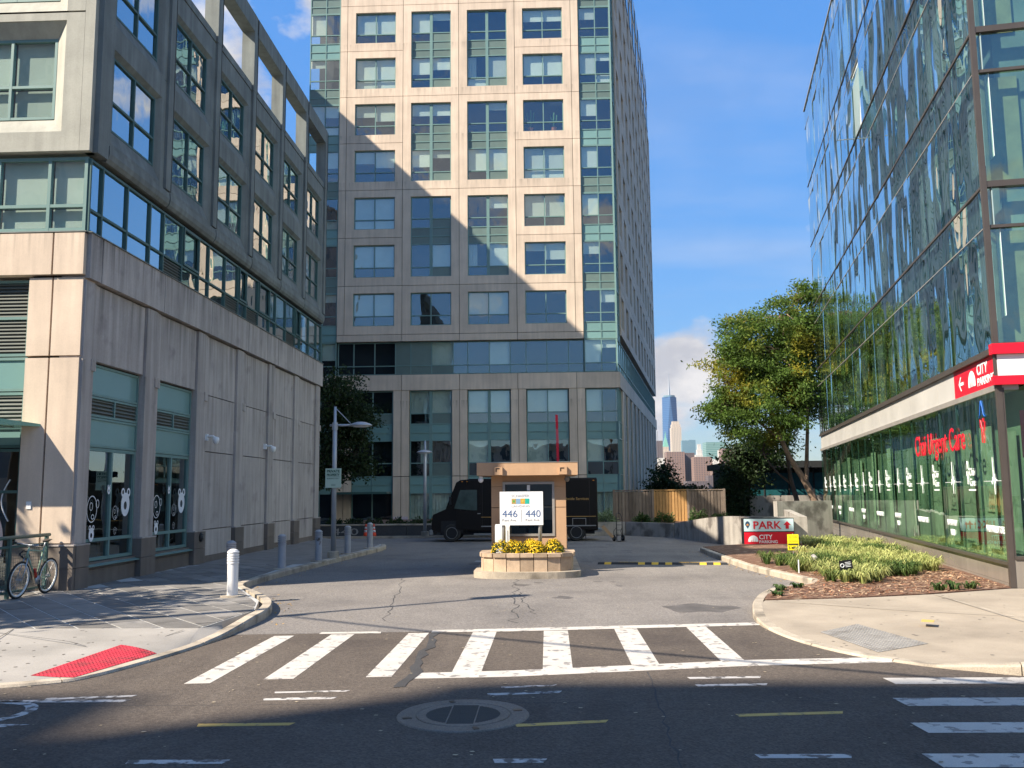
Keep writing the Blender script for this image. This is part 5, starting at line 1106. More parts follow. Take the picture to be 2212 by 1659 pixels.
for k, x in enumerate((-2.6, 1.0)): obj('access_panel', MB().ring((x, x + 0.55, 0.62, 0.92), (x + 0.02, x + 0.53, 0.64, 0.90), -0.006, -0.006, 0.0), M_CHR if k else M_BRN, vn)
text('lettering', 'Worldwide Services', 0.11, M_GOLD, vn, (0.36, -0.006, 1.65), width=1.31, ext=0.003)
for (x, y) in ((-3.9, 0.12), (-3.9, 1.65), (1.15, 0.12), (1.15, 1.65)):
    wl = obj('wheel', MB().lathe([(0.20, -0.12), (0.32, -0.115), (0.36, -0.08), (0.36, 0.08), (0.32, 0.115), (0.20, 0.12)], 28), M_TYRE, vn, (x, y, 0.36), rot=(R(90), 0, 0)); obj('rim', MB().lathe([(0.21, 0.121), (0.19, 0.10), (0.08, 0.07), (0.07, 0.11), (0.01, 0.115)], 24), M_BLACK, wl); obj('rim_ring', MB().torus((0, 0, 0.12), 0.225, 0.008, 'z', 28, 5), M_CHR, wl, smooth=True)
obj('wheel_arch', MB().box(-4.35, -3.45, 0.055, 0.06, 0.36, 0.85), M_BLACK, vn); obj('underbody', MB().box(-4.4, 1.9, 0.3, 1.7, 0.28, 0.45), M_BLACK, vn)
obj('headlight', MB().lathe([(0.10, 0), (0.10, 0.03), (0.04, 0.05)], 14), mat('lamp_glass', (0.5, 0.5, 0.48), 0.15, var=0), vn, (-4.735, 0.35, 0.72), rot=(0, R(-90), 0))
piece('turn_lamp', (0.02, 0.10, 0.06), mat('amber_lens', (0.6, 0.22, 0.02), 0.3, var=0), vn, (-4.745, 0.15, 0.9)); piece('number_plate', (0.01, 0.3, 0.12), M_WHITE, vn, (-4.835, 0.85, 0.34))
M_SEAM = mat('van_seam', (0.03, 0.025, 0.02), 0.5, var=0)
for x in (-2.66, -1.6, -0.5, 0.6, 1.7): piece('panel_seam', (0.012, 0.006, 1.9), M_SEAM, vn, (x, -0.006, 0.55))
for x in (-3.5, -3.3, 1.85): piece('marker_lamp', (0.06, 0.03, 0.03), MATS['amber_lens'], vn, (x, -0.004, 2.42))
piece('door_handle', (0.12, 0.03, 0.03), M_CHR, vn, (-2.85, -0.035, 1.12)); obj('wiper', MB().tube([(-4.12, 0.5, 1.40), (-4.02, 0.9, 1.62)], 0.008, 5), M_BLACK, vn); obj('mud_flap', MB().box(1.52, 1.54, 0.05, 0.35, 0.12, 0.45), M_BLACK, vn)
# hand truck, cardboard, cones
ht = thing('hand_truck', 'black hand truck standing behind the delivery van', 'hand truck', (2.86, 36.6, 0), R(25)); T_ = lambda n_, p, r, m: obj(n_, MB().tube(p, r, 8), m, ht, smooth=True)
for s_ in (-1, 1): T_('upright', [(0.13 * s_, 0, 0.05), (0.13 * s_, 0.02, 0.9), (0.10 * s_, 0.08, 1.08), (0, 0.10, 1.12)], 0.016, M_BLACK)
for z in (0.25, 0.45, 0.65, 0.85): T_('cross_bar', [(-0.13, 0.01, z), (0.13, 0.01, z)], 0.011, M_BLACK)
for s_ in (-1, 1):
    wl = obj('wheel', MB().torus((0.20 * s_, 0.10, 0.13), 0.095, 0.035, 'x', 20, 8), M_TYRE, ht, smooth=True); obj('hub', MB().tube([(0.17 * s_, 0.10, 0.13), (0.23 * s_, 0.10, 0.13)], 0.06, 12), M_STEEL, wl); T_('brace', [(0.13 * s_, 0.01, 0.55), (0.16 * s_, 0.20, 0.40), (0.2 * s_, 0.10, 0.13)], 0.011, M_BLACK)
obj('toe_plate', MB().box(-0.18, 0.18, -0.24, 0.02, 0.02, 0.03), M_BLACK, ht)
tag(obj('cardboard_box', MB().box(-0.30, 0.30, -0.19, 0.19, -0.02, 0.10), mat('cardboard', (0.36, 0.23, 0.13), 0.9, var=0.08), None, (2.36, 36.7, 0.36), 0, rot=(0, R(48), 0)), 'flat brown cardboard box tipped against the back of the van', 'cardboard box')
def cone(x, y, lab):
    t = thing('traffic_cone', lab, 'traffic cone', (x, y, 0), random.uniform(0, 1), 'traffic cones by the numbered wall'); M_OR = mat('cone_orange', (0.72, 0.06, 0.015), 0.5, var=0.06); M_RF = mat('cone_reflective', (0.62, 0.58, 0.55), 0.4, var=0.05)
    obj('base', MB().box(-0.17, 0.17, -0.17, 0.17, 0, 0.035), M_OR, t)
    for (z0, z1, m) in ((0.03, 0.26, M_OR), (0.26, 0.36, M_RF), (0.36, 0.41, M_OR), (0.41, 0.50, M_RF), (0.50, 0.63, M_OR)):
        r = lambda z: 0.135 - 0.165 * z; obj('cone_band', MB().lathe([(r(z0), z0), (r(z1), z1)], 20), m, t, smooth=True)
cone(-8.18, 40.85, 'orange and white traffic cone nearer the 440 numerals'); cone(-7.82, 40.80, 'orange and white traffic cone farther from the 440 numerals')

# ---------------------------------------------------------------- low walls, fence, parking sign
wl4 = thing('numbered_wall', 'low dark planter wall carrying the numerals 440', 'wall', (0, 41.3, 0)); M_DGR = mat('dark_granite', (0.06, 0.06, 0.06), 0.5, var=0.15, grain=0.2, gscale=40)
for i in range(6): piece('wall_stone', (2.0 - 0.02, 0.35, 0.53), M_DGR, wl4, (-10.4 + 2.0 * i, 0.02, 0.0)); piece('coping_stone', (2.0 - 0.015, 0.42, 0.06), M_CURB, wl4, (-10.4 + 2.0 * i, -0.02, 0.535))
text('number', '440', 0.30, M_CAP, wl4, (-9.85, 0.015, 0.12), width=1.22, ext=0.012); piece('kerb_stone', (12.2, 0.18, 0.10), M_CURB, wl4, (-10.6, -0.9, 0.0)); obj('planting_soil', MB().box(-10.4, 1.6, 0.36, 11.0, 0, 0.48), M_MULCH, wl4)
pw = thing('planter_wall', 'low pale concrete planter wall in front of the wooden fence', 'wall', (0, 0, 0)); M_WALL = mat('retaining_concrete', (0.34, 0.31, 0.27), 0.9, var=0.15, vscale=1.2, streak=0.25, grain=0.1, gscale=50, bump=0.25, dark=((0.17, 0.15, 0.13), 1.3, 0.52, 0.62))
def wseg(par, a, b, z0a, z1a, z1b, th=0.25, m=M_WALL, nm='wall_section'):
    a = np.array(a); b = np.array(b); d = b - a; d = d / np.linalg.norm(d); nn = np.array((-d[1], d[0])) * th
    return obj(nm, MB().prism([tuple(a), tuple(b), tuple(b + nn), tuple(a + nn)], z0a, 1, (z1a, z1b, z1b, z1a)), m, par)
wseg(pw, (1.7, 41.5), (3.5, 41.42), 0, 0.60, 0.60); wseg(pw, (3.52, 41.42), (5.32, 39.0), 0, 0.60, 0.60); obj('planting_soil', MB().prism([(1.8, 41.76), (3.5, 41.7), (5.5, 39.1), (8.4, 39), (8.6, 44), (1.8, 44)], 0, 0.55), M_MULCH, pw)
rw = thing('ramp_wall', 'stained concrete ramp wall rising to the parking sign', 'wall', (0, 0, 0))
RWP = [((5.36, 38.95), 0.62), ((5.75, 36.9), 0.80), ((6.08, 35.2), 0.94), ((6.45, 33.9), 1.03), ((6.85, 32.8), 1.05), ((7.5, 32.1), 1.05), ((8.95, 31.95), 1.05)]
for (p, h0), (q, h1) in zip(RWP[:-1], RWP[1:]): wseg(rw, p, tuple(np.array(q) - 0.012 * (np.array(q) - np.array(p)) / np.linalg.norm(np.array(q) - np.array(p))), 0, h0, h1, 0.3)
wseg(rw, (8.97, 31.95), (9.6, 36.5), 0, 1.05, 1.2, 0.25); wseg(rw, (9.6, 38.5), (12.2, 39.6), 0, 1.5, 1.5, 0.25); 
fn = thing('wooden_fence', 'vertical board wooden fence with a newer middle section', 'fence', (3.18, 43.0, 0.56))
M_WOODG = mat('weathered_wood', (0.17, 0.13, 0.10), 0.9, var=0.15, vscale=3, streak=0.35, rnd=0.2); M_WOODO = mat('new_orange_lit_wood', (0.40, 0.22, 0.08), 0.8, var=0.12, vscale=3, streak=0.25, rnd=0.15)  # middle boards: newer, lighter wood with the orange light put into its colour
secs = ((0.0, 1.75, M_WOODG), (1.77, 3.38, M_WOODO), (3.42, 5.07, M_WOODG))
for (a, b, m) in secs:
    n_ = 11; st = (b - a) / n_
    for i in range(n_): piece('plank', (round(st - 0.035, 3), 0.025, 1.40), m, fn, (a + i * st + 0.015, random.uniform(-0.006, 0.006), random.uniform(0.0, 0.02)))
    for i in range(n_): piece('batten', (0.06, 0.02, 1.38), m, fn, (a + i * st - 0.03, 0.03, 0.0))
    piece('cap_rail', (b - a, 0.10, 0.05), m, fn, (a, -0.03, 1.43)); piece('back_rail', (b - a, 0.04, 0.1), m, fn, (a, 0.055, 0.3)); piece('back_rail', (b - a, 0.04, 0.1), m, fn, (a, 0.055, 1.1))
for x in (-0.1, 1.72, 3.36, 5.05): piece('post', (0.1, 0.1, 1.5), M_WOODG, fn, (x, -0.05, 0.0))
pk = thing('parking_sign', 'two-part red and white PARK sign box on the ramp wall', 'sign', (7.55, 31.55, 0))
M_PALE = mat('pale_blue_sign', (0.52, 0.66, 0.68), 0.4, var=0.03)
obj('sign_box', MB().box(-0.86, 0.86, 0.012, 0.36, 0.08, 1.02), M_BLACK, pk); obj('upper_panel', MB().box(-0.84, 0.84, -0.01, 0.01, 0.58, 1.00), M_PALE, pk); obj('lower_panel', MB().box(-0.84, 0.84, -0.01, 0.01, 0.10, 0.55), MATS['sign_red'], pk)
text('lettering', 'PARK', 0.255, MATS['sign_red'], pk, (-0.52, -0.014, 0.665), width=0.95, ext=0.008, bold=0.006)
obj('up_arrow', MB().add([(0.62, -0.016, 0.92), (0.49, -0.016, 0.79), (0.565, -0.016, 0.79), (0.565, -0.016, 0.66), (0.675, -0.016, 0.66), (0.675, -0.016, 0.79), (0.75, -0.016, 0.79)], [(0, 1, 2, 5, 6), (2, 3, 4, 5)]), MATS['sign_red'], pk)
sh = [(-0.72 + 0.08 * math.sin(t) * (1 if math.cos(t) > -0.2 else 0.7 * (1 + math.cos(t)) + 0.25), 0.80 + 0.125 * math.cos(t)) for t in np.linspace(0, 2 * math.pi, 24, endpoint=False)]
cr_ = obj('crest', MB().add([(x, -0.014, z) for x, z in sh], [tuple(range(24))]), mat('crest_navy', (0.02, 0.06, 0.12), 0.5, var=0), pk); obj('crest_flame', MB().add([(-0.755, -0.017, 0.78), (-0.685, -0.017, 0.78), (-0.69, -0.017, 0.83), (-0.705, -0.017, 0.81), (-0.72, -0.017, 0.86), (-0.735, -0.017, 0.81), (-0.75, -0.017, 0.83)], [(0, 1, 2, 3), (0, 3, 4, 5), (0, 5, 6)]), mat('crest_orange', (0.7, 0.3, 0.05), 0.5, var=0), cr_)
parking_logo(pk, -0.545, 0.27, 0.17, M_DECW, -0.014)
text('lettering', 'CITY', 0.15, M_DECW, pk, (-0.34, -0.014, 0.315), width=0.45, bold=0.003); text('lettering', 'PARKING', 0.095, M_DECW, pk, (-0.34, -0.014, 0.18), width=0.62, bold=0.002)
obj('edge_arrow', MB().add([(0.74, -0.014, 0.26), (0.79, -0.014, 0.325), (0.74, -0.014, 0.39)], [(0, 1, 2)]), M_DECW, pk)
ys = thing('speed_sign', 'small yellow slow down sign on a stake in the planting bed', 'sign', (6.88, 26.0, 0.14))
obj('stake', MB().box(-0.012, 0.012, 0.0, 0.02, 0, 0.62), M_STEEL, ys); obj('panel', MB().box(-0.155, 0.155, -0.012, 0.0, 0.16, 0.60), MATS['sign_yellow'], ys)
M_PRT = mat('black_print', (0.05, 0.05, 0.02), 0.6, var=0)
text('lettering', 'SLOW', 0.07, mat('faded_yellow_print', (0.45, 0.36, 0.02), 0.6, var=0), ys, (-0.12, -0.014, 0.49), width=0.24, ext=0.002); text('lettering', 'DOWN', 0.07, MATS['faded_yellow_print'], ys, (-0.12, -0.014, 0.375), width=0.24, ext=0.002)
piece('rule', (0.28, 0.003, 0.05), M_PRT, ys, (-0.14, -0.014, 0.295)); text('lettering', '5 MPH', 0.075, M_PRT, ys, (-0.125, -0.014, 0.19), width=0.25, ext=0.002, bold=0.003)
bs = thing('plant_sign', 'small black notice tilted on a stake among the grasses', 'sign', (6.0, 18.62, 0.14)); bs.rotation_euler = (0, R(-8), 0)
obj('stake', MB().box(-0.008, 0.008, 0, 0.01, 0, 0.3), M_STEEL, bs); obj('panel', MB().box(-0.13, 0.13, -0.01, 0.0, 0.25, 0.44), M_BLACK, bs); obj('symbol', MB().torus((-0.075, -0.012, 0.345), 0.035, 0.007, 'y', 20, 4), M_DECW, bs)
for k, wd in enumerate((0.11, 0.12, 0.10, 0.11)): piece('print_line', (wd, 0.002, 0.010), M_DECW, bs, (-0.015, -0.0125, 0.39 - k * 0.028))
tag(obj('marker_stake', MB().box(-0.01, 0.01, -0.01, 0.01, 0, 0.30), M_WHITE, None, (5.55, 20.6, 0.14)), 'thin white marker stake near the garden kerb', 'stake'); 
fs_ = thing('garden_spotlight', 'small pale garden spotlight tilted among the grasses', 'spotlight', (6.15, 21.4, 0.14)); obj('stem', MB().tube([(0, 0, 0), (0, 0, 0.25)], 0.012, 6), M_STEEL, fs_); obj('head', MB().tube([(-0.06, -0.04, 0.30), (0.06, 0.05, 0.24)], [0.075, 0.05], 12), M_CAP, fs_, smooth=True)
# speed bump
sb = thing('speed_bump', 'black and yellow rubber speed bump reading SLOW DOWN', 'speed bump', (1.38, 25.45, 0.0), math.atan2(-0.5, 3.45)); M_RUB = mat('black_rubber', (0.025, 0.025, 0.025), 0.8, var=0.1); M_RUBY = mat('bump_yellow', (0.62, 0.38, 0.03), 0.6, var=0.15)
pr = [(-0.18, 0.0), (-0.12, 0.035), (-0.05, 0.05), (0.05, 0.05), (0.12, 0.035), (0.18, 0.0)]; seq = 'bybtttybybybtttybyb'; bw_ = 3.48 / len(seq)
for i, ch in enumerate(seq):
    mb = MB(); x0 = i * bw_; x1 = x0 + bw_ - 0.004; mb.add([(x0, y, z) for y, z in pr] + [(x1, y, z) for y, z in pr], [(j, j + 1, 7 + j, 6 + j) for j in range(5)] + [tuple(range(5, -1, -1)), tuple(range(6, 12)), (0, 6, 11, 5)])
    obj('bump_segment', mb, M_RUBY if ch == 'y' else M_RUB, sb)
for x in (1.08, 2.72): text('lettering', 'SLOW DOWN', 0.10, M_RUBY, sb, (x, 0.035, 0.056), width=0.52, ext=0.001, rot=(0, 0, math.pi), bold=0.004)
# ---------------------------------------------------------------- vegetation
def leafmat(name, c1, c2, scale=0.5, lo=0.45, hi=0.6, tr=0.35, rough=0.6):
    if name in MATS: return MATS[name]
    m = bpy.data.materials.new(name); m.use_nodes = True; t = m.node_tree; n = t.nodes.new; l = t.links.new; b = t.nodes['Principled BSDF']; o = t.nodes['Material Output']
    g_ = n('ShaderNodeNewGeometry'); z = n('ShaderNodeTexNoise'); z.inputs['Scale'].default_value = scale; z.inputs['Detail'].default_value = 5; l(g_.outputs['Position'], z.inputs['Vector'])
    r = n('ShaderNodeMapRange'); r.inputs[1].default_value = lo; r.inputs[2].default_value = hi; l(z.outputs[0], r.inputs[0])
    rr = n('ShaderNodeMix'); rr.data_type = 'RGBA'; rr.inputs[6].default_value = (*c1, 1); rr.inputs[7].default_value = (*c2, 1); l(r.outputs[0], rr.inputs[0])
    v = n('ShaderNodeMix'); v.data_type = 'RGBA'; v.blend_type = 'MULTIPLY'; v.inputs[0].default_value = 1; ri = n('ShaderNodeMapRange'); ri.inputs[3].default_value = 0.6; ri.inputs[4].default_value = 1.35; l(g_.outputs['Random Per Island'], ri.inputs[0]); l(rr.outputs[2], v.inputs[6]); l(ri.outputs[0], v.inputs[7])
    l(v.outputs[2], b.inputs['Base Color']); b.inputs['Roughness'].default_value = rough; b.inputs['Specular IOR Level'].default_value = 0.25
    ts_ = n('ShaderNodeBsdfTranslucent'); l(v.outputs[2], ts_.inputs['Color']); ms_ = n('ShaderNodeMixShader'); ms_.inputs[0].default_value = tr; l(b.outputs[0], ms_.inputs[1]); l(ts_.outputs[0], ms_.inputs[2]); l(ms_.outputs[0], o.inputs['Surface'])
    MATS[name] = m; return m
def leaves_mesh(pts, nrm, ln, wd, m, droop=0.3, seed=0, jitter=1.0):
    """one pointed leaf (diamond folded along its rib) per point; pts (n,3)"""
    rg = np.random.default_rng(seed); n = len(pts); d = rg.normal(size=(n, 3)) * jitter + nrm; d[:, 2] -= droop; d /= np.linalg.norm(d, axis=1)[:, None]
    s = np.cross(d, rg.normal(size=(n, 3))); s /= np.linalg.norm(s, axis=1)[:, None]; u = np.cross(d, s)
    L_ = ln * rg.uniform(0.6, 1.4, n)[:, None]; W_ = wd * rg.uniform(0.7, 1.3, n)[:, None]
    V = np.empty((n, 4, 3)); V[:, 0] = pts; V[:, 1] = pts + d * L_ * 0.45 + s * W_ + u * W_ * 0.25; V[:, 2] = pts + d * L_; V[:, 3] = pts + d * L_ * 0.45 - s * W_ + u * W_ * 0.25
    return quads_mesh(V, m)
def quads_mesh(V, m):
    n = len(V); me = bpy.data.meshes.new('leaves'); me.vertices.add(n * 4); me.vertices.foreach_set('co', V.reshape(-1).astype(np.float32)); me.loops.add(n * 4); me.loops.foreach_set('vertex_index', np.arange(n * 4, dtype=np.int32))
    me.polygons.add(n); me.polygons.foreach_set('loop_start', np.arange(0, n * 4, 4, dtype=np.int32)); me.polygons.foreach_set('loop_total', np.full(n, 4, dtype=np.int32)); me.materials.append(m); me.update(calc_edges=True); me.validate(); return me
M_BARK = mat('brown_bark', (0.23, 0.16, 0.11), 0.9, var=0.25, vscale=4, streak=0.3, grain=0.2, gscale=30, bump=0.5); M_BARKD = mat('dark_bark', (0.07, 0.055, 0.045), 0.9, var=0.2)
def branch_pts(a, b, n, wob, rg):
    a = np.array(a, float); b = np.array(b, float); P = [a + (b - a) * i / n + (rg.normal(size=3) * wob * np.linalg.norm(b - a) * (0 < i < n)) for i in range(n + 1)]
    return [tuple(p) for p in P]
def tree(name, label, base, stems, blobs, n_leaf, ln, wd, lm, bm_, seed, group=None, cl=60, spread=0.34, droop=0.3):
    """stems: polylines with radii; blobs: (centre, (rx,ry,rz)); leaves gather in clumps at twig ends on the blobs"""
    rg = np.random.default_rng(seed); t = thing(name, label, 'tree', base, 0, group); mb = MB(); bz = np.array(base)
    for pts, r0, r1 in stems:
        P = catmull(pts, 4); mb.tube([tuple(np.array(p) - bz) for p in P], [r0 + (r1 - r0) * i / (len(P) - 1) for i in range(len(P))], 9)
    tips = [np.array(pts[-1]) for pts, _, _ in stems] + [np.array(pts[-2]) for pts, _, _ in stems if len(pts) > 2]
    ctr = []; vol = np.array([b[1][0] * b[1][1] * b[1][2] for b in blobs]); vol = vol ** 0.8 / (vol ** 0.8).sum(); nc = max(8, n_leaf // cl)
    for i in range(nc):
        k = rg.choice(len(blobs), p=vol); c, r = blobs[k]; d = rg.normal(size=3); d /= np.linalg.norm(d); f = rg.uniform(0.45, 1.05) if rg.random() < 0.85 else rg.uniform(0.1, 0.5)
        ctr.append(np.array(c) + d * np.array(r) * f)
    ctr = np.array(ctr)
    for c in ctr[:: max(1, nc // 90)]:
        tp = min(tips, key=lambda q: np.linalg.norm(q - c)); P = branch_pts(tp, c, 4, 0.07, rg); mb.tube([tuple(np.array(p) - bz) for p in P], [0.045, 0.035, 0.025, 0.016, 0.008], 5)
    obj('trunk', mb, bm_, t, smooth=True)
    ks = rg.integers(0, nc, n_leaf); off = rg.normal(size=(n_leaf, 3)) * spread * np.array((1.25, 1.25, 0.5)); pts = ctr[ks] + off - bz
    nn = off / (np.linalg.norm(off, axis=1)[:, None] + 1e-6) * 0.6
    link('crown', leaves_mesh(pts, nn, ln, wd, lm, droop, seed), t); return t
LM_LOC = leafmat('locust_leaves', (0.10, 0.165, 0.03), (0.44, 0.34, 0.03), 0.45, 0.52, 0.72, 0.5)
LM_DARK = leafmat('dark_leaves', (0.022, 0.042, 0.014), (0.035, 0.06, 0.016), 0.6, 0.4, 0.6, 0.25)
LM_BUSH = leafmat('bush_leaves', (0.04, 0.085, 0.02), (0.07, 0.11, 0.03), 1.2, 0.4, 0.6, 0.3)
LM_VARI = leafmat('variegated_leaves', (0.30, 0.36, 0.20), (0.10, 0.16, 0.05), 6.0, 0.4, 0.6, 0.3)
tree('locust_tree', 'tall honey locust with green and yellow leaves beside the glass building', (14.0, 47.6, -0.6),
     [([(14.0, 47.6, -0.6), (13.95, 47.6, 0.9), (13.35, 47.6, 2.4), (12.6, 47.4, 3.6), (11.9, 47.2, 5.2), (11.2, 47.2, 7.6)], 0.24, 0.07), ([(13.4, 47.6, 2.3), (13.5, 47.5, 4.0), (13.6, 47.4, 6.5), (13.4, 47.4, 10.0)], 0.13, 0.04), ([(12.3, 47.3, 4.4), (10.8, 47.0, 5.6), (9.6, 46.8, 6.6)], 0.09, 0.03), ([(11.5, 47.2, 6.5), (12.2, 47.0, 9.0), (12.6, 47.0, 11.0)], 0.08, 0.03)],
     [((13.6, 47.4, 11.2), (1.5, 1.5, 1.9)), ((12.4, 47.2, 9.5), (2.1, 2.0, 2.4)), ((10.4, 47.2, 9.8), (1.6, 1.8, 1.5)), ((9.6, 47.0, 8.2), (1.5, 1.8, 1.5)), ((10.4, 46.8, 6.4), (1.9, 1.9, 1.2)), ((13.0, 47.2, 7.2), (1.7, 1.8, 1.5)), ((9.0, 47.0, 6.2), (1.0, 1.3, 0.9)), ((12.0, 46.6, 5.3), (1.2, 1.2, 0.8)), ((11.3, 47.2, 8.0), (1.8, 1.8, 1.8)), ((9.9, 46.9, 4.9), (0.9, 1.0, 0.5)), ((13.9, 47.2, 9.2), (1.1, 1.2, 1.4))],
     58000, 0.17, 0.040, LM_LOC, M_BARK, 3, cl=110, spread=0.24, droop=0.45)
tree('second_locust_tree', 'thinner honey locust stem standing behind the tall one', (13.35, 49.0, -0.6), [([(13.35, 49.0, -0.6), (13.3, 49, 1.2), (13.0, 49, 2.6), (12.9, 49, 4.4), (13.6, 49, 6.4)], 0.17, 0.05), ([(13.1, 49, 2.2), (12.2, 49, 3.0), (11.6, 48.8, 3.8)], 0.08, 0.03)],
     [((13.8, 49.2, 7.0), (1.6, 1.5, 1.6)), ((12.2, 49, 4.6), (1.3, 1.2, 0.8))], 9000, 0.19, 0.034, LM_LOC, M_BARKD, 5, spread=0.3)
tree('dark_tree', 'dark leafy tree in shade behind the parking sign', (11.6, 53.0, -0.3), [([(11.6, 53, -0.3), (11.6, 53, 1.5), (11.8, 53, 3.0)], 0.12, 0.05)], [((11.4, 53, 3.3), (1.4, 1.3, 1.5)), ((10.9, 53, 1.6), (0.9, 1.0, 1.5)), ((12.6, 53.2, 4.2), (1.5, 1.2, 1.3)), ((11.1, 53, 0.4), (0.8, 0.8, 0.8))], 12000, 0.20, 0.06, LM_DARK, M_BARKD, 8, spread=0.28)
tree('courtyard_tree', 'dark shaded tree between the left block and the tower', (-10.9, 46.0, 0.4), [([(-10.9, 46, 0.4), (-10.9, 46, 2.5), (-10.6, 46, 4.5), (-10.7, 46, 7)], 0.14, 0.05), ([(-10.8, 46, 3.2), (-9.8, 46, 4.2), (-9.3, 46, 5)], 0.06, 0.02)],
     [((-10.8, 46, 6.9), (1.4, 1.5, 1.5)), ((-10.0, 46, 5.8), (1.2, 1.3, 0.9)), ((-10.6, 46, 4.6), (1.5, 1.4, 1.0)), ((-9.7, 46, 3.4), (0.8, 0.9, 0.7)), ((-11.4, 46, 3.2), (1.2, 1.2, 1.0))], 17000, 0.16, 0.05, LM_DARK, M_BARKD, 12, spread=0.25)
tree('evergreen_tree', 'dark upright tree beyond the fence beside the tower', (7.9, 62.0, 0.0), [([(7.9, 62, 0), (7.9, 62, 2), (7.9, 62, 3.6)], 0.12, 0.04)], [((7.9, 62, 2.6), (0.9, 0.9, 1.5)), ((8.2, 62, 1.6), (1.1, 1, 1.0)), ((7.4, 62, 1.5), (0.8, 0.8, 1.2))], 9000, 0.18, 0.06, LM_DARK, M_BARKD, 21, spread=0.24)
tree('round_dark_tree', 'dark rounded trees massed beyond the wooden fence', (9.7, 66.0, 0.0), [([(9.7, 66, 0), (9.7, 66, 1.2), (9.8, 66, 2)], 0.12, 0.05)], [((9.3, 66, 1.6), (1.2, 1.1, 0.8)), ((10.4, 66, 1.5), (1.2, 1.1, 0.75)), ((11.1, 66, 1.1), (0.8, 0.9, 0.7))], 9000, 0.20, 0.06, LM_DARK, M_BARKD, 22, spread=0.24)

def shrub(name, label, pos, r, h_, n, lm, seed, ln=0.09, wd=0.022, group=None, cat='shrub'):
    rg = np.random.default_rng(seed); t = thing(name, label, cat, pos, 0, group); d = rg.normal(size=(n, 3)); d[:, 2] = np.abs(d[:, 2]); d /= np.linalg.norm(d, axis=1)[:, None]; f = rg.uniform(0.35, 1.05, n)[:, None]
    pts = d * f * np.array((r, r, h_)) * (1 + 0.2 * np.sin(d[:, :1] * 7 + seed))
    link('foliage', leaves_mesh(pts, d * 1.2, ln, wd, lm, 0.0, seed), t); mb = MB()
    for k in range(6): a = k * 1.05; mb.tube([(0, 0, 0), (r * 0.6 * math.cos(a), r * 0.6 * math.sin(a), h_ * 0.6)], [0.012, 0.005], 5)
    obj('stem', mb, M_BARKD, t); return t
shrub('variegated_shrub', 'pale variegated shrub on the planter wall beside the van', (2.6, 42.0, 0.55), 0.62, 0.55, 1500, LM_VARI, 31, group='shrubs along the planter wall')
for i, (x, y, r, h_, lab) in enumerate(((4.3, 41.9, 0.33, 0.40, 'small dark shrub at the foot of the first fence section'), (5.25, 41.6, 0.5, 0.42, 'spreading grey green shrub under the orange fence section'), (6.75, 41.2, 0.5, 0.55, 'dark rounded shrub between the orange and grey fence sections'), (7.75, 41.2, 0.42, 0.40, 'green shrub at the right end of the fence'))):
    shrub('shrub', lab, (x, y, 0.55), r, h_, 1100, LM_BUSH, 40 + i, group='shrubs along the planter wall')
for i, x in enumerate((-9.9, -9.0, -8.0, -7.0, -6.0, -5.2, -4.2)):
    shrub('hedge_shrub', ['low dark shrub on the numbered wall behind the lamp post sign', 'low dark shrub on the wall above the second numeral', 'low dark shrub on the wall above the cones', 'low dark shrub on the wall right of the cones', 'low dark shrub on the wall left of the far lamp post', 'low dark shrub on the wall at the far lamp post', 'low dark shrub on the wall by the van bonnet'][i], (x, 41.95 + 0.2 * (i % 2), 0.48), 0.48, 0.32, 700, LM_DARK, 60 + i, ln=0.10, wd=0.03, group='shrubs on the numbered wall')
# potted-size chrysanthemums
M_MUM = leafmat('mum_petals', (0.66, 0.42, 0.01), (0.78, 0.55, 0.02), 9.0, 0.4, 0.6, 0.2); M_MUML = leafmat('mum_leaves', (0.09, 0.13, 0.02), (0.17, 0.17, 0.03), 8, 0.4, 0.6, 0.25)
def mum_proto(seed, yellow):
    rg = np.random.default_rng(seed); n = 700; d = rg.normal(size=(n, 3)); d[:, 2] = np.abs(d[:, 2]) - 0.15; d /= np.linalg.norm(d, axis=1)[:, None]
    lf = leaves_mesh(d * np.array((0.21, 0.21, 0.30)) * rg.uniform(0.6, 0.98, n)[:, None] + np.array((0, 0, 0.04)), d, 0.045, 0.014, M_MUML, 0, seed)
    n = yellow; d = rg.normal(size=(n, 3)); d[:, 2] = np.abs(d[:, 2]) + 0.05; d /= np.linalg.norm(d, axis=1)[:, None]; V = []
    for k in range(n):
        c = d[k] * np.array((0.225, 0.225, 0.315)) * rg.uniform(0.93, 1.06) + np.array((0, 0, 0.04)); s = np.cross(d[k], (0.3, 0.5, 0.8)); s /= np.linalg.norm(s); u = np.cross(d[k], s); r = rg.uniform(0.010, 0.018)
        V.append([c + s * r, c + u * r, c - s * r, c - u * r]); V.append([c + (s + u) * r * 0.8 + d[k] * 0.006, c + (u - s) * r * 0.8 + d[k] * 0.006, c - (s + u) * r * 0.8 + d[k] * 0.006, c + (s - u) * r * 0.8 + d[k] * 0.006])
    return lf, quads_mesh(np.array(V), M_MUM)
PM = [mum_proto(1, 190), mum_proto(2, 300), mum_proto(3, 430)]
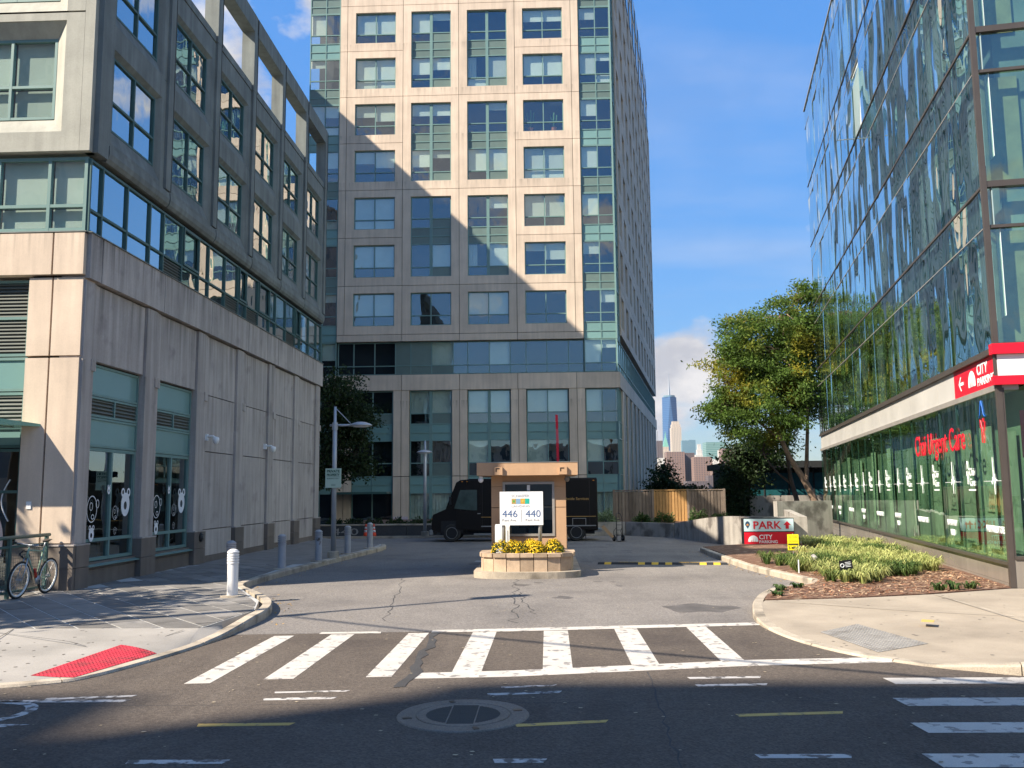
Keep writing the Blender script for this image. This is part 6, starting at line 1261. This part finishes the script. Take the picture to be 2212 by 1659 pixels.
for i, (x, y, s_, k, lab) in enumerate(((-1.13, 21.78, 1.05, 0, 'yellow chrysanthemum at the left end of the front row'), (-0.70, 21.72, 0.95, 0, 'yellow chrysanthemum second from left in the front row'), (-0.27, 21.72, 1.0, 2, 'golden chrysanthemum third from left in the front row'), (0.16, 21.78, 1.05, 0, 'yellow chrysanthemum at the right end of the front row'),
        (-0.86, 22.15, 1.0, 1, 'yellow chrysanthemum at the left of the back row'), (-0.42, 22.18, 1.05, 2, 'yellow chrysanthemum in the middle of the back row'), (0.12, 22.15, 1.05, 1, 'yellow chrysanthemum at the right of the back row behind the sign post'))):
    t = thing('chrysanthemum', lab, 'flower', (x, y, 0.49), i * 0.9, 'yellow chrysanthemums in the island planter'); t.scale = (s_, s_, s_); link('foliage', PM[k][0], t); link('blossoms', PM[k][1], t)
# lilyturf and mulch in the garden bed
GPOLY = [(5.2, 29.8), (5.3, 23.7), (5.55, 21.3), (5.8, 19.6), (5.6, 18.6), (6.2, 17.6), (8.3, 18.3), (10.9, 31.6), (7.2, 30.9)]
def inpoly(x, y, P):
    c = False
    for i in range(len(P)):
        (x0, y0), (x1, y1) = P[i], P[i - 1]
        if (y0 > y) != (y1 > y) and x < (x1 - x0) * (y - y0) / (y1 - y0) + x0: c = not c
    return c
def clumps(pts, nb, ln, wd, m, seed, name, label):
    rg = np.random.default_rng(seed); V = []
    for (x, y, s_) in pts:
        for k in range(nb):
            a = rg.uniform(0, 2 * math.pi); l_ = ln * s_ * rg.uniform(0.7, 1.2); d = np.array((math.cos(a), math.sin(a), 0)); sd = np.array((-d[1], d[0], 0)) * wd * rg.uniform(0.7, 1.3); b = np.array((x, y, 0.14)) + d * rg.uniform(0, 0.06) + sd * 2
            f = rg.uniform(0.3, 0.9); p = [b, b + d * l_ * 0.25 * f + np.array((0, 0, l_ * 0.55)), b + d * l_ * 0.65 * f + np.array((0, 0, l_ * 0.72)), b + d * l_ * 1.05 * f + np.array((0, 0, l_ * (0.72 - 0.45 * f)))]
            w_ = (1, 1, 0.8, 0.1)
            for q in range(3): V.append([p[q] - sd * w_[q], p[q] + sd * w_[q], p[q + 1] + sd * w_[q + 1], p[q + 1] - sd * w_[q + 1]])
    return stuff(link(name, quads_mesh(np.array(V), m)), label, 'grass')
LM_LIR = leafmat('lilyturf_blades', (0.07, 0.12, 0.03), (0.13, 0.17, 0.04), 1.5, 0.4, 0.6, 0.3); LM_LIRV = leafmat('pale_lilyturf_blades', (0.44, 0.45, 0.16), (0.22, 0.28, 0.08), 1.6, 0.45, 0.70, 0.35)
ga_, gb_ = [], []; rg = random.Random(5)
while len(ga_) + len(gb_) < 330:
    y = 17.6 + 13.5 * rg.random() ** 1.3; x = rg.uniform(5.0, 11)
    if not inpoly(x, y, GPOLY): continue
    edge = x < 5.2 + 0.9 * (1 + 0.6 * math.sin(y * 1.3)) * 0.6 + 0.2
    if y < 17.7 + (x - 5.65) * 1.02: continue
    if y > 24.0 and x < 7.0: continue
    if y > 26.0 and x < 8.3: continue
    v = math.sin(x * 1.3 + y * 0.7) + rg.uniform(-0.8, 0.8); (gb_ if (v > -0.2 and x > 5.7) else ga_).append((x, y, rg.uniform(0.8, 1.2)))
clumps(ga_, 34, 0.34, 0.010, LM_LIR, 7, 'lilyturf', 'dark green strappy lilyturf filling the garden bed edges'); clumps(gb_, 38, 0.36, 0.011, LM_LIRV, 8, 'pale_lilyturf', 'pale yellow striped lilyturf massed in the garden bed')
wd_ = [(7.1, 17.0, 0.7), (7.4, 17.1, 0.8), (7.75, 17.25, 0.7), (4.25, 17.1, 0.6), (4.0, 16.3, 0.5), (4.7, 17.6, 0.5)]
clumps(wd_, 26, 0.26, 0.02, LM_BUSH, 9, 'weeds', 'small green weeds at the edge of the mulch bed')
mc = []; rgn = np.random.default_rng(4)
while len(mc) < 2600:
    x = rgn.uniform(3.8, 9); y = rgn.uniform(15.9, 21)
    if inpoly(x, y, [(3.95, 16.4), (3.75, 15.9), (5.23, 16.08), (6.76, 16.6), (8.5, 17.4), (9.2, 21), (5.6, 21), (5.7, 19.4), (5.2, 18.4), (4.5, 17.7)]):
        a = rgn.uniform(0, 6.3); l_ = rgn.uniform(0.015, 0.05); w_ = rgn.uniform(0.006, 0.014); z = 0.155 + rgn.uniform(0, 0.02); d = np.array((math.cos(a), math.sin(a), rgn.uniform(-0.3, 0.3))); s_ = np.array((-math.sin(a), math.cos(a), rgn.uniform(-0.4, 0.4))); c = np.array((x, y, z)); mc.append([c - d * l_ - s_ * w_, c + d * l_ - s_ * w_, c + d * l_ + s_ * w_, c - d * l_ + s_ * w_])
stuff(link('mulch_chips', quads_mesh(np.array(mc), leafmat('chip_wood', (0.24, 0.10, 0.05), (0.45, 0.32, 0.2), 7, 0.4, 0.62, 0.0, 0.9))), 'brown wood chips covering the bare soil of the garden bed', 'mulch')
# ---------------------------------------------------------------- far skyline across the river
def winmat(name, wall, win, du, dz, fu=0.5, fz=0.5, rough=0.7, bands=False):
    if name in MATS: return MATS[name]
    m = bpy.data.materials.new(name); m.use_nodes = True; t = m.node_tree; n = t.nodes.new; l = t.links.new; b = t.nodes['Principled BSDF']; g_ = n('ShaderNodeNewGeometry'); s = n('ShaderNodeSeparateXYZ'); l(g_.outputs['Position'], s.inputs[0])
    def mt(op, a, b_):
        q = n('ShaderNodeMath'); q.operation = op
        for i, v in enumerate((a, b_)):
            if isinstance(v, (int, float)): q.inputs[i].default_value = v
            elif v is not None: l(v, q.inputs[i])
        return q.outputs[0]
    u = mt('LESS_THAN', mt('FRACT', mt('DIVIDE', mt('ADD', s.outputs[0], mt('MULTIPLY', s.outputs[1], 1.37)), du), None), fu); z = mt('LESS_THAN', mt('FRACT', mt('DIVIDE', s.outputs[2], dz), None), fz)
    k = z if bands else mt('MULTIPLY', u, z); mx_ = n('ShaderNodeMix'); mx_.data_type = 'RGBA'; mx_.inputs[6].default_value = (*wall, 1); mx_.inputs[7].default_value = (*win, 1); l(k, mx_.inputs[0]); l(mx_.outputs[2], b.inputs['Base Color']); b.inputs['Roughness'].default_value = rough
    MATS[name] = m; return m
def sx(dx, Y): return (dx - 1182) / 1950 * Y
def szz(dy, Y): return 2 + (1059 - dy) / 1950 * Y
def block(name, label, d0, d1, dtop, Y, m, dep=None, steps=(), z0=-2):
    """tower at distance Y; d0,d1,dtop are its bearings; steps = setbacks (fraction of width, height of top)"""
    x0, x1 = sx(d0, Y), sx(d1, Y); t = thing(name, label, 'building', ((x0 + x1) / 2, Y, z0), 0, 'far skyline'); hw = (x1 - x0) / 2; dep = dep or hw; h_ = szz(dtop, Y) - z0
    hs = [(1.0, h_ if not steps else szz(steps[0][1], Y) - z0)] + [(f, (szz(steps[i + 1][1], Y) - z0) if i + 1 < len(steps) else h_) for i, (f, _) in enumerate(steps)]; zb_ = 0
    for f, zt in hs: obj('shaft' if zb_ == 0 else 'setback', MB().box(-hw * f, hw * f, dep * (1 - f), dep * 2 - dep * (1 - f), zb_, zt), m, t); zb_ = zt
    return t, hw, h_, dep
W_BRICK = winmat('far_brick', (0.24, 0.155, 0.125), (0.10, 0.085, 0.085), 4.2, 3.0, 0.45, 0.5); W_BRICKD = winmat('far_brick_dark', (0.13, 0.095, 0.09), (0.06, 0.06, 0.07), 4.0, 3.0, 0.45, 0.5)
W_STONE = winmat('far_limestone', (0.55, 0.45, 0.35), (0.22, 0.19, 0.17), 6.5, 4.2, 0.4, 0.6); W_WHITE = winmat('far_white', (0.62, 0.57, 0.50), (0.30, 0.28, 0.27), 6.0, 4.0, 0.4, 0.5)
W_GLASS = winmat('far_glass', (0.20, 0.29, 0.33), (0.10, 0.20, 0.25), 6, 4.2, 0.9, 0.6, 0.3, True); W_GREEN = winmat('far_green_glass', (0.22, 0.33, 0.30), (0.10, 0.21, 0.19), 6, 6.0, 0.9, 0.55, 0.3, True); W_TOWER = winmat('far_blue_glass', (0.06, 0.13, 0.25), (0.045, 0.10, 0.21), 12, 8.0, 0.9, 0.5, 0.15, True)
Y = 4000.0
x0, x1, zt = sx(1434, Y), sx(1465.5, Y), szz(858, Y); hw = (x1 - x0) / 2
st = thing('skyscraper', 'tall blue glass skyscraper with tapering edges and a spire on the skyline', 'skyscraper', ((x0 + x1) / 2, Y, -2), 0, 'far skyline')
zb_ = 60.0; B = [(-hw, 0), (hw, 0), (hw, 2 * hw), (-hw, 2 * hw)]; a_ = hw * 1.0; T4 = [(0, hw - a_), (a_, hw), (0, hw + a_), (-a_, hw)]
obj('podium', MB().box(-hw, hw, 0, 2 * hw, 0, zb_), W_TOWER, st)
obj('shaft', MB().add([(x, y, zb_) for x, y in B] + [(x * 0.98 + 0, y, zt + 2) for x, y in T4], [(0, 1, 4), (1, 2, 5), (2, 3, 6), (3, 0, 7), (4, 1, 5), (5, 2, 6), (6, 3, 7), (7, 0, 4), (4, 5, 6, 7)]), W_TOWER, st)
obj('crown_ring', MB().lathe([(hw * 0.8, zt + 2), (hw * 0.8, zt + 9)], 24, (0, hw, 0)), W_GLASS, st); obj('spire', MB().lathe([(6, zt + 2), (4, zt + 40), (2.5, zt + 70), (1.2, szz(806, Y) + 2)], 10, (0, hw, 0)), M_STEEL, st)
t, hw, h_, dp = block('gothic_tower', 'pale terracotta tower with a green pointed roof on the skyline', 1429.5, 1446.5, 966, 3900, W_STONE, None, ((0.72, 975),)); obj('pointed_roof', MB().add([(-hw * .7, dp * .3, h_), (hw * .7, dp * .3, h_), (hw * .7, dp * 1.7, h_), (-hw * .7, dp * 1.7, h_), (-hw * .2, dp * .8, szz(945, 3900)), (hw * .2, dp * .8, szz(945, 3900)), (hw * .2, dp * 1.2, szz(945, 3900)), (-hw * .2, dp * 1.2, szz(945, 3900)), (0, dp, szz(933, 3900) + 6)], [(0, 1, 5, 4), (1, 2, 6, 5), (2, 3, 7, 6), (3, 0, 4, 7), (4, 5, 8), (5, 6, 8), (6, 7, 8), (7, 4, 8)]), mat('copper_green', (0.16, 0.38, 0.30), 0.7, var=0), t)
block('limestone_tower', 'slender cream stone tower with stepped top overlapping the glass skyscraper', 1450, 1471.5, 911.5, 3800, W_STONE, None, ((0.86, 925), (0.7, 918)))
for a in (('slab_tower', 'grey slab at the left edge of the skyline', 1419, 1431, 953, 3000, W_BRICKD), ('glass_office', 'pale blue banded office tower behind the brick slabs', 1472, 1488, 953, 3300, W_GLASS), ('glass_office', 'lighter blue office tower right of the cream tower', 1486.5, 1501, 952, 3400, W_WHITE if False else W_GLASS),
          ('green_office', 'wide green glass office block with banded top on the skyline', 1523, 1566, 957.5, 3000, W_GREEN), ('brick_slab', 'tall brown brick housing slab left of centre in the skyline', 1438.6, 1477, 977, 1560, W_BRICK), ('brick_slab', 'shaded side of the tall brown slab, shade painted as darker brick', 1477, 1498, 979.5, 1580, W_BRICKD), ('brick_slab', 'broad brown brick slab in the middle of the skyline', 1496.5, 1535.5, 988.5, 1520, W_BRICK),  # dark side of the tall slab: its shade put into darker brick
          ('brick_slab', 'brown brick slab next to the locust tree', 1556.5, 1592, 971.5, 1500, W_BRICK), ('brick_slab', 'brown brick slab half hidden by the locust tree', 1596, 1650, 985, 1600, W_BRICK), ('low_brick_block', 'low red brick block on the far bank', 1525.5, 1560, 1028, 1420, W_BRICKD), ('low_brick_block', 'low brick terrace between the housing slabs', 1534, 1560, 1012, 1480, W_BRICK), ('pale_low_block', 'low cream block by the tower edge on the far bank', 1421, 1440, 990, 2200, W_WHITE), ('far_bank_block', 'long low brown block at the water edge', 1480, 1526, 1040, 1400, W_BRICKD), ('pale_office', 'pale office block behind the locust tree', 1620, 1672, 957, 2900, W_WHITE), ('pale_office', 'pale office block right of the broad brown slab', 1549, 1560, 975, 2700, W_WHITE)):
    block(*a)
block('civic_tower', 'white stepped civic tower with a lantern top on the skyline', 1499.5, 1520, 961, 3200, W_WHITE, None, ((0.55, 984), (0.34, 973))); block('civic_lantern', 'small white columned block with a flat roof on the skyline', 1536, 1547.5, 994, 2600, W_WHITE, None, ((0.8, 1000),))
# water edge beyond the fence
rl2 = thing('quay_railing', 'thin dark railing and lamp post along the river edge', 'railing', (14.0, 96.0, 0)); 
for i in range(14): piece('post', (0.05, 0.05, 1.1), M_BLACK, rl2, (0.5 * i + 0.5, 0, 0))
for z in (0.3, 0.7, 1.08): piece('rail', (7.2, 0.04, 0.04), M_BLACK, rl2, (0.3, 0.005, z))
ql = thing('quay_lamp', 'dark slender lamp post at the river edge', 'street lamp', (19.6, 92.0, 0)); obj('pole', MB().lathe([(0.12, 0), (0.07, 0.5), (0.055, 4.2)], 10), M_BLACK, ql, smooth=True); obj('lantern', MB().lathe([(0.06, 4.2), (0.18, 4.3), (0.2, 4.55), (0.05, 4.75)], 10), M_BLACK, ql)
def boat(x, y, lab, s_):
    t = thing('moored_boat', lab, 'boat', (x, y, -3.0), R(8), 'boats on the river'); obj('hull', MB().add([(-6 * s_, -1.6 * s_, 1.3 * s_), (4 * s_, -1.6 * s_, 1.3 * s_), (7 * s_, 0, 1.7 * s_), (4 * s_, 1.6 * s_, 1.3 * s_), (-6 * s_, 1.6 * s_, 1.3 * s_), (-5.6 * s_, -1.2 * s_, 0), (4 * s_, -1 * s_, 0), (6 * s_, 0, 0), (4 * s_, 1 * s_, 0), (-5.6 * s_, 1.2 * s_, 0)], [(0, 1, 2, 3, 4), (9, 8, 7, 6, 5), (0, 5, 6, 1), (1, 6, 7, 2), (2, 7, 8, 3), (3, 8, 9, 4), (4, 9, 5, 0)]), M_WHITE, t); obj('cabin', MB().box(-3 * s_, 2 * s_, -1.1 * s_, 1.1 * s_, 1.3 * s_, 2.8 * s_), M_WHITE, t)
boat(195, 960, 'white boat on the river nearer the fence end', 2.2); boat(230, 1100, 'white boat farther out on the river', 2.6)
# dark pavilion and walls behind the locust trees
pv = thing('glass_pavilion', 'dark low pavilion with teal glass behind the locust trees', 'building', (11.6, 56.0, 0)); M_PAV = mat('pavilion_dark', (0.03, 0.032, 0.032), 0.6, var=0.1)
obj('roof', MB().box(-0.4, 7, -0.6, 8, 3.3, 3.7), M_PAV, pv); obj('wall', MB().box(0, 7, 1.0, 8, 0, 3.3), M_PAV, pv)
for i in range(4): piece('glass_panel', (1.4, 0.03, 2.1), mat('pavilion_teal', (0.02, 0.10, 0.11), 0.1, var=0.2, spec=0.7), pv, (0.25 + 1.5 * i, 0.2, 0.9)); piece('mullion', (0.08, 0.1, 3.2), M_PAV, pv, (0.14 + 1.5 * i, 0.17, 0.05))
rw2 = thing('terrace_wall', 'pale concrete terrace wall in front of the dark pavilion', 'wall', (11.2, 52.2, -0.3)); 
for i in range(4): piece('wall_section', (1.7, 0.3, 1.95), M_WALL, rw2, (1.72 * i + 0.3, 0, 0))

# ---------------------------------------------------------------- what stands outside the picture and shades or mirrors in it
W_ACR = winmat('unseen_block', (0.42, 0.34, 0.29), (0.20, 0.20, 0.20), 3.2, 3.1, 0.5, 0.55)
bb = thing('unseen_block', 'unseen apartment block behind the viewer, shaped to shade the street', 'building', (0, -16.0, 0)); obj('wall', MB().box(-70, -47.6, -16, 0, 0, 41.8), W_ACR, bb); obj('wall', MB().box(-47.6, -44.9, -16, -0.6, 0, 34), W_ACR, bb); obj('wall', MB().box(-44.9, -30, -16, 0, 0, 41.8), W_ACR, bb); obj('cornice', MB().box(-44.9, -29.8, -16.2, 0.25, 41.8, 42.4), M_CONC, bb)  # added shadow caster; its notch lets a patch of sun onto the street
bb2 = thing('unseen_block', 'low pale block across the street behind the viewer', 'building', (0, -18.0, 0)); obj('wall', MB().box(-29, 80, -16, 0, 0, 8), winmat('street_block_pale', (0.55, 0.48, 0.40), (0.06, 0.08, 0.09), 3.4, 3.1, 0.5, 0.5), bb2); obj('cornice', MB().box(-29, 80.2, -16.2, 0.25, 8, 8.4), M_CONC, bb2)
nb = thing('neighbour_tower', 'second beige tower behind the left block', 'building', (-22, 38.5, 0)); obj('wall', MB().box(-18, 0, -10.5, 11.0, 0, 34.7), winmat('neighbour_wall', (0.45, 0.36, 0.28), (0.06, 0.08, 0.08), 3.5, 3.0, 0.55, 0.6), nb)
LM_ST = leafmat('street_leaves', (0.05, 0.09, 0.02), (0.12, 0.12, 0.02), 0.6, 0.5, 0.65, 0.35)
for i, (x, y, lab) in enumerate(((-15.2, 11.2, 'street tree on the left sidewalk beyond the picture edge'), (-18.5, 14.6, 'street tree by the left block front beyond the picture edge'))):
    tree('street_tree', lab, (x, y, 0.1), [([(x, y, 0.1), (x, y, 2.5), (x + 0.1, y, 4.5), (x, y, 6.5)], 0.16, 0.05)], [((x, y, 6.2), (2.0, 2.0, 1.8)), ((x + 0.8, y + 0.5, 5.0), (1.5, 1.6, 1.1)), ((x - 0.9, y - 0.4, 5.2), (1.4, 1.4, 1.1)), ((x + 0.2, y + 0.6, 7.6), (1.2, 1.2, 0.9))], 4200, 0.26, 0.10, LM_ST, M_BARKD, 80 + i, 'street trees outside the view', cl=45, spread=0.3)
up_ = thing('utility_pole', 'wooden utility pole with signal arm beyond the left picture edge', 'utility pole', (-14.2, 9.4, 0.1)); obj('pole', MB().lathe([(0.16, 0), (0.11, 9.6)], 12), M_BARK, up_); obj('mast_arm', MB().tube([(0, 0, 8.9), (4.0, 2.9, 9.1)], [0.08, 0.05], 8), M_STEEL, up_); obj('signal_head', MB().box(3.85, 4.15, 2.75, 3.05, 8.4, 9.2), M_BLACK, up_)
wr = MB(); wr.tube([(-14.2 + 22 * k / 12, 9.4 - 10.6 * k / 12, 9.45 - 0.9 * (1 - (2 * k / 12 - 1) ** 2)) for k in range(13)], 0.035, 6)
tag(obj('overhead_cable', wr, M_BLACK), 'overhead cable crossing the street above the viewer', 'cable')
up2 = thing('utility_pole', 'wooden utility pole across the street behind the viewer', 'utility pole', (7.8, -1.2, 0.0)); obj('pole', MB().lathe([(0.16, 0), (0.11, 9.7)], 12), M_BARK, up2)
# ---------------------------------------------------------------- air between here and the far bank
hz = obj('haze', MB().box(-9100, 9100, -2600, 9100, -9, 600), bpy.data.materials.new('haze_air'))
hm = hz.data.materials[0]; hm.use_nodes = True; hm.node_tree.nodes.clear()
ho = hm.node_tree.nodes.new('ShaderNodeOutputMaterial'); hv = hm.node_tree.nodes.new('ShaderNodeVolumePrincipled')
hv.inputs['Color'].default_value = (0.86, 0.91, 1.0, 1); hv.inputs['Density'].default_value = 0.000028; hv.inputs['Anisotropy'].default_value = 0.2
hm.node_tree.links.new(hv.outputs[0], ho.inputs['Volume']); hz['kind'] = 'stuff'
